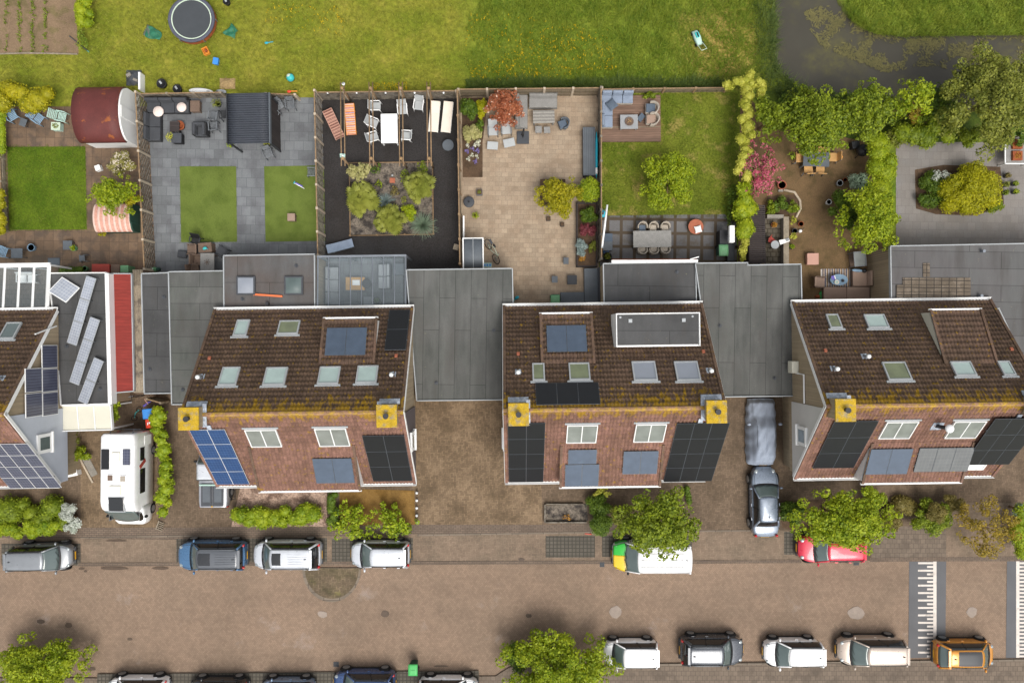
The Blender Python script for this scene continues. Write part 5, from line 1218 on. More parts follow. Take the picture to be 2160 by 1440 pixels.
def sofa(label, px, py, segs, base, cush, h=.36, z=0, rz=0, name='lounge_sofa', group=None):
    """segs: (x0,y0,x1,y1, back sides, cushions along x, along y) in metres round the given point"""
    o = T(name, label, 'sofa', px, py, z+.4, rz, group, z)
    for (x0,y0,x1,y1,backs,nx_,ny_) in segs:
        b = MB(); b.b2(x0,y0,.06,x1,y1,h-.08); b.build('base', base, o, bevel=.02)
        dx, dy = (x1-x0)/nx_, (y1-y0)/ny_
        for i in range(nx_):
            for j in range(ny_): b = MB(); b.b2(x0+i*dx+.012,y0+j*dy+.012,h-.08,x0+(i+1)*dx-.012,y0+(j+1)*dy-.012,h+.07); b.build('seat_cushion', cush, o, bevel=.04)
        for s_ in backs:
            n = nx_ if s_ in 'NS' else ny_
            b = MB()
            if s_ == 'N': b.b2(x0,y1,0.06,x1,y1+.07,.72)
            if s_ == 'S': b.b2(x0,y0-.07,.06,x1,y0,.72)
            if s_ == 'W': b.b2(x0-.07,y0,.06,x0,y1,.72)
            if s_ == 'E': b.b2(x1,y0,.06,x1+.07,y1,.72)
            b.build('back_frame', base, o, bevel=.02)
            for i in range(n):
                b = MB()
                if s_ in 'NS':
                    y = y1-.1 if s_ == 'N' else y0+.1; b.box(x0+(i+.5)*dx, y, h+.26, dx-.04, .17, .4, rx=-12 if s_=='N' else 12)
                else:
                    x = x1-.1 if s_ == 'E' else x0+.1; b.box(x, y0+(i+.5)*dy, h+.26, .17, dy-.04, .4, ry=12 if s_=='E' else -12)
                b.build('back_cushion', cush, o, bevel=.05)
    return o
def cushion(label, px, py, z, w, mat, rz=0, cat='cushion', name='cushion', round_=False):
    o = T(name, label, cat, px, py, z, rz, None, z); b = MB()
    def f(u, v, s):
        a, c = 2*u-1, 2*v-1; e = (1-abs(a)**3)*(1-abs(c)**3); k = 1-.12*(1-abs(a)**2)*0 - .1*(1-a*a)*(abs(c)) - .0
        return (a*w/2*(1-.08*(1-c*c)), c*w/2*(1-.08*(1-a*a)), .01+.075+s*.075*e**.5)
    if round_: b.lathe(0,0,[(.01,0),(w*.46,.01),(w*.5,.06),(w*.46,.11),(.01,.13)],24)
    else: b.grid(lambda u,v: f(u,v,1), 10, 10); b.grid(lambda u,v: f(1-u,v,-1), 10, 10)
    b.build('cushion_cover', mat, o, True); return o
def wheelie(label, px, py, rz, mat='green_bin', z=0):
    o = T('wheelie_bin', label, 'wheelie bin', px, py, z+1.0, rz, None, z)
    b = MB(); vs = []
    for (w_, d_, zz) in ((.4,.46,.1),(.54,.66,1.0)): vs += [(-w_/2,-d_/2,zz),(w_/2,-d_/2,zz),(w_/2,d_/2,zz),(-w_/2,d_/2,zz)]
    b.add(vs, [(3,2,1,0),(4,5,6,7),(0,1,5,4),(1,2,6,5),(2,3,7,6),(3,0,4,7)]); b.build('bin_body', 'dark_green', o, bevel=.02)
    b = MB(); b.grid(lambda u,v: (-.29+.58*u, -.36+.72*v, 1.02+.05*math.sin(PI*v)), 4, 8); l = b.build('lid', mat, o, True, solid=.03)
    b = MB(); b.box(0,.08,1.085,.3,.2,.015); b.build('lid_panel', mat, l)
    b = MB(); b.tube([(-.24,.38,.98),(.24,.38,.98)], .02); b.build('handle', 'dark_green', o)
    for sx in (-1,1): b = MB(); m0 = len(b.v); b.cyl(0,0,-.03,.03,.1); b.v = [(sx*.25+z_, .3+x_, .1+y_) for (x_,y_,z_) in b.v]; b.build('wheel', 'rubber', o)
    return o
def simple(name, label, cat, px, py, z, rz, parts, group=None, zp=None):
    """parts: list of (part name, MB, material, smooth)"""
    o = T(name, label, cat, px, py, z if zp is None else zp, rz, group, z)
    for p in parts: p[1].build(p[0], p[2], o, p[3] if len(p) > 3 else False, bevel=p[4] if len(p) > 4 else 0)
    return o
def mb(f): b = MB(); f(b); return b

# ---------------------------------------------------------------- play field
o = T('trampoline', 'round sunken trampoline with dark mat and pale ring on the field', 'trampoline', 409, 46, .35, 0)
b = MB(); b.cyl(0,0,.33,.35,1.2,n=40); b.build('jumping_mat', 'trampoline_mat', o)
b = MB(); b.lathe(0,0,[(1.2,.33),(1.2,.365),(1.27,.365),(1.27,.33)],48); b.build('inner_ring', 'mint', o)
b = MB(); b.lathe(0,0,[(1.27,.33),(1.27,.38),(1.36,.42),(1.46,.39),(1.48,.33)],48); b.build('spring_pad', 'trampoline_pad', o, True)
b = MB(); b.lathe(0,0,[(1.4,.0),(1.46,.02),(1.46,.32),(1.4,.32)],48); b.build('frame_skirt', 'rust', o)
for i in range(6): a = 2*PI*i/6; b = MB(); b.tube([(1.5*math.cos(a),1.5*math.sin(a),0),(1.5*math.cos(a),1.5*math.sin(a),.34)], .03); b.build('leg', 'metal_grey', o)
def tarp(label, px, py, w, d, rz, mat):
    o = T('tarp', label, 'tarp', px, py, .05, rz, None, 0); r = random.Random(px)
    p = [r.random()*6 for _ in range(4)]
    b = MB(); b.grid(lambda u,v: ((u-.5)*w*(1-.25*math.sin(v*3+p[0])), (v-.5)*d*(1+.2*math.sin(u*4+p[1])), .05+.05*math.sin(u*9+p[2])*math.cos(v*7+p[3])+.04), 16, 12); b.build('sheet', mat, o, True, solid=.01)
    return o
o = tarp('crumpled green tarp left of the trampoline', 325, 72, .85, .65, -20, 'tarp'); b = MB(); b.grid(lambda u,v: (-.62+.42*u*(1-.2*v), -.3+.7*v, .07+.04*math.sin(u*8+v*6)), 8, 8); b.build('grey_flap', 'tarp_grey', o, True, solid=.01)
tarp('small green tarp right of the trampoline', 489, 67, .75, .7, -35, 'tarp')
simple('toy_crate','orange and white toy tub on the grass below the trampoline','toy tub',436,110,0,25,[('tub',mb(lambda b:(b.box(0,0,.03,.34,.46,.06),b.box(-.17,0,.12,.04,.46,.2),b.box(.17,0,.12,.04,.46,.2),b.box(0,.21,.12,.3,.04,.2),b.box(0,-.21,.12,.3,.04,.2))),'orange_plastic'),('contents',mb(lambda b:b.ell(.02,.04,.12,.1,.12,.07)),'rust',True)])
simple('toy_box','small blue plastic box lying on the grass','toy box',458,132,0,-10,[('box',mb(lambda b:b.box(0,0,.12,.3,.38,.24)),'sky_blue',False,.03),('lid',mb(lambda b:b.box(0,0,.255,.34,.42,.03)),'sky_blue',False,.01)])
simple('toy_plane','light blue toy shovel in the grass','toy',567,91,0,5,[('blade',mb(lambda b:b.ell(-.13,0,.05,.13,.08,.03)),'aqua',True),('handle',mb(lambda b:b.tube([(-.05,0,.06),(.3,.03,.06)],.025)),'aqua')])
simple('toy_ball','mint green ball on the grass near the fence gap','ball',615,167,0,0,[('ball',mb(lambda b:b.ell(0,0,.24,.25,.25,.24,20,12)),'teal',True),('top_patch',mb(lambda b:b.ell(-.04,.05,.33,.17,.17,.155,16,10)),'mint',True)])
simple('toy_gun','orange toy blaster lying on the plank fence top','toy',617,193,1.03,0,[('barrel',mb(lambda b:b.box(.12,0,.03,.4,.06,.06)),'orange_plastic',False,.02),('grip',mb(lambda b:b.ell(-.2,-.02,.04,.14,.09,.05)),'red_plastic',True)])
for px,py,lb,r_ in ((340,176,'larger black round tub standing behind the plank fence',.31),(373,187,'smaller black round tub standing behind the plank fence',.28),(477,3,'black round bucket at the top picture edge',.22)):
    o = simple('tub',lb,'tub',px,py,0,random.uniform(0,90),[('tub',mb(lambda b:b.lathe(0,0,[(r_*.8,0),(r_,.3),(r_*.86,.31),(r_*.8,.24),(.02,.24)],24)),'black',True),('handle',mb(lambda b:b.box(-.02,.05,.33,.12,.22,.03,rz=20)),'grey_trim',False,.02)],'black tubs outside the fence',zp=.3)
simple('surfboard','white rounded board leaning behind the plank fence','surfboard',423,192,0,-4,[('board',mb(lambda b:b.ell(0,0,.14,.78,.2,.12,24,10)),'white_plastic',True),('fin',mb(lambda b:b.box(.5,0,.26,.16,.03,.1)),'grey_trim')],zp=.2)
simple('surfboard','small grey board tip leaning behind the plank fence','surfboard',465,193,0,0,[('board',mb(lambda b:b.ell(0,0,.12,.35,.16,.1,18,8)),'grey_trim',True),('fin',mb(lambda b:b.box(-.2,0,.22,.12,.03,.08)),'charcoal')],zp=.2)
simple('panel','narrow white panel standing on edge at the shed corner','panel',290,168,0,90,[('board',mb(lambda b:b.box(0,0,.3,1.1,.13,.6)),'white_plastic',False,.01),('edge_strip',mb(lambda b:b.box(0,.09,.2,.9,.04,.4)),'grey_trim')],zp=.8)
simple('rubble_heap','grey rubbish heap around the white panel','heap',283,165,0,0,[('plastic_sheet',mb(lambda b:b.grid(lambda u,v:(-.5+u,-.5+v,.02+.22*math.sin(PI*u)*math.sin(PI*v)+.05*math.sin(17*u)*math.sin(13*v)),14,14)),'charcoal',True),('debris',mb(lambda b:(b.box(-.2,.1,.26,.3,.2,.12,rz=30),b.box(.2,-.2,.22,.3,.15,.1,rz=-20))),'grey_concrete')])
simple('grass_heap','pinkish brown heap of dry clippings behind the sofa fence','heap',480,177,0,0,[('clippings',mb(lambda b:b.grid(lambda u,v:(-.5+u,-.35+.7*v,.02+.2*math.sin(PI*u)*math.sin(PI*v)+.03*math.sin(23*u)*math.sin(19*v)),18,14)),'dry_grass',True),('twig',mb(lambda b:b.tube([(-.2,.1,.2),(.1,.3,.45)],.012)),'pole_wood')])
simple('stick','dark pole lying across the vegetable bed corner','pole',167,93,0,-39,[('pole',mb(lambda b:b.tube([(-.75,0,.08),(.75,0,.12)],.03)),'charcoal'),('tip',mb(lambda b:b.tube([(.75,0,.12),(.9,0,.12)],.02)),'aqua')])
# mower on the dry patch
o = T('lawn_mower','teal and white electric lawn mower on the dry grass','lawn mower',1472,78,.3,112,None,0)
b = MB(); b.grid(lambda u,v:(-.5+1.0*u,(v-.5)*(.5-.12*abs(2*u-1)),.12+.2*math.sin(PI*min(1,max(0,u)))**.5*(1-(2*v-1)**4)**.5),14,10); b.build('deck','pale_green',o,True,solid=.03)
b = MB(); b.box(.12,0,.34,.36,.24,.14); b.build('motor_cover','teal',o,bevel=.05)
b = MB(); b.box(.1,0,.42,.3,.08,.02); b.build('vent','black',o)
for x in (-.4,.36):
    for sy in (-1,1): b = MB(); b.cyl(0,0,-.03,.03,.1); b.v=[(x+x_,sy*.24+z_,.1+y_) for x_,y_,z_ in b.v]; b.build('wheel','rubber',o)
b = MB(); b.tube([(-.4,-.18,.2),(-.85,-.18,.45),(-.95,-.18,.5),(-.95,.18,.5),(-.85,.18,.45),(-.4,.18,.2)],.022); b.build('handle','mint',o)

# ---------------------------------------------------------------- far left garden
def arch(label, x0, x1, y0, y1, hs, hc, roofm, wallm, name, corr=0, end='white_paint'):
    cx, cy = (x0+x1)/2, (y0+y1)/2; a = P(x0,y0,0); c = P(x1,y1,0); o = T(name, label, 'shed', cx, cy, 0, .8); w = c[0]-a[0]; d = a[1]-c[1]
    ny_ = 24
    def sec(v): t = PI*v; return (-d/2*math.cos(t)*1.0, hs+(hc-hs)*math.sin(t))
    nu = 4 if not corr else corr*8
    b = MB(); b.grid(lambda u,v:(-w/2-.12+(w+.0)*u, sec(v)[0]*1.05, sec(v)[1]+.04+(.035*math.sin(u*corr*2*PI) if corr else 0)), nu, ny_); b.build('roof', roofm, o, True, solid=.04)
    b = MB(); pts = [sec(v/ny_) for v in range(ny_+1)]; b.extr([(-d/2,0)]+pts+[(d/2,0)], -w/2, w/2-.02); b.build('wall', wallm, o)
    b = MB(); b.box(w/2+.0,0,.9*hs+.2,.05,.7,1.4*min(1.2,hs)); b.build('door', end, o)
    return o
arch('red barrel roofed shed with a white end wall by the plank fence', 202, 296, 204, 312, 1.35, 2.35, 'shed_roof', 'white_paint', 'garden_shed')
arch('pink ribbed barrel roofed store beside the round green tree', 222, 297, 436, 492, .7, 1.15, 'pink_sheet', 'dark_green', 'garden_store', 7, 'dark_green')
G = 'folding chairs of the far left garden'
gchair('pale blue reclining folding chair near the left edge', 24, 243, -60, 'pale_blue', 'pale_blue', .6, .6, .42, 1.05, True, G, slats=6, recl=30)
gchair('pale blue folding chair in the middle of the three', 80, 250, -35, 'pale_blue', 'pale_blue', .56, .5, .42, .95, True, G, slats=6, recl=20)
gchair('pale mint high backed chair beside the green crate', 129, 246, -12, 'pale_green', 'pale_green', .58, .52, .42, 1.05, True, G, slats=6, recl=24)
table('small grey stool beside the reclining blue chair', 48, 258, .42, .5, .42, -20, 'slate', 'charcoal', 'stool', .02, cat='stool')
o = boxy('planter', 'mint green crate planted with a small plant', 'planter', 117, 266, .58, .5, .4, -2, 'pale_green', 'rim', 'mint'); V, F = leaf_arrays([(0,0,.42,.2,.17,.1)], 90, .07, .6, .3); npmesh('foliage', V, F, 'leaf_olive', o)
simple('paper','square white sheet on the ground below the rose','sheet',211,356,0,20,[('sheet',mb(lambda b:b.box(0,0,.15,.34,.34,.3)),'white_plastic',False,.02),('base',mb(lambda b:b.box(0,0,.01,.36,.36,.02)),'grey_trim')])
gchair('blue folding chair at the left edge near the conservatory', 4, 530, -20, 'pale_blue', 'pale_blue', .58, .56, .42, .95, True, G, slats=6, recl=24)
table('dark grey square table beside the left edge blue chair', 35, 534, .72, .62, .6, 0, 'slate', 'charcoal', 'garden_table', .02)
pot('pale blue round pot on the brown slabs', 65, 522, .24, .3, 'pale_blue', None)
table('grey square side table holding a green bowl', 142, 517, .58, .58, .42, 0, 'slate', 'charcoal', 'side_table', .02)
pot('lime green potted succulent by the grey side table', 154, 523, .2, .3, 'green_bin', 'leaf_bright', .2, .2)
gchair('small grey blue metal chair near the green bin', 171, 544, 185, 'slate', 'metal_grey', .4, .36, .4, .55, False, None, 'metal_chair')
simple('floor_mat','dark grey mat lying on the brown slabs','mat',114,552,.02,0,[('mat',mb(lambda b:b.box(0,0,.02,.74,.46,.03)),'slate',False,.008),('edge',mb(lambda b:b.box(0,0,.012,.78,.5,.02)),'charcoal')])
pot('green rounded pot by the red cupboard', 178, 566, .16, .34, 'green_bin', None)
boxy('cupboard','low red two lid cupboard against the garage end','cupboard',212,566,1.1,.55,.9,0,'red_sheet','lid','red_sheet')
boxy('cupboard','brown wooden cupboard beside the red cupboard','cupboard',243,567,.56,.55,.8,0,'rust','lid','brown_wicker')
boxy('rubbish_box','square green bin against the garage end','bin',262,567,.5,.45,.85,0,'green_bin','lid','green_bin')
simple('gas_bottles','green glass bottle lying at the fence foot','bottle',330,569,0,0,[('bottle',mb(lambda b:b.lathe(0,0,[(.05,0),(.14,.02),(.15,.3),(.06,.4),(.05,.5)],14)),'green_bin',True),('second_bottle',mb(lambda b:b.lathe(.2,.02,[(.05,0),(.11,.02),(.11,.26),(.05,.34)],14)),'dark_green',True),('cap',mb(lambda b:b.cyl(0,0,.5,.54,.06)),'mint')])

# ---------------------------------------------------------------- grey slab garden
o = sofa('black L shaped lounge sofa in the corner of the grey slab garden', 355, 252, [(-1.38,.42,1.3,1.25,'N',3,1),(-1.38,-1.35,-.5,.4,'W',1,2)], 'black_wicker', 'black_cushion')
cushion('round pale pink cushion at the corner of the black sofa', 335, 236, .45, .68, 'pink_white', round_=True); cushion('round pale pink cushion at the right of the black sofa', 384, 227, .45, .62, 'pink_white', round_=True)
boxy('side_table','brown slatted wooden cube beside the black sofa','side table',411,224,.6,.7,.45,0,'brown_wicker','top','brown_wicker',legs='pole_wood')
table('black slatted low table in front of the black sofa', 368, 267, .62, .66, .42, 0, 'black_boards', 'black', 'coffee_table')
simple('fire_bowl','rusty half round fire bowl beside the black table','fire bowl',384,268,0,0,[('bowl',mb(lambda b:b.lathe(0,0,[(.1,.05),(.26,.2),(.3,.36),(.26,.36),(.1,.14)],18)),'rust',True),('stand',mb(lambda b:b.cyl(0,0,0,.08,.2)),'black')])
boxy('planter_box','black open box standing beside the sofa end','planter box',372,291,.62,.62,.5,0,'black','rim','charcoal')
pot('small pot with a yellow variegated plant beside the black box', 361, 290, .15, .3, 'charcoal', 'leaf_lime', .3, .4)
sofa('black wicker armchair facing the sofa', 424, 275, [(-.38,-.38,.38,.4,'NWE',1,1)], 'black_wicker', 'black_cushion', name='armchair')
GW = 'wire chairs on the grey slabs'
gchair('wire mesh chair nearest the black armchair', 450, 243, 80, 'metal_grey', 'metal_grey', .5, .5, .42, .8, True, GW, 'wire_chair', slats=9)
gchair('wire mesh chair below the other one beside the black armchair', 450, 265, 95, 'metal_grey', 'metal_grey', .5, .5, .42, .8, True, GW, 'wire_chair', slats=9)
gchair('dark wire chair half under the black roofed shelter', 472, 240, 100, 'metal_dark', 'metal_dark', .5, .5, .42, .8, True, GW, 'wire_chair', slats=9)
gchair('wire chair at the upper left beyond the shelter', 587, 222, -60, 'metal_grey', 'metal_grey', .52, .5, .42, .82, True, GW, 'wire_chair', slats=9)
gchair('wire chair at the upper right near the fence gap', 612, 220, -85, 'metal_grey', 'metal_grey', .52, .5, .42, .82, True, GW, 'wire_chair', slats=9)
gchair('wire chair close beside the shelter wall', 578, 240, -35, 'metal_grey', 'metal_grey', .52, .5, .42, .82, True, GW, 'wire_chair', slats=9)
gchair('wire chair alone above the right artificial lawn', 565, 323, -70, 'metal_grey', 'metal_grey', .52, .5, .42, .82, True, GW, 'wire_chair', slats=9)
gchair('pale metal chair at the edge of the right artificial lawn', 656, 363, 180, 'metal_grey', 'metal_grey', .5, .48, .42, .8, True, GW, 'wire_chair', slats=9)
pot('potted plant between sofa side table and wire chairs', 458, 219, .2, .35, 'charcoal', 'leaf_olive', .32, .45); pot('small potted grass below the shelter', 487, 305, .14, .2, 'charcoal', 'leaf_hedge', .25, .3); pot('yellow green potted grass right of the shelter', 565, 302, .18, .25, 'charcoal', 'leaf_lime', .28, .4)
o = T('garden_shelter','black corrugated shelter roof on posts above the grey slabs','shelter',524,250,2.2,.8,None,0); w, d = 2.6, 3.05
b = MB(); b.grid(lambda u,v:(-w/2+w*u,-d/2+d*v,2.2+.03*math.sin(v*PI*44)+.06*(u-.5)),4,264); b.build('corrugated_roof','black_sheet',o,True,solid=.03)
b = MB(); b.b2(-w/2-.03,-d/2,2.06,-w/2+.03,d/2,2.26); b.build('left_fascia','metal_dark',o); b = MB(); b.b2(w/2-.03,-d/2,2.06,w/2+.05,d/2,2.3); b.build('right_fascia','slate',o)
for sx in (-1,1):
    for sy in (-1,1): b = MB(); b.box(sx*(w/2-.08),sy*(d/2-.08),1.03,.1,.1,2.06); b.build('post','metal_dark',o)
b = MB(); b.b2(w/2-.1,-d/2+.1,0,w/2-.06,d/2-.1,2.0); b.build('side_screen','black_boards',o)
simple('toy_glider','white and purple toy glider on the artificial lawn','toy',631,392,0,-28,[('fuselage',mb(lambda b:b.tube([(-.36,0,.08),(.4,0,.08)],.035,8,.02)),'white_plastic',True),('wing',mb(lambda b:b.box(0,.06,.1,.5,.06,.02)),'purple'),('tail',mb(lambda b:b.box(-.33,.04,.13,.05,.16,.02)),'aqua')])
boxy('storage_cube','taupe cube stool on the right artificial lawn','stool',614,458,.48,.48,.42,0,'brown_wicker','top','tan_cushion')
GB = 'brown wicker chairs round the cluttered table'
o = table('pale topped table cluttered with branches by the extension', 437, 553, .88, 1.15, .74, 0, 'grey_wicker', 'brown_wicker', 'garden_table'); b = MB()
for i in range(7): a = i*.9; b.tube([(0,0,.76),(.2*math.cos(a),.2*math.sin(a),.8)],.014,5)
b.build('branches','brown_wicker',o)
gchair('brown wicker chair left of the cluttered table', 418, 548, 0, 'brown_wicker', 'brown_wicker', .6, .56, .42, .85, True, GB, 'wicker_chair', solid=True)
gchair('brown wicker chair turned sideways above the cluttered table', 404, 526, 180, 'brown_wicker', 'brown_wicker', .6, .56, .42, .85, True, GB, 'wicker_chair', solid=True)
gchair('brown wicker chair at the lower left by the wall', 410, 566, 10, 'brown_wicker', 'brown_wicker', .56, .54, .42, .85, True, GB, 'wicker_chair', solid=True)
gchair('dark sling chair right of the turquoise thing', 466, 530, 150, 'black_cushion', 'metal_dark', .6, .6, .42, .95, True, None, 'sling_chair', recl=30)
gchair('black folded chair at the artificial lawn edge', 412, 507, -100, 'black', 'metal_dark', .6, .3, .42, .9, True, None, 'folding_chair', recl=25)
o = boxy('side_table','brown wicker table with a turquoise bowl on it','side table',432,522,.85,.6,.68,4,'brown_wicker','top','brown_wicker'); simple('toy','turquoise plastic toy on the brown wicker table','toy',433,524,.72,20,[('body',mb(lambda b:b.ell(0,0,.07,.14,.1,.07)),'teal',True),('handle',mb(lambda b:b.tube([(.05,0,.1),(.17,-.12,.06)],.02)),'aqua')])
simple('floor_cushion','black square cushion left of the brown chairs','cushion',387,537,0,-8,[('cushion',mb(lambda b:b.box(0,0,.12,.58,.46,.24)),'black_cushion',False,.05),('seam',mb(lambda b:b.box(0,0,.12,.6,.48,.02)),'charcoal')])

# ---------------------------------------------------------------- black gravel garden
for i, px in enumerate((723, 783, 846, 905)):
    lb = ['leftmost','second','third','rightmost'][i]
    o = T('pergola_frame', f'{lb} of the four pole pergola frames over the black gravel', 'pergola', px, 262, 2.3, .6, 'pole pergola frames over the black gravel', 0)
    for sx in (-1,1): b = MB(); b.tube([(sx*.11,2.55,2.3),(sx*.11,0,2.32),(sx*.11,-2.55,2.3)],.034,8); b.build('beam','pole_wood',o,True)
    for y in (2.15,-2.1): b = MB(); b.tube([(0,y,0),(0,y,2.4)],.06,10); b.build('post','pole_wood',o,True)
    for y in (2.15,-2.1): b = MB(); b.cyl(0,y,2.36,2.42,.09,n=12); b.build('post_cap','yellow_plate' if False else 'wood',o)
for px, lb in ((692,'first'),(753,'second'),(814,'third'),(875,'fourth'),(936,'fifth')):
    simple('fence_lamp', f'{lb} small white globe lamp from the left on the back fence', 'lamp', px, 199, 1.25, 0, [('globe',mb(lambda b:b.ell(0,.05,.1,.065,.065,.065,12,8)),'flat_white',True),('bracket',mb(lambda b:b.box(0,0,.03,.04,.14,.04)),'metal_dark')], 'globe lamps on the back fence')
simple('globe_lamp','white globe hanging on the top of the leftmost pergola frame','lamp',725,178,2.3,0,[('globe',mb(lambda b:b.ell(0,0,.07,.1,.1,.1,14,9)),'flat_white',True),('cap',mb(lambda b:b.cyl(0,0,.16,.19,.04)),'metal_dark')])
simple('cloth','white and blue cloth tied on the leftmost pergola frame','cloth',723,329,2.3,0,[('cloth',mb(lambda b:b.grid(lambda u,v:(-.16+.32*u,-.12+.24*v,.06+.05*math.sin(7*u)*math.cos(6*v)),8,8)),'pale_green',True),('knot',mb(lambda b:b.ell(0,0,.1,.06,.05,.05)),'white_plastic',True)])
GL = 'sun loungers on the black gravel'
lounger('striped brown lounger slanting beside the left fence', 704, 262, 115, 'brown_stripe', 'teak', GL, 1.95, .62, 8, .03, 'peach'); lounger('orange and violet striped lounger beside the slanting one', 739, 252, 94, 'orange_stripe', 'orange_plastic', GL, 1.95, .62, 8, .03, 'orange_plastic')
lounger('left cream padded lounger under the right pergola', 916, 246, 85, 'cream_pad', 'white_plastic', GL, 1.95, .62, 6); lounger('right cream padded lounger beside the terrace fence', 943, 247, 84, 'cream_pad', 'white_plastic', GL, 1.95, .62, 6)
lounger('grey blue lounger at the foot of the gravel bed', 717, 519, 195, 'blue_cushion', 'slate', GL, 1.7, .56, 14)
table('white rectangular garden table on the black gravel', 821, 271, 1.05, 1.85, .72, 1, 'white_plastic', 'white_plastic')
GC = 'white armchairs on the black gravel'
gchair('white armchair at the top of the white table', 793, 224, 0, group=GC); gchair('white armchair at the upper left side of the white table', 787, 259, -22, group=GC); gchair('white armchair at the lower left side of the white table', 788, 289, 18, group=GC)
gchair('white armchair at the right side of the white table', 856, 286, 176, group=GC); gchair('white armchair facing down beside the third pergola frame', 849, 231, -85, group=GC, recl=22); gchair('white armchair facing down near the cream loungers', 883, 222, -98, group=GC, recl=22)
rtable('round dark grey table on the black gravel', 945, 306, .36, .5, 'slate', 'metal_dark')
o = T('bed_edging','round log border framing the planting bed','edging',826,420,.15,.3,None,0)
for (x0,y0,x1,y1) in ((737,344,913,343),(738,344,739,497),(739,497,914,495),(913,343,914,495)):
    a = P(x0,y0); c = P(x1,y1); b = MB(); ox, oy = o.location[:2]; b.tube([(a[0]-ox,a[1]-oy,.1),(c[0]-ox,c[1]-oy,.1)],.035,8); b.build('log','pole_wood',o,True)
for px,py in ((739,497),(796,496),(854,495),(914,494),(913,420)): b = MB(); x,y = P(px,py); b.cyl(x-ox,y-oy,0,.2,.06,n=10); b.build('peg','pole_wood',o)
simple('stepping_stone','orange terracotta slab in the middle of the gravel bed','slab',828,381,0,0,[('slab',mb(lambda b:b.box(0,0,.04,.34,.32,.08)),'terracotta',False,.01),('lamp',mb(lambda b:b.ell(0,.32,.08,.07,.07,.08)),'grey_trim',True)])
boxy('log_box','small weathered wooden box by the terrace fence','box',962,521,.34,.36,.4,-15,'fence_wood','lid','weathered_board')
# garden room interior
sofa('light grey three seat sofa on the left in the glass room', 702, 603, [(-.36,-1.2,.36,1.2,'W',1,3)], 'charcoal', 'grey_cushion'); sofa('light grey two seat sofa on the right in the glass room', 811, 583, [(-.4,-.78,.36,.78,'E',1,2)], 'charcoal', 'grey_cushion')
table('wooden coffee table with a tray in the glass room', 749, 598, 1.2, .82, .4, 0, 'teak', 'teak', 'coffee_table'); boxy('tray','dark tray with white cup on the wooden coffee table','tray',751,596,.48,.34,.06,0,'charcoal','rim','white_plastic',z=.41)
boxy('footstool','pale grey footstool near the house in the glass room','footstool',777,635,.62,.55,.42,0,'charcoal','cushion','grey_cushion',lh=.16)
rtable('round dark side table in the middle of the glass room', 773, 598, .3, .44, 'metal_dark', 'metal_dark'); pot('black plant pot beside the footstool in the glass room', 795, 634, .24, .4, 'metal_dark', 'leaf_dark', .2, .25); boxy('side_table','dark square side table at the glass room corner','side table',840,568,.7,.72,.5,0,'charcoal','top','slate')
# left conservatory interior
for x, lb in ((47,'left'),(65,'right')): gchair(f'white wire chair on the {lb} inside the left conservatory', x, 588, -90, 'white_plastic', 'white_plastic', .55, .5, .42, .85, True, 'chairs inside the left conservatory')

# ---------------------------------------------------------------- sandy terrace
sofa('grey bench sofa standing along the maple', 1101, 233, [(-.36,-1.1,.36,1.0,'W',1,1)], 'grey_wicker', 'grey_wicker'); sofa('grey covered bench sofa along the back fence', 1144, 214, [(-.85,-.4,.95,.38,'N',1,1)], 'grey_wicker', 'grey_wicker')
table('grey table with a wavy slatted top on the terrace', 1147, 246, 1.36, .82, .66, 1, 'wave_top', 'grey_wicker')
table('left small grey stool below the wavy table', 1136, 273, .42, .44, .42, 0, 'grey_wicker', 'charcoal', 'stool', .02, group='small grey stools by the wavy table', cat='stool'); table('right small grey stool below the wavy table', 1154, 274, .4, .4, .42, 3, 'grey_wicker', 'charcoal', 'stool', .02, group='small grey stools by the wavy table', cat='stool')
tub_chair('grey tub armchair turned toward the wavy table', 1189, 260, 200, 'slate', 'dark_cushion')
GT = 'grey reclining chairs by the maple'
gchair('left grey reclining chair below the maple', 1040, 276, -88, 'grey_sling', 'metal_grey', .6, .52, .38, 1.0, True, GT, recl=34); gchair('right grey reclining chair below the maple', 1068, 273, -86, 'grey_sling', 'metal_grey', .6, .52, .38, 1.0, True, GT, recl=34)
table('left grey footstool in front of the reclining chairs', 1039, 307, .68, .5, .38, -4, 'grey_sling', 'metal_grey', 'footstool', .02, group='footstools of the reclining chairs', cat='stool'); table('right grey footstool in front of the reclining chairs', 1074, 301, .72, .52, .38, 12, 'grey_sling', 'metal_grey', 'footstool', .02, group='footstools of the reclining chairs', cat='stool')
simple('folded_parasol','dark square parasol base with folded black parasol','parasol',1103,291,0,0,[('base_plate',mb(lambda b:b.box(0,0,.06,.78,.8,.12)),'charcoal',False,.02),('pole',mb(lambda b:b.tube([(0,0,.1),(.02,.2,1.2)],.03)),'black'),('folded_canopy',mb(lambda b:b.tube([(-.05,-.1,.9),(0,.05,1.0),(.05,.3,1.05)],.1,8,.04)),'black',True)])
o = boxy('storage_chest','long dark grey slatted storage chest beside the turquoise board','chest',1243,319,.78,3.05,.62,.5,'charcoal','lid','slate'); 
b = MB()
for i in range(1,7): b.box(-.39+.78*i/7,0,.622,.012,3.0,.006)
b.build('lid_grooves','black',o)
simple('paddle_board','long turquoise paddle board on edge beside the storage chest','paddle board',1258,327,.1,90,[('board',mb(lambda b:b.ell(0,0,.4,1.5,.09,.36,24,10)),'aqua',True),('stripe',mb(lambda b:b.ell(-1.0,0,.42,.3,.094,.3,14,8)),'white_plastic',True)],zp=.5)
GK = 'black pots on the terrace'
pot('upper black square pot below the planter tree', 1157, 461, .13, .24, 'black', None, square=True, group=GK); pot('lower black square pot below the planter tree', 1186, 473, .13, .24, 'black', None, square=True, group=GK)
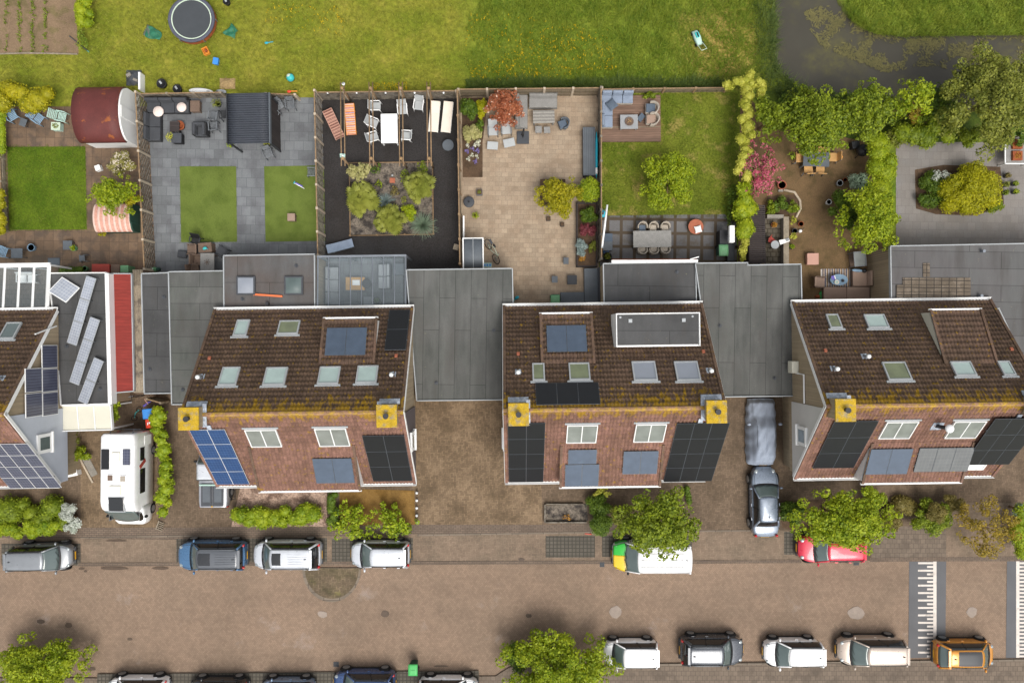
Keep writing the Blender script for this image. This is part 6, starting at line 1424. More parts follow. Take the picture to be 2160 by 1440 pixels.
pot('grey square pot with a small plant near the narrow bed', 1011, 405, .19, .3, 'slate', 'leaf_olive', .1, .12, square=True)
simple('fire_pit','round dark fire pit lid beside the grey pot','fire pit',989,426,0,0,[('bowl',mb(lambda b:b.lathe(0,0,[(.2,0),(.34,.2),(.35,.32),(.3,.34),(.02,.36)],24)),'charcoal',True),('lid_knob',mb(lambda b:b.cyl(0,0,.36,.42,.06)),'black')],zp=.3)
pot('small leafy plant in a pot below the fire pit', 1003, 455, .12, .2, 'terracotta', 'leaf_bright', .24, .3)
simple('white_board','long white board leaning on the terrace fence','board',977,481,0,90,[('board',mb(lambda b:b.box(0,0,.5,1.45,.1,1.0,rx=6)),'white_plastic',False,.01),('cleats',mb(lambda b:b.box(0,-.07,.5,.1,.04,.9)),'grey_trim')],zp=.7)
o = T('log_shelter','small shelter with grey curved sheet roof and white frame','shelter',998,534,1.9,.8,None,0)
b = MB(); b.grid(lambda u,v:(-.58+1.16*u,-.9+1.8*v,1.8+.1*math.sin(PI*u)),16,2); b.build('sheet_roof','slate',o,True,solid=.02)
for x in (-.61,.61): b = MB(); b.box(x,0,1.82,.07,1.86,.1); b.build('frame_side','white_paint',o)
b = MB(); b.box(0,.92,1.86,1.28,.06,.1); b.build('frame_back','white_paint',o); b = MB(); b.box(0,0,1.92,.03,1.8,.02); b.build('middle_bar','grey_trim',o)
for sx in (-1,1):
    for sy in (-1,1): b = MB(); b.box(sx*.6,sy*.88,.9,.07,.07,1.78); b.build('post','white_paint',o)
o = T('bicycle','bicycle leaning on its side near the white framed shelter','bicycle',1038,531,.3,-62,None,0)
def ring(b,cx,cy,cz,r,t,tilt):
    pts=[(cx+r*math.cos(2*PI*i/20),cy+r*math.sin(2*PI*i/20)*math.cos(tilt),cz+r*math.sin(2*PI*i/20)*math.sin(tilt)) for i in range(21)]; b.tube(pts,t,6)
tl = R(58)
def tp(x,y): return (x, y*math.cos(tl), .34+y*math.sin(tl))
for x, nm in ((-.53,'rear_wheel'),(.53,'front_wheel')):
    b = MB(); ring(b,x,0,.34,.33,.025,tl); wv = b.build('wheel','rubber',o,True); b = MB()
    for i in range(8): a = PI*i/8; b.tube([tp(x+.31*math.cos(a),.31*math.sin(a)),tp(x-.31*math.cos(a),-.31*math.sin(a))],.006,4)
    b.build('spokes','metal_grey',wv)
b = MB(); b.tube([tp(-.53,0),tp(-.1,-.05),tp(.42,.36),tp(-.16,.42),tp(-.1,-.05)],.022); b.tube([tp(-.53,0),tp(-.18,.4)],.016); b.tube([tp(.53,0),tp(.42,.36),tp(.4,.55)],.02); b.build('frame','mint',o,True)
b = MB(); bx,by,bz = tp(.4,.58); b.tube([(bx-.05,by,bz-.28),(bx,by,bz),(bx-.05,by-.02,bz+.26)],.018); b.build('handlebar','metal_grey',o,True)
b = MB(); sx_,sy_,sz_ = tp(-.2,.55); b.ell(sx_,sy_,sz_,.15,.07,.05); b.build('saddle','black',o,True)
b = MB(); cx_,cy_,cz_ = tp(-.55,.42); b.box(cx_,cy_,cz_,.34,.14,.05); b.build('carrier','charcoal',o,bevel=.02)
o = boxy('crate','white and blue plastic crate beside the shelter','crate',1028,559,.56,.28,.34,0,'white_plastic','rim','pale_green'); b = MB()
for i in range(3): b.box(-.17+.17*i,0,.343,.11,.14,.012)
b.build('blue_insets','sky_blue',o)
table('upper small grey stool on the lower terrace', 1194, 550, .34, .42, .4, 0, 'slate', 'charcoal', 'stool', .02, group='stools on the lower terrace', cat='stool'); table('left small grey stool on the lower terrace', 1170, 589, .38, .42, .4, 0, 'slate', 'charcoal', 'stool', .02, group='stools on the lower terrace', cat='stool'); boxy('stool','dark square pouffe near the grey decking','stool',1207,590,.6,.58,.4,0,'charcoal','top','black_cushion')
simple('bench_deck','grey L shaped bench platform against the lawn garden wall','bench',1247,604,0,.8,[('long_platform',mb(lambda b:b.box(.0,.0,.2,.85,2.3,.4)),'slate',False,.01),('short_platform',mb(lambda b:b.box(-1.2,-.75,.18,1.5,.82,.36)),'slate',False,.01),('back_board',mb(lambda b:b.box(.46,0,.45,.06,2.3,.9)),'charcoal')],zp=.4)
wheelie('green wheelie bin on the terrace against the house', 1171, 634, 0)
simple('toy_spade','light blue plastic tool at the terrace house corner','tool',1090,628,0,30,[('scoop',mb(lambda b:b.ell(0,0,.12,.17,.1,.1)),'aqua',True),('handle',mb(lambda b:b.tube([(-.1,0,.1),(-.32,-.1,.05)],.03)),'teal')])
o = T('planter','dark timber raised planter along the lawn fence','planter',1238,495,.35,0,None,0)
for (x,y,sx,sy) in ((-.62,-.0,.09,4.0),(.62,0,.09,4.0),(0,-2.0,1.33,.09),(0,2.0,1.33,.09)): b = MB(); b.box(x,y,.2,sx,sy,.4); b.build('side_board','black_boards',o,bevel=.01)
b = MB(); b.b2(-.57,-1.95,.02,.57,1.95,.3); b.build('soil','soil',o)
o = boxy('planter','dark square planter box under the planter tree','planter',1166,406,1.6,1.7,.4,0,'charcoal','soil','soil')

# ---------------------------------------------------------------- lawn garden
o = T('timber_deck','brown timber deck in the lawn garden corner','deck',1331,250,.12,.5,None,0); b = MB(); b.box(0,.0,.06,3.78,2.95,.12); b.build('deck_boards','deck',o); b = MB(); b.box(0,-.55,.125,3.76,1.85*.0+.06,.012); b.build('step_edge','fence_wood',o)
o = sofa('blue grey corner sofa with thick cushions on the deck', 1302, 232, [(-1.0,.42,1.0,1.1,'N',3,1),(-1.0,-1.1,-.28,.4,'W',1,2)], 'beige_wicker', 'blue_cushion', z=.12)
cushion('dark square cushion at the corner of the blue sofa', 1290, 222, .58, .62, 'dark_cushion', 38)
o = table('pale square table with a round fire basket on the deck', 1327, 257, 1.12, .9, .42, 1, 'grey_cushion', 'grey_wicker', 'fire_table', z=.12); b = MB(); b.lathe(0,0,[(.2,.42),(.28,.5),(.25,.5),(.18,.44)],20); b.build('fire_basket','brown_wicker',o,True); b = MB(); b.box(0,0,.49,.3,.06,.06,rz=30); b.box(.02,.02,.53,.26,.06,.06,rz=-40); b.build('logs','wood',o)
tub_chair('wicker tub chair with grey blue cushion on the deck', 1374, 229, 180, 'beige_wicker', 'dark_cushion', 'tub chairs on the deck', .78).location.z = .12; tub_chair('wicker tub chair with brown cushion on the deck', 1375, 252, 180, 'beige_wicker', 'tan_cushion', 'tub chairs on the deck', .78).location.z = .12
simple('folded_blanket','folded dark slatted tray against the fire table','tray',1351,250,.12,-40,[('tray',mb(lambda b:b.box(0,0,.2,.34,.5,.05,ry=20)),'dark_cushion',False,.02),('leg',mb(lambda b:b.box(.1,0,.09,.04,.4,.18)),'charcoal')])
o = table('long grey dining table on the slab patio', 1376, 504, 2.4, 1.05, .75, .8, 'grey_wicker', 'metal_dark', 'dining_table')
GD = 'dining chairs round the long grey table'
for i,(x,y,lb,c) in enumerate(((1355,479,'upper left chair with dark cushion at the long grey table','dark_cushion'),(1378,479,'upper middle chair at the long grey table','beige_wicker'),(1403,479,'upper right chair at the long grey table','beige_wicker'),(1355,526,'lower left chair at the long grey table','beige_wicker'),(1379,526,'lower middle chair at the long grey table','beige_wicker'),(1403,525,'lower right chair at the long grey table','beige_wicker'))): dining_chair(lb, x, y, -90 if y < 500 else 90, GD, cush=c)
rtable('round terracotta coloured table on the patio', 1468, 478, .48, .45, 'terracotta', 'rust'); cushion('white cushion lying on the terracotta table', 1472, 484, .46, .44, 'white_plastic', 15)
simple('awning_pole','long white pole slanting over the patio edge','pole',1276,476,2.1,83,[('pole',mb(lambda b:b.tube([(-1.25,0,-.1),(1.25,.02,.12)],.06,8)),'white_plastic',True),('bracket',mb(lambda b:b.box(-1.25,0,-.1,.2,.12,.1)),'grey_trim'),('support',mb(lambda b:b.tube([(1.15,0,.1),(1.15,0,-2.1)],.03)),'grey_trim')])
o = T('awning','retracted white awning cassette along the extension roof edge','awning',1381,551,2.7,.3,None,2.55); b = MB(); b.box(0,0,.1,5.2,.18,.2); b.build('cassette','white_plastic',o,bevel=.03); b = MB(); b.box(2.4,.18,.12,.55,.06,.06,rz=16); b.build('arm','white_plastic',o); b = MB(); b.box(0,.12,.03,5.1,.05,.06); b.build('front_rail','rust',o)
boxy('storage_box','upper dark box beside the white pole','box',1282,501,.6,.52,.5,0,'slate','lid','dark_cushion'); boxy('storage_box','lower dark box beside the white pole','box',1282,519,.6,.56,.5,0,'charcoal','lid','slate')
pot('dark planter with green plant at the patio corner', 1281, 541, .3, .45, 'black', 'leaf_olive', .22, .25); simple('bucket','small blue bucket beside the corner planter','bucket',1279,530,.0,0,[('bucket',mb(lambda b:b.lathe(0,0,[(.12,0),(.16,.3),(.14,.3),(.11,.05)],16)),'sky_blue',True),('handle',mb(lambda b:b.tube([(-.15,0,.3),(0,0,.4),(.15,0,.3)],.01)),'metal_grey')],zp=.4)
simple('hose_reel','turquoise hose reel on the fence by the patio','hose reel',1271,451,.3,0,[('coil',mb(lambda b:b.lathe(0,0,[(.08,0),(.2,.0),(.24,.06),(.2,.12),(.08,.12)],18)),'aqua',True),('hub',mb(lambda b:b.cyl(0,0,.12,.16,.07)),'charcoal')])
simple('parasol','folded white parasol standing by the green hedge','parasol',1543,494,0,90,[('canopy',mb(lambda b:b.box(0,0,1.6,1.05,.32,.3)),'white_plastic',False,.04),('pole',mb(lambda b:b.tube([(0,0,0),(0,0,1.5)],.04)),'grey_trim'),('foot',mb(lambda b:b.cyl(0,0,0,.1,.3)),'charcoal')],zp=1.6)
o = boxy('barbecue','black barbecue cart beside the green bin','barbecue',1527,500,.5,.9,.9,0,'black','hood','metal_dark',lh=.2); b = MB(); b.box(.3,.1,.86,.12,.7,.03); b.build('side_shelf','metal_grey',o)
wheelie('pale green wheelie bin at the patio corner', 1526, 528, 0)
boxy('storage_bench','black board bench at the patio end by the hedge','bench',1542,532,.45,1.1,.5,0,'black_boards','lid','charcoal')

o = T('log_store','low store with a black slatted roof between the tall hedge and the cobbles','store',1597,494,1.3,.8,None,0)
b = MB()
for i in range(28): b.box(0,-1.75+i*.13,1.3,1.02,.095,.03)
b.build('slatted_roof','black_boards',o)
for sx in (-1,1): b = MB(); b.box(sx*.5,0,.62,.05,3.5,1.24); b.build('side_wall','black_boards',o)
b = MB(); b.box(0,0,.6,.9,3.3,.9); b.build('stored_logs','brown_wicker',o)
# ---------------------------------------------------------------- brown garden
o = table('grey glass topped dining table under the tall tree', 1722, 336, 1.65, .9, .74, -2, 'slate', 'metal_grey', 'dining_table')
GP = 'teak chairs round the glass table'
for x,y,r_,lb in ((1688,333,0,'teak chair at the left end of the glass table'),(1757,331,180,'teak chair at the right end of the glass table'),(1706,356,92,'lower left teak chair at the glass table'),(1731,356,86,'lower right teak chair at the glass table'),(1736,313,-92,'teak chair half under the tree above the glass table')):
    gchair(lb, x, y, r_, 'teak', 'metal_grey', .6, .58, .44, .88, False, GP, 'teak_chair', recl=10)
o = T('flower_stool','orange clover shaped stool beside the glass table','stool',1771,331,.4,0,None,0)
for i in range(5): a = 2*PI*i/5; b = MB(); b.cyl(.13*math.cos(a),.13*math.sin(a),.36,.4+.002*i,.085,n=14); b.build('petal_seat','orange_plastic',o)
b = MB(); b.cyl(0,0,0,.37,.06); b.build('stem','rust',o)
o = T('barbecue','black round kettle barbecue in front of the clipped hedge','barbecue',1819,318,.6,0,None,0); b = MB(); b.lathe(0,0,[(.12,.35),(.34,.5),(.38,.7),(.34,.88),(.16,1.0),(.02,1.02)],24); b.build('kettle','black',o,True); b = MB(); b.cyl(0,0,1.02,1.08,.09); b.build('vent','charcoal',o)
for i in range(3): a = 2*PI*i/3; b = MB(); b.tube([(.2*math.cos(a),.2*math.sin(a),.45),(.38*math.cos(a),.38*math.sin(a),0)],.025); b.build('leg','black',o)
boxy('tool_box','black tool chest left of the kettle barbecue','chest',1806,305,.5,.45,.5,10,'black','lid','metal_dark')
pot('large terracotta pot beside the pink tree', 1650, 390, .28, .4, 'terracotta', None); pot('white round pot above the dark shrub', 1772, 386, .2, .3, 'grey_trim', None); pot('white rimmed pot left of the large tree', 1749, 426, .17, .3, 'white_plastic', None); pot('small clay pot next to the white round pot', 1783, 379, .13, .22, 'rust', None)
simple('bed_edging','curved beige stone edging round the leafy bed','edging',1662,434,0,0,[('kerb',mb(lambda b:b.tube([(-.3,1.0,.06),(.4,.85,.06),(.75,.3,.06),(.78,-.2,.06),(.5,-.75,.06)],.08,8)),'concrete',True),('end_stone',mb(lambda b:b.box(-.5,.95,.07,.3,.16,.14)),'grey_concrete',False,.02)])
o = T('stone_wall','low grey stone wall along the cobbled yard','wall',1656,508,.5,0,None,0); b = MB(); b.box(.06,-.1,.25,.28,3.2,.5); b.build('wall','grey_concrete',o); b = MB(); b.box(-.6,1.55,.25,1.05,.22,.5); b.build('return_wall','grey_concrete',o); b = MB(); b.box(.06,-.1,.52,.34,3.24,.05); b.build('coping','weathered_board',o)
rtable('pale round bistro table in the cobbled yard', 1635, 516, .26, .7, 'grey_trim', 'metal_dark', 'bistro_table'); gchair('red backed bistro chair beside the round table', 1629, 508, -40, 'red_sheet', 'metal_dark', .4, .4, .45, .82, False, None, 'bistro_chair')
simple('towel','white cloth draped over the stone wall','cloth',1654,508,.55,20,[('cloth',mb(lambda b:b.grid(lambda u,v:(-.32+.64*u,-.15+.3*v*(1-.3*u),.03+.03*math.sin(9*u)),12,6)),'white_plastic',True),('fold',mb(lambda b:b.box(.2,0,.06,.2,.18,.04)),'grey_cushion',False,.02)])
for x,y,m,lf,lb in ((1670,520,'black','leaf_bright','black pot with green plant below the stone wall'),(1677,487,'charcoal',None,'dark pot with metal things beside the stone wall'),(1633,474,'terracotta','leaf_orange','orange box pot in the cobbled yard corner'),(1690,472,'rust',None,'small dark clay pot right of the stone wall')): pot(lb, x, y, .17, .28, m, lf, .18, .2)
simple('watering_can','white and black watering can beside the stone wall','watering can',1686,488,0,40,[('can',mb(lambda b:b.cyl(0,0,0,.22,.1)),'white_plastic',True),('spout',mb(lambda b:b.tube([(.08,0,.08),(.28,0,.24)],.02)),'metal_dark'),('handle',mb(lambda b:b.tube([(-.08,0,.2),(-.16,0,.14),(-.1,0,.04)],.012)),'metal_dark')])
boxy('pouffe','peach square side table on the brown ground','side table',1715,546,.72,.72,.45,1,'peach','top','peach',legs='rust')
o = T('glass_cabinet','small grey glass cold frame beside the yellow green tree','cold frame',1814,546,.8,5,None,0); b = MB()
for sx in (-1,1):
    for sy in (-1,1): b.box(sx*.36,sy*.44,.4,.05,.05,.8)
for sx in (-1,1): b.box(sx*.36,0,.8,.05,.93,.05)
for sy in (-1,1): b.box(0,sy*.44,.8,.67,.05,.05)
b.build('frame','metal_grey',o); b = MB(); b.box(0,0,.78,.66,.82,.02); b.build('pane','collector',o); b = MB(); b.box(0,0,.05,.66,.82,.1); b.build('shelf','brown_wicker',o)
simple('rug','striped outdoor rug in the seating corner','rug',1764,591,.02,0,[('rug',mb(lambda b:b.box(0,0,.012,1.9,1.45,.02)),'rug_stripe'),('fringe',mb(lambda b:b.box(-.97,0,.008,.05,1.4,.012)),'cream_pad')])
sofa('brown wicker corner sofa against the house in the brown garden', 1800, 604, [(-.05,.0,1.05,1.0,'E',1,1),(-1.9,-.95,1.05,-.02,'S',2,1)], 'brown_wicker', 'tan_cushion')
o = T('oval_table','oval blue grey table on the striped rug','table',1770,590,.5,0,None,0); b = MB(); b.cyl(0,0,.44,.5,.36,n=30); b.v=[(x*1.55,y,z) for x,y,z in b.v]; b.build('table_top','pale_blue',o,bevel=.01); b = MB(); b.cyl(0,0,0,.44,.14); b.build('pedestal','charcoal',o)
simple('bowl','cream bowl on the oval blue table','bowl',1764,595,.5,0,[('bowl',mb(lambda b:b.lathe(0,0,[(.06,0),(.15,.08),(.13,.08),(.05,.03)],18)),'cream_pad',True),('contents',mb(lambda b:b.cyl(0,0,.05,.06,.1)),'pale_green')]); simple('bowl','dark bowl on the right of the oval blue table','bowl',1777,592,.5,0,[('bowl',mb(lambda b:b.lathe(0,0,[(.04,0),(.1,.07),(.08,.07),(.03,.02)],16)),'charcoal',True),('rim',mb(lambda b:b.cyl(0,0,.068,.072,.05)),'black')]); simple('magazine','printed magazine on the left of the oval blue table','magazine',1757,586,.5,15,[('cover',mb(lambda b:b.box(0,0,.012,.2,.26,.02)),'purple'),('page_block',mb(lambda b:b.box(.1,0,.01,.12,.24,.016)),'white_plastic')])
gchair('brown armchair left of the striped rug', 1730, 595, -3, 'tan_cushion', 'brown_wicker', .64, .6, .42, .8, True, None, 'wicker_armchair', solid=True)
simple('hose','coiled green garden hose in front of the brown armchair','hose',1733,622,0,0,[('coil',mb(lambda b:[b.tube([((.16-.02*k)*math.cos(2*PI*i/16),(.26-.02*k)*math.sin(2*PI*i/16),.06+.03*k) for i in range(17)],.03,6) for k in range(4)]),'bright_green',True),('boot',mb(lambda b:b.ell(-.3,-.1,.12,.16,.1,.1)),'rust',True)])
simple('bag','blue white bag lying on the sofa end','bag',1812,571,.45,-5,[('bag',mb(lambda b:b.ell(-.15,0,.08,.36,.1,.09,14,8)),'pale_blue',True),('black_bag',mb(lambda b:b.ell(.28,.02,.1,.16,.14,.12,12,8)),'black',True)])

# ---------------------------------------------------------------- paved garden
GPp = 'small pots beside the domed yellow bush'
for x,y,lf,lb in ((2125,370,'leaf_brown','brown leaved pot nearest the top of the domed bush'),(2122,389,'leaf_olive','olive pot against the domed bush'),(2141,387,'leaf_tree','green pot at the upper right of the pot group'),(2121,406,'leaf_tree','green pot at the lower left of the pot group'),(2142,404,'leaf_bright','bright green pot at the lower right of the pot group')): pot(lb, x, y, .17, .28, 'charcoal', lf, .2, .2, group=GPp)
o = T('raised_planter','white framed table with two square planters at the right edge','planter table',2146,317,.7,0,None,0); b = MB()
for (x,y,sx,sy) in ((-.78,0,.07,1.7),(.78,0,.07,1.7),(0,-.85,1.63,.07),(0,.85,1.49,.07)): b.box(x,y,.7,sx,sy,.07)
b.build('frame','white_paint',o); b = MB(); b.b2(-.74,-.8,.6,.74,.8,.66); b.build('shelf','grey_wicker',o)
for y in (.36,-.36): b = MB(); b.box(-.05,y,.72,.62,.58,.2); p = b.build('planter_tray','rust',o,bevel=.02); V, F = leaf_arrays([(-.05,y,.84,.25,.23,.06)], 70, .08, .6, .3); npmesh('foliage', V, F, 'leaf_orange', p)
for sx in (-1,1):
    for sy in (-1,1): b = MB(); b.box(sx*.76,sy*.83,.33,.06,.06,.66); b.build('leg','white_paint',o)

# ---------------------------------------------------------------- street side
wheelie('bright green wheelie bin at the kerb between two parked cars', 871, 1412, 180, 'bright_green')
o = T('toy_house','blue and red plastic play house beside the motorhome','toy house',1080-768,882,1.0,5,None,0)
b = MB(); b.box(0,.28,.5,.66,.62,1.0); b.build('blue_half','sky_blue',o,bevel=.03); b = MB(); b.box(.06,-.34,.45,.6,.56,.9); b.build('red_half','red_plastic',o,bevel=.03); b = MB(); b.box(.02,-.3,.905,.1,.1,.012); b.box(-.1,-.34,.905,.05,.16,.012); b.build('sticker','white_plastic',o)
simple('scooter','child scooter with pink grips behind the blue plastic box','scooter',305,852,0,35,[('deck',mb(lambda b:b.box(0,0,.1,.6,.12,.04)),'purple',False,.01),('stem',mb(lambda b:b.tube([(.28,0,.1),(.34,0,.75)],.025)),'metal_grey'),('handlebar',mb(lambda b:b.tube([(.34,-.2,.75),(.34,.2,.75)],.025)),'peach'),('wheel',mb(lambda b:b.ell(-.3,0,.07,.08,.03,.07)),'rubber',True)],zp=.4)
simple('childs_bicycle','small teal child bicycle lying beside the blue plastic box','bicycle',291,872,0,60,[('frame',mb(lambda b:(b.tube([(-.3,0,.15),(.0,.1,.15),(.3,0,.15)],.025))),'teal'),('wheel',mb(lambda b:ring(b,-.32,0,.15,.16,.02,.5)),'rubber',True),('front_wheel',mb(lambda b:ring(b,.32,0,.15,.16,.02,.5)),'rubber',True)])
simple('bicycle','grey bicycle leaning against the end wall of the red store','bicycle',272,838,0,10,[('frame',mb(lambda b:b.tube([(-.5,0,.35),(-.1,0,.3),(.4,.05,.75),(-.2,0,.8),(-.1,0,.3)],.022)),'metal_grey',True),('wheel',mb(lambda b:ring(b,-.52,0,.34,.33,.025,1.4)),'rubber',True),('front_wheel',mb(lambda b:ring(b,.52,0,.34,.33,.025,1.4)),'rubber',True),('handlebar',mb(lambda b:b.tube([(.4,-.25,.95),(.4,.25,.95)],.02)),'black')],zp=.5)
o = boxy('planter','white square planter below the left house corner','planter',151,992,.62,.75,.5,12,'white_paint','rim','white_plastic'); V, F = leaf_arrays([(0,0,.5,.24,.28,.12)], 90, .09, .6, .3); npmesh('foliage', V, F, 'leaf_olive', o)
simple('stepping_slab','beige path slab strip beside the spiky plant','path edging',180,985,0,-62,[('kerb',mb(lambda b:b.box(0,0,.05,2.2,.12,.1)),'concrete',False,.01),('inner_slab',mb(lambda b:b.box(-.1,.3,.03,1.7,.45,.04)),'grey_concrete',False,.01)])
for i,(y,lb) in enumerate(((1039,'uppermost white lamp post cap along the ochre bed'),(1055,'second white lamp post cap along the ochre bed'),(1071,'third white lamp post cap along the ochre bed'),(1087,'fourth white lamp post cap along the ochre bed'),(1102,'lowest white lamp post cap along the ochre bed'))):
    simple('path_light',lb,'path light',879,y,0,0,[('post',mb(lambda b:b.cyl(0,0,0,.28,.05)),'metal_dark'),('cap',mb(lambda b:b.lathe(0,0,[(.06,.28),(.09,.3),(.07,.35),(.01,.36)],14)),'flat_white',True)],'path lights along the ochre bed',zp=.3)
o = T('bed_edging','dark timber edging round the dark gravel front bed','edging',1194,1082,.1,0,None,0)
for (x,y,sx,sy) in ((-1.35,0,.08,1.15),(0,-.56,2.6,.08),(-.1,.6,2.4,.06)): b = MB(); b.box(x,y,.12,sx,sy,.24); b.build('board','fence_dark',o)
plant('sprig','yellow and orange small plants in the dark gravel bed','plant',1195,1092,13,6,.3,'leaf_orange',.09,4,.02,.7,0,core=0)
for (x,y,lb,w_,d_) in ((1270,1190,'square iron drain cover in the road near the van',.3,.3),(1806,1187,'square iron drain cover in the road beside the red car',.34,.26),(709,1400,'iron drain cover in the road above the dark blue car',.34,.3)):
    o = simple('drain_cover',lb,'drain cover',x,y,.02,0,[('frame',mb(lambda b:b.box(0,0,.012,w_,d_,.024)),'charcoal'),('grate',mb(lambda b:[b.box(-w_*.36+w_*.18*i,0,.027,w_*.07,d_*.8,.008) for i in range(5)]),'black')],'drain covers in the road')
simple('drain_pipe','long red brown pipe end beside the ball bush','pipe',1240,1125,0,-5,[('pipe',mb(lambda b:b.tube([(-.2,0,.05),(.2,0,.05)],.03)),'red_plastic'),('collar',mb(lambda b:b.tube([(.2,0,.05),(.24,0,.05)],.04)),'rust')])
simple('wood_rack','small weathered bike rack at the end of the ivy row','rack',340,1108,0,70,[('rail',mb(lambda b:b.box(0,.2,.1,.6,.06,.06)),'weathered_board'),('slats',mb(lambda b:[b.box(-.25+.12*i,0,.1,.04,.4,.05) for i in range(5)]),'weathered_board')])
# ---------------------------------------------------------------- vehicles
paint('p_silver', (186,188,194), .5, .32); paint('p_grey', (150,154,158), .4, .32); paint('p_white', (244,244,244), 0, .3, .92); paint('p_pearl', (214,218,224), .25, .3, .85)
paint('p_blue', (78,120,160), .3, .28); paint('p_navy', (66,92,140), .4, .28); paint('p_steel', (132,154,182), .45, .28); paint('p_black', (44,46,50), .2, .22); paint('p_anthracite', (84,88,95), .4, .26)
paint('p_red', (222,40,70), .1, .28); paint('p_beige', (206,190,176), .35, .3); paint('p_orange', (222,148,46), .25, .3); paint('p_green', (50,196,62), 0, .3); paint('p_yellow', (250,212,44), 0, .3); paint('p_roofgrey', (96,100,106), .2, .35)
paint('p_sedan', (128,140,156), .25, .28)
def smooth(a, b, t): t = min(1, max(0, (t-a)/(b-a))); return t*t*(3-2*t)
def car(label, px, py, rz, L=4.2, W=1.76, Ht=1.5, col='p_silver', roof=None, body='hatch', hood=.25, ws=.16, rear=.08, zb=.95, zf=.72, group='cars parked along the street', rails=False, sunroof=None, glassroof=False, gw=.92, tw=.66, h=.75, nose=.33, pillar=None, rim='rim', trim=None, name='parked_car', cat='car', antenna=True, rearwin='car_glass_dark', hoodcol=None, plate_front=True, spoiler=True, sideglass='car_glass_dark'):
    o = T(name, label, cat, px, py, h, rz, group, 0); hl = L/2
    xh = hl - hood*L                     # windscreen base
    xt = xh - ws*L                       # windscreen top
    xr = -hl + rear*L                    # roof's rear end
    xb = -hl + (.035*L if body != 'sedan' else .16*L)   # rear window's foot
    if body == 'sedan': xr = -hl + .27*L
    def top(x):                          # height of the bonnet, waist and tail
        if x > xh: t = (x-xh)/(hl-xh); return zb - (zb-zf)*t**1.5 - .12*smooth(.82,1,t)
        if x < xb: t = (xb-x)/(xb+hl+1e-6); return zb - .06*t - .10*smooth(.6,1,t)
        return zb
    def hw(x): t = abs(x)/hl; return W/2*(1-(nose if x > 0 else .12)*smooth(.62,1.0,t)**1.4 - .03*t)
    st = [-1,-.985,-.94,-.85,-.7,-.5,-.25,0,.25,.45,.6,.74,.85,.93,.98,1]
    prof = [(.80,.0),(.95,.02),(.995,.18),(1.0,.45),(.995,.70),(.975,.88),(.93,.965),(.80,1.0),(.45,1.03),(0,1.04)]
    V = []; F = []; n = len(prof)*2-1
    for s_ in st:
        x = s_*hl; w_ = hw(x); zt = top(x); e = 1-.25*max(0, abs(s_)-.93)/.07
        row = [(w_*p*e, .2+(zt-.2)*q) for p, q in prof]; row = row + [(-y, z) for y, z in row[-2::-1]]
        bulge = (abs(s_) > .97)
        for (y, z) in row: V.append((x*(1-.02*(z/.9-.5)**2*(1 if bulge else 0)) + (-.11*(y/(W/2))**2*np.sign(s_)*hl*.5 if bulge else 0), y, z))
    for i in range(len(st)-1):
        for j in range(n-1): F.append((i*n+j, (i+1)*n+j, (i+1)*n+j+1, i*n+j+1))
    F.append(tuple(range(n))); F.append(tuple(range((len(st)-1)*n+n-1, (len(st)-1)*n-1, -1)))
    b = MB(); b.v = V; b.f = F; b.build('body', col, o, True, sub=1)
    if hoodcol:
        b = MB(); b.grid(lambda u,v: (xh+.02+(hl-.12-xh)*u*(1-.0), (v-.5)*1.0*hw(xh+(hl-.12-xh)*u)*1.86*(1-.06*u), top(xh+(hl-.12-xh)*u)*(1+.0)+.028-.045*(2*v-1)**4), 10, 10); b.build('hood', hoodcol, o, True, solid=.015)
    gb = W/2*gw; gt = W/2*tw; zr = Ht-.05; bw = .13*W/1.76
    # greenhouse
    def wsp(u, v): a = 2*u-1; xx0 = xh+.02+bw*(1-a*a)*.9-.02; xx1 = xt+bw*.7*(1-a*a); t = v; return (xx0+(xx1-xx0)*t, a*(gb*.97+(gt-gb*.97)*t), zb+.0+(zr-zb)*(t**.92))
    b = MB(); b.grid(wsp, 10, 5); b.build('windscreen', 'car_glass', o, True, solid=.02)
    def rwp(u, v): a = 2*u-1; xx0 = xb-.0-bw*.4*(1-a*a); xx1 = xr-bw*.4*(1-a*a); return (xx0+(xx1-xx0)*v, -a*(gb*.94+(gt-gb*.94)*v), zb+(zr-zb)*(v**.8))
    b = MB(); b.grid(rwp, 10, 5); b.build('rear_window', rearwin, o, True, solid=.02)
    pil = pillar or col
    for sy in (-1, 1):
        def sp(u, v):
            x0 = xb+(xh-xb)*u; x1 = xr+(xt-xr)*u; return (x0+(x1-x0)*v, sy*(gb+(gt-gb)*v**1.15+.015*math.sin(PI*v)), zb-.03+(zr-zb+.03)*v)
        b = MB(); b.grid((lambda u,v: sp(u,v)) if sy < 0 else (lambda u,v: sp(1-u,v)), 8, 4); b.build('side_window', sideglass, o, True, solid=.02)
        for (p0, p1, r_) in (((xh,sy*gb*.985,zb-.02),(xt,sy*gt,zr),.05),((xb,sy*gb*.96,zb-.02),(xr,sy*gt,zr),.075)):
            b = MB(); q = [tuple(p0[i]+(p1[i]-p0[i])*t for i in range(3)) for t in (0,.33,.66,1)]; b.tube(q, r_, 8, r_*.8); b.build('pillar', pil, o, True)
        b = MB(); xm = (xh+xb)/2-.05; b.tube([sp((xm-xb)/(xh-xb), .02), sp((xm-xb)/(xh-xb), .98)], .035, 6); b.build('door_pillar', 'black', o)
        # mirror
        b = MB(); b.ell(xh-.12, sy*(W/2+.08), zb+.06, .07, .11, .08, 12, 8); mi = b.build('mirror', trim or col, o, True); b = MB(); b.tube([(xh-.1,sy*(W/2-.05),zb),(xh-.12,sy*(W/2+.08),zb+.04)], .025); b.build('mirror_arm', 'black', mi)
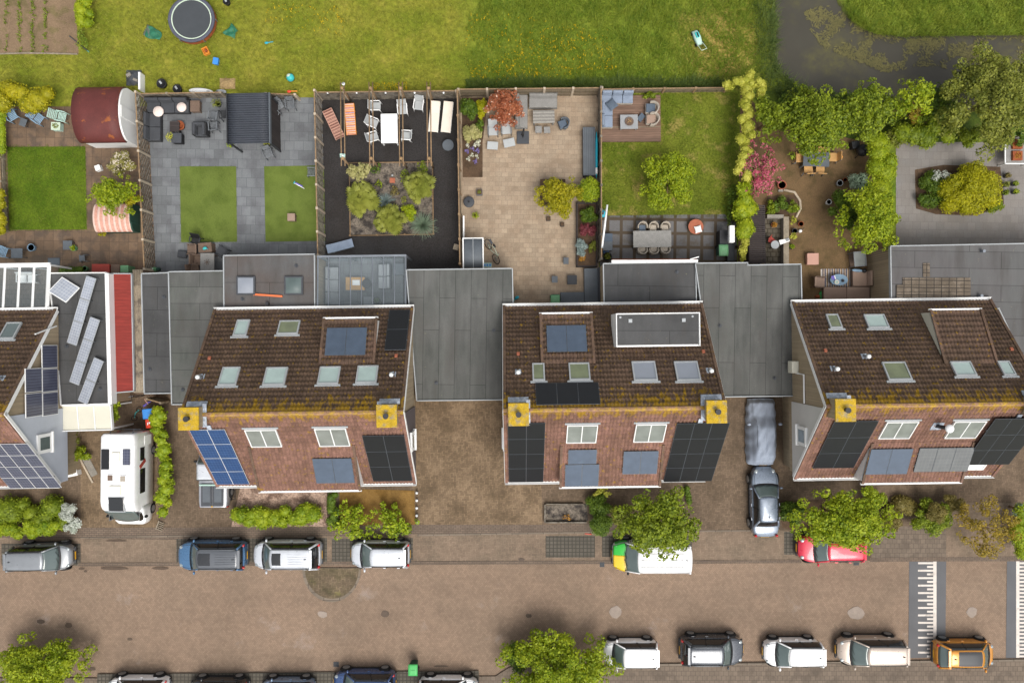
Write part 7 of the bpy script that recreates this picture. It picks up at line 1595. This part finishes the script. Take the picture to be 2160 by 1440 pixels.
        # lamps
        b = MB(); xx = hl*.86; b.ell(xx-.02, sy*hw(xx)*.78, top(xx)-.045, .17, .13, .06, 12, 8); b.build('headlight', 'headlamp', o, True)
        b = MB(); xx = -hl*.955; b.ell(xx+.03, sy*hw(xx)*.88, zb-.06, .09, .1, .12, 12, 8); b.build('taillight', 'taillamp', o, True)
        b = MB()
        for xd in (xm+.12, xm-.75): b.box(xd, sy*(W/2+.005), .78, .17, .035, .035)
        for xd in (xm+.12,): b.build('door_handle', trim or col, o)
        b = MB(); b.box(0, sy*(W/2-.02), .24, L*.56, .06, .12); b.build('sill', 'black', o, bevel=.02)
        for xw in (hl-.19*L, -hl+.19*L):
            b = MB(); b.cyl(0,0,-.01,.035,.385,.375,24); b.v = [(xw+x_, sy*(W/2-.035+z_), .36+y_) for x_,y_,z_ in b.v]; b.build('wheel_arch', 'black', o)
            b = MB(); b.lathe(0,0,[(.2,-.1),(.31,-.1),(.335,-.06),(.335,.07),(.315,.1),(.22,.105)],24); b.v = [(xw+x_, sy*(W/2-.035+z_), .335+y_) for x_,y_,z_ in b.v]; wv = b.build('wheel', 'rubber', o, True)
            b = MB()
            for k in range(7):
                a = 2*PI*k/7; c_, s2 = math.cos(a), math.sin(a); m = Matrix.Translation((xw+.12*c_, sy*(W/2+.075), .335+.12*s2)) @ Matrix.Rotation(-a,4,'Y'); b.xbox(m, .2, .02, .05)
            b2 = MB(); b2.lathe(0,0,[(.19,0),(.225,.0),(.225,.02),(.19,.02)],24); b2.v = [(xw+x_, sy*(W/2+.06+z_), .335+y_) for x_,y_,z_ in b2.v]; b.add(b2.v, b2.f)
            b2 = MB(); b2.cyl(0,0,0,.03,.06,n=12); b2.v = [(xw+x_, sy*(W/2+.06+z_), .335+y_) for x_,y_,z_ in b2.v]; b.add(b2.v, b2.f); b.build('rim', rim, wv)
    # roof skin
    def rp(u, v): a = 2*v-1; t = u; x0 = xr-.06-bw*.4*(1-a*a); x1 = xt+.03+bw*.7*(1-a*a); return (x0+(x1-x0)*t, a*(gt+.02)*(1-.10*(1-t)**2.2-.05*t**3), zr+.005+.05*(1-a**4)*(1-(2*t-1)**4*.7)-.035*abs(a)**5)
    rc = roof or col
    b = MB(); b.grid(rp, 12, 12); r_ = b.build('roof', rc, o, True, solid=.03)
    if glassroof: b = MB(); b.grid(lambda u,v: (lambda p:(p[0],p[1],p[2]+.012))(rp(.25+.68*u, .1+.8*v)), 8, 8); b.build('glass_roof', 'car_glass_dark', r_, True)
    if sunroof:
        b = MB(); b.grid(lambda u,v: (lambda p:(p[0],p[1],p[2]+.012))(rp(sunroof[0]+(sunroof[1]-sunroof[0])*u, .2+.6*v)), 6, 6); b.build('sunroof', 'car_glass_dark' if roof is None else 'p_black', r_, True)
        b = MB()
        for k in range(5): a_ = .26+.12*k; b.tube([tuple(np.array(rp(t, a_))+np.array([0,0,.008])) for t in (.06,.3,.55)], .012, 4)
        b.build('roof_rib', rc, r_)
    if rails:
        for sy in (-1,1): b = MB(); b.tube([(xt-.1,sy*gt*.94,zr+.03),(xt-.25,sy*gt*.96,zr+.1),(xr+.3,sy*gt*.96,zr+.1),(xr+.1,sy*gt*.94,zr+.03)], .022, 6); b.build('roof_rail', 'metal_grey' if rails == 1 else 'metal_dark', o, True)
    if antenna: b = MB(); b.box(xr+.22,0,zr+.085,.13,.03,.05,ry=-18); b.build('antenna', 'charcoal', r_)
    if spoiler and body != 'sedan': b = MB(); b.box(xr-.1,0,zr+.005,.16,gt*1.8,.04,ry=-8); b.build('spoiler', rc, r_, bevel=.015)
    # bumpers, grille, plates, wipers
    b = MB(); b.box(hl-.05,0,.33,.12,W*.66,.16); b.build('front_bumper', 'metal_dark', o, bevel=.05)
    b = MB(); b.box(-hl+.05,0,.36,.12,W*.74,.18); b.build('rear_bumper', 'metal_dark', o, bevel=.05)
    b = MB(); b.box(hl-.035,0,.56,.05,W*.42,.11); b.build('grille', 'black', o, bevel=.02)
    if plate_front: b = MB(); b.box(hl+.022,0,.46,.012,.5,.11); b.build('number_plate', 'yellow_plate', o)
    b = MB(); b.box(-hl-.012,0,.62,.012,.5,.11); b.build('number_plate', 'yellow_plate', o)
    b = MB()
    for y0 in (-.45,.1): b.tube([tuple(np.array(wsp(.5+y0/W*.9,.03))+np.array([0.02,0,.03])), tuple(np.array(wsp(.5+(y0+.5)/W*.9,.22))+np.array([0.02,0,.03]))], .012, 4)
    b.build('wiper', 'black', o)
    b = MB(); b.grid(lambda u,v: (lambda p:(p[0]+.02+.06*(1-v),p[1]*1.0,p[2]+.012-.01*(1-v)))(wsp(u, .0+.05*v)), 10, 1); b.build('cowl', 'black', o, True)
    # panel gaps on the bonnet and doors
    b = MB()
    for sy in (-1,1): b.tube([(xh+.05+(hl*.9-xh)*t, sy*hw(xh+(hl*.9-xh)*t)*.80, top(xh+.05+(hl*.9-xh)*t)+.012) for t in (0,.3,.6,.85)], .008, 4)
    b.build('bonnet_seam', 'charcoal', o)
    return o
car('silver grey small van-like car in the first parking bay at the left', 88, 1176, 1, 3.65, 1.66, 1.72, 'p_grey', body='hatch', hood=.2, ws=.17, rear=.03, zb=1.0, zf=.78, tw=.68, h=.9)
car('blue off-road car with a dark grey roof and roof rails', 446, 1172, 180, 4.32, 1.84, 1.62, 'p_blue', 'p_roofgrey', hood=.24, ws=.13, rear=.07, zb=1.0, zf=.85, rails=1, sunroof=(.66,.95), h=.85, tw=.68)
car('pale silver off-road car with sunroof and ribbed roof behind the blue car', 605, 1171, 180, 4.3, 1.82, 1.68, 'p_pearl', hood=.19, ws=.14, rear=.13, zb=1.0, zf=.84, rails=1, sunroof=(.72,.94), h=.85, tw=.68)
car('silver white compact car near the brick island', 802, 1169, 180, 3.75, 1.68, 1.5, 'p_pearl', hood=.22, ws=.17, rear=.09, h=.75)
car('bright red compact car under the bright green street tree', 1751, 1157, 180, 4.0, 1.72, 1.46, 'p_red', hood=.26, ws=.16, rear=.05, h=.75, zb=.93)
car('white hatchback cut by the bottom edge at the far left', 291, 1455, 180, 3.85, 1.68, 1.52, 'p_white', hood=.22, ws=.17, rear=.06, h=.7)
car('black car at the bottom edge beside the white hatchback', 461, 1459, 180, 3.75, 1.68, 1.5, 'p_black', hood=.22, ws=.17, rear=.06, h=.7)
car('steel blue car at the bottom edge between black and dark blue cars', 607, 1459, 180, 3.4, 1.66, 1.5, 'p_steel', hood=.2, ws=.18, rear=.06, h=.7)
car('dark blue car at the bottom edge beside the green bin', 768, 1444, 180, 3.95, 1.72, 1.55, 'p_navy', hood=.22, ws=.16, rear=.09, h=.8)
car('white car with black windows at the bottom edge facing right', 946, 1455, 0, 3.75, 1.66, 1.48, 'p_white', hood=.22, ws=.2, rear=.05, h=.7)
car('white hatchback partly under the spreading street tree', 1331, 1379, 180, 3.45, 1.68, 1.48, 'p_white', hood=.2, ws=.17, rear=.07, h=.8, tw=.72)
car('black off-road car with reflective roof and silver rails', 1503, 1373, 0, 4.05, 1.8, 1.6, 'p_anthracite', 'p_anthracite', hood=.24, ws=.15, rear=.12, rails=1, h=.85, sideglass='car_glass_dark')
car('plain white hatchback between the black and the beige car', 1672, 1377, 180, 3.55, 1.68, 1.48, 'p_white', hood=.22, ws=.19, rear=.03, h=.8, tw=.68)
car('metallic beige family car with black front edge', 1838, 1374, 180, 4.15, 1.76, 1.6, 'p_beige', hood=.2, ws=.19, rear=.05, zb=.98, zf=.7, h=.85)
car('orange small car with a dark glass roof beside the painted teeth', 2036, 1380, 0, 3.75, 1.7, 1.47, 'p_orange', hood=.16, ws=.15, rear=.17, glassroof=True, h=.8, rearwin='car_glass')
car('silver blue estate car standing in the driveway behind the covered car', 1614, 1058, 91, 4.45, 1.74, 1.44, 'p_sedan', body='sedan', hood=.27, ws=.15, h=.75, zb=.9)
# ---- white, green and yellow delivery van
o = car('white delivery van with a green and yellow nose under the street tree', 1372, 1173, 180, 4.72, 1.86, 1.86, 'p_white', None, 'hatch', hood=.17, ws=.16, rear=.012, zb=1.12, zf=.86, h=1.0, gw=.95, tw=.86, name='delivery_van', cat='van', group=None, spoiler=False, nose=.24, sideglass='p_white', rearwin='p_white', trim='black')
L, W = 4.72, 1.86
for nm, mt, a0, a1 in (('green_nose_panel','p_green',-.97,-.12),('yellow_nose_panel','p_yellow',-.115,.97)):
    def nf(u, v):
        s_ = .63+.345*u; x = s_*L/2; t = abs(x)/(L/2); w_ = W/2*(1-.24*smooth(.62,1,t)**1.4-.03*t); xh = L/2-.17*L; tt = max(0,(x-xh)/(L/2-xh)); zt = 1.12-(1.12-.86)*tt**1.5-.12*smooth(.82,1,tt)
        a = a0+(a1-a0)*v; edge = -.04*abs(a)**6
        return (x+.03*(1-a*a)*u, a*w_*1.0, zt*1.02+.035+edge*1.6-(.0))
    b = MB(); b.grid(nf, 14, 10); b.build(nm, mt, o, True, solid=.02)
for sy, mt in ((1,'p_yellow'),(-1,'p_green')):
    b = MB(); b.grid(lambda u,v: (1.45+.75*u, sy*(W/2*(1-.24*smooth(.62,1,(1.45+.75*u)/(L/2))**1.4)+.012), .42+.58*v*(1-.16*u)), 8, 4); b.build('side_nose_panel', mt, o, True, solid=.012)
b = MB()
for y in (-.4,0,.4): b.tube([(-1.9,y,1.885),(.7,y,1.885)], .03, 4)
b.build('roof_rib', 'p_white', o)

# ---- motorhome
o = T('motorhome', 'white motorhome with roof vents parked beside the ivy row', 'motorhome', 268, 1008, 1.5, -90.5, None, 0)
# local +x = towards the street (front)
Lm, Wm = 5.75, 2.1
def mh(x): return 2.68 if x < 1.2 else 2.68 - .28*smooth(1.2, 2.1, x)
b = MB(); st = [-2.85,-2.82,-2.7,-2.3,-1.5,-.5,.5,1.2,1.5,1.7,1.85,1.92]; V = []; F = []
pr = [(.90,.32),(1.0,.4),(1.0,1.2),(1.0,2.2),(.985,2.52),(.93,2.64),(.8,2.68),(.4,2.7),(0,2.705)]
n = len(pr)*2-1
for x in st:
    e = 1 - .08*smooth(-2.7,-2.85,x) - .07*smooth(1.5,1.92,x); ht = mh(x) - .1*smooth(-2.7,-2.85,x)-.22*smooth(1.75,1.92,x)
    row = [(Wm/2*p*e, .32+(z-.32)*(ht-.32)/(2.68-.32)) for p, z in pr]; row += [(-y,z) for y,z in row[-2::-1]]
    V += [(x,y,z) for y,z in row]
for i in range(len(st)-1):
    for j in range(n-1): F.append((i*n+j,(i+1)*n+j,(i+1)*n+j+1,i*n+j+1))
F += [tuple(range(n)), tuple(range(len(st)*n-1,(len(st)-1)*n-1,-1))]
b.v, b.f = V, F; b.build('living_body', 'p_white', o, True, bevel=0)
# cab: bonnet and windscreen
b = MB(); V = []; F = []; st = [1.7,2.1,2.5,2.75,2.95,3.02]
for i, x in enumerate(st):
    ht = [1.75,1.55,1.26,1.12,.98,.8][i]; e = [.99,.985,.96,.9,.78,.62][i]
    row = [(Wm/2*p*e, .3+(z-.32)*(ht-.3)/(2.68-.32)) for p, z in pr]; row += [(-y,z) for y,z in row[-2::-1]]; V += [(x,y,z) for y,z in row]
for i in range(len(st)-1):
    for j in range(n-1): F.append((i*n+j,(i+1)*n+j,(i+1)*n+j+1,i*n+j+1))
F += [tuple(range(n)), tuple(range(len(st)*n-1,(len(st)-1)*n-1,-1))]
b.v, b.f = V, F; b.build('cab', 'p_white', o, True)
b = MB(); b.grid(lambda u,v: (1.86+.72*u+.14*(1-(2*v-1)**2)*u, (v-.5)*1.84*(1-.04*u), 2.32-.98*u+.03), 6, 10); b.build('windscreen', 'car_glass', o, True, solid=.02)
b = MB(); b.box(1.35,0,2.655,.86,.92,.09,ry=6); b.build('roof_window', 'car_glass_dark', o, bevel=.03); b = MB(); b.box(1.35,0,2.63,.98,1.04,.07,ry=6); b.build('roof_window_frame', 'grey_trim', o, bevel=.02)
for (x,y,sx,sy,mt,nm) in ((.5,-.04,.5,.62,'white_plastic','roof_hatch'),(-.25,-.34,.32,.3,'brown_wicker','roof_vent'),(-.2,.42,.32,.3,'beige_wicker','roof_vent'),(-1.55,.0,.42,.4,'white_plastic','roof_hatch')):
    b = MB(); b.box(x,y,2.73,sx+.1,sy+.1,.05); f = b.build(nm, 'cream_plastic' if nm=='roof_hatch' else 'white_plastic', o, bevel=.02); b = MB(); b.box(x,y,2.765,sx,sy,.04); b.build('lid', mt, f, bevel=.02)
for (x,y,sx,sy) in ((-1.35,-.66,1.2,.46),(-1.5,.62,.95,.44)):
    b = MB(); b.box(x,y,2.735,sx,sy,.035); f = b.build('solar_panel', 'metal_grey' if y > 0 else 'black', o); b = MB(); b.box(x,y,2.756,sx-.04,sy-.04,.006); b.build('cells', 'solar_grey' if y > 0 else 'solar_black', f)
b = MB(); b.box(-2.55,-.02,2.6,.34,1.72,.05,ry=-20); b.build('rear_skylight', 'car_glass_dark', o, bevel=.03)
for (x,w_,z,h_,nm,mt) in ((-1.55,.8,1.75,.5,'side_window','car_glass_dark'),(.1,1.5,1.7,.6,'side_window','car_glass_dark'),(-2.35,.6,1.1,.8,'hatch_door','white_plastic')):
    b = MB(); b.box(x,Wm/2+.01,z,w_,.03,h_); b.build(nm, mt, o, bevel=.02); b = MB(); b.box(x,-Wm/2-.01,z,w_,.03,h_); b.build(nm, mt, o, bevel=.02)
b = MB(); b.box(-.95,Wm/2+.012,1.7,.25,.03,.75,ry=30); b.build('red_stripe', 'red_sheet', o, bevel=.02)
for y in (-1,1):
    b = MB(); b.box(2.35,y*.93,1.55,.5,.03,.45); b.build('cab_window','car_glass_dark',o,bevel=.02)
    b = MB(); b.ell(2.35,y*1.18,1.45,.1,.09,.17,12,8); b.build('mirror','black',o,True)
    b = MB(); b.ell(2.86,y*.62,.85,.12,.16,.08,12,8); b.build('headlight','headlamp',o,True)
    b = MB(); b.box(-2.86,y*.8,1.0,.03,.12,.3); b.build('taillight','taillamp',o)
    for x in (2.1,-1.6):
        b = MB(); b.lathe(0,0,[(.2,-.1),(.32,-.1),(.34,-.06),(.34,.07),(.32,.1),(.2,.105)],22); b.v=[(x+x_,y*(Wm/2-.1+z_),.34+y_) for x_,y_,z_ in b.v]; wv = b.build('wheel','rubber',o,True); b = MB(); b.cyl(0,0,0,.02,.2,n=18); b.v=[(x+x_,y*(Wm/2+z_),.34+y_) for x_,y_,z_ in b.v]; b.build('rim','rim',wv)
b = MB()
for y in (-.7,.7): b.tube([(-2.88,y,.9),(-3.02,y,1.0),(-3.02,y,2.0),(-2.88,y,2.2)],.03)
b.tube([(-3.02,-.8,1.5),(-3.02,.8,1.5)],.03); b.build('bike_rack','metal_grey',o,True)
b = MB(); b.box(2.98,0,.45,.1,1.3,.16); b.build('front_bumper','metal_dark',o,bevel=.04)

# ---- pickup
o = T('pickup', 'old silver pickup with dark bed covers half under the house eaves', 'pickup', 450, 995, .9, -90, None, 0)
Lp, Wp = 4.5, 1.8      # +x towards the street (tail)
b = MB(); V=[]; F=[]; st=[-2.2,-2.15,-1.9,-.9,-.4,.2,.7,1.2,1.8,2.15,2.2]; pr2=[(.86,.0),(.97,.03),(1,.3),(1,.7),(.98,.94),(.92,1),(.5,1.01),(0,1.01)]; n=len(pr2)*2-1
for x in st:
    e = 1-.06*smooth(1.9,2.2,abs(x)); zt = 1.0 if x > -1.0 else 1.02-.04*smooth(-1.0,-2.2,x)
    row=[(Wp/2*p*e,.35+(zt-.35)*q) for p,q in pr2]; row += [(-y,z) for y,z in row[-2::-1]]; V += [(x,y,z) for y,z in row]
for i in range(len(st)-1):
    for j in range(n-1): F.append((i*n+j,(i+1)*n+j,(i+1)*n+j+1,i*n+j+1))
F += [tuple(range(n)), tuple(range(len(st)*n-1,(len(st)-1)*n-1,-1))]
b.v, b.f = V, F; b.build('body','p_silver',o,True)
b = MB(); b.grid(lambda u,v:(-.62+.95*u+.02*0,(v-.5)*1.42,1.66+.04*(1-(2*v-1)**4)),6,10); b.build('cab_roof','p_pearl',o,True,solid=.06)
for sy in (-1,1):
    b = MB(); b.grid(lambda u,v:(-.95+1.5*u+(.33-.5*u)*v,sy*(.84-.13*v),1.0+.66*v),6,4); b.build('side_window','car_glass_dark',o,True,solid=.02)
    b = MB(); b.tube([(-.98,sy*.82,1.0),(-.62,sy*.7,1.66)],.045); b.build('pillar','p_silver',o,True)
    b = MB(); b.ell(-.7,sy*1.02,1.1,.09,.12,.1,12,8); b.build('mirror','black',o,True)
    b = MB(); b.box(2.19,sy*.82,.75,.05,.12,.26); b.build('taillight','taillamp',o)
    b = MB(); b.ell(-2.16,sy*.62,.8,.08,.15,.1,12,8); b.build('headlight','headlamp',o,True)
    for x in (-1.4,1.35):
        b = MB(); b.lathe(0,0,[(.2,-.12),(.35,-.12),(.38,-.06),(.38,.08),(.35,.12),(.2,.125)],22); b.v=[(x+x_,sy*(Wp/2-.06+z_),.38+y_) for x_,y_,z_ in b.v]; wv=b.build('wheel','rubber',o,True); b=MB(); b.cyl(0,0,0,.02,.2,n=18); b.v=[(x+x_,sy*(Wp/2+.06+z_),.38+y_) for x_,y_,z_ in b.v]; b.build('rim','rim',wv)
b = MB(); b.grid(lambda u,v:(-1.0+.36*u,(v-.5)*(1.6-.24*u),1.02+.64*u),4,8); b.build('windscreen','car_glass',o,True,solid=.02)
b = MB(); b.grid(lambda u,v:(.55-.2*u,(v-.5)*(1.5-.1*u),1.02+.62*u),4,8); b.build('rear_window','car_glass_dark',o,True,solid=.02)
for sy in (-1,1): b = MB(); b.box(1.4,sy*.36,1.055,1.42,.68,.06); c = b.build('bed_cover','charcoal',o,bevel=.02); b = MB(); b.box(1.35,sy*.36,1.09,1.0,.46,.012); b.build('inner_panel','slate',c)
b = MB(); b.box(.78,0,1.06,.1,1.62,.1); b.build('rear_rack','pale_green',o,bevel=.02); b = MB(); b.box(2.2,0,.6,.1,1.7,.16); b.build('rear_bumper','metal_dark',o,bevel=.03); b = MB(); b.box(2.12,0,1.1,.06,.1,.03); b.build('latch','yellow_plate',o)
simple('handcart','black folded handcart frame behind the pickup','handcart',489,1043,0,0,[('frame',mb(lambda b:(b.tube([(-.2,-.3,.2),(.2,-.3,.3),(.2,.3,.3),(-.2,.3,.2)],.03),b.tube([(0,-.3,.25),(0,.3,.25)],.02))),'black'),('wheel',mb(lambda b:b.ell(-.2,-.35,.15,.15,.04,.15)),'rubber',True)],zp=.3)

# ---- car under a cloth cover
o = T('covered_car', 'car hidden under a wrinkled grey cloth cover in the driveway', 'covered car', 1611, 912, .8, 90, None, 0)
Lc, Wc = 4.25, 1.86
def cov(u, v):
    s_ = 2*u-1; a = 2*v-1; hl = Lc/2; wv = Wc/2*(1-.12*abs(s_)**5)
    cab = smooth(-.96,-.62,s_)*(1-smooth(.12,.52,s_)); ends = 1-smooth(.86,1.0,abs(s_))
    zt = (.82+.55*cab)*(.55+.45*ends); t = abs(a)
    side = smooth(1.0,.52+.0*cab,t); z = .12 + (zt-.12)*(.0+1.0*min(1,max(0,(1-t**5.5)))) ; z = z - .25*cab*smooth(.5,.85,t)*(.7)
    y = np.sign(a)*wv*(t if t < .8 else .8+.2*(1-(1-(t-.8)/.2)**2)); wr = .018*math.sin(13*u+5*math.sin(4*a))*math.sin(7*a+3*u)+.014*math.sin(31*u+11*a)+.02*math.sin(9*a)*math.sin(5*u*PI)
    wr *= 1 if .02 < u < .98 else 0; k = .03*math.sin(38*u)*smooth(.7,1,t)
    return (s_*hl*(1-.03*a*a), y+k, max(.06, z+wr*1.6))
b = MB(); b.grid(cov, 90, 60); b.build('cloth_cover', 'cover_cloth', o, True)
b = MB()
for sy in (-1,1): b.tube([tuple(np.array(cov(.3+.4*t,.5+sy*.29))+np.array([0,0,.01])) for t in (0,.25,.5,.75,1)], .014, 5)
b.build('seam', 'slate', o)
for sy in (-1,1): b = MB(); b.ell(.55,sy*.98,.98,.1,.13,.1,12,8); b.build('mirror_bulge','cover_cloth',o,True)
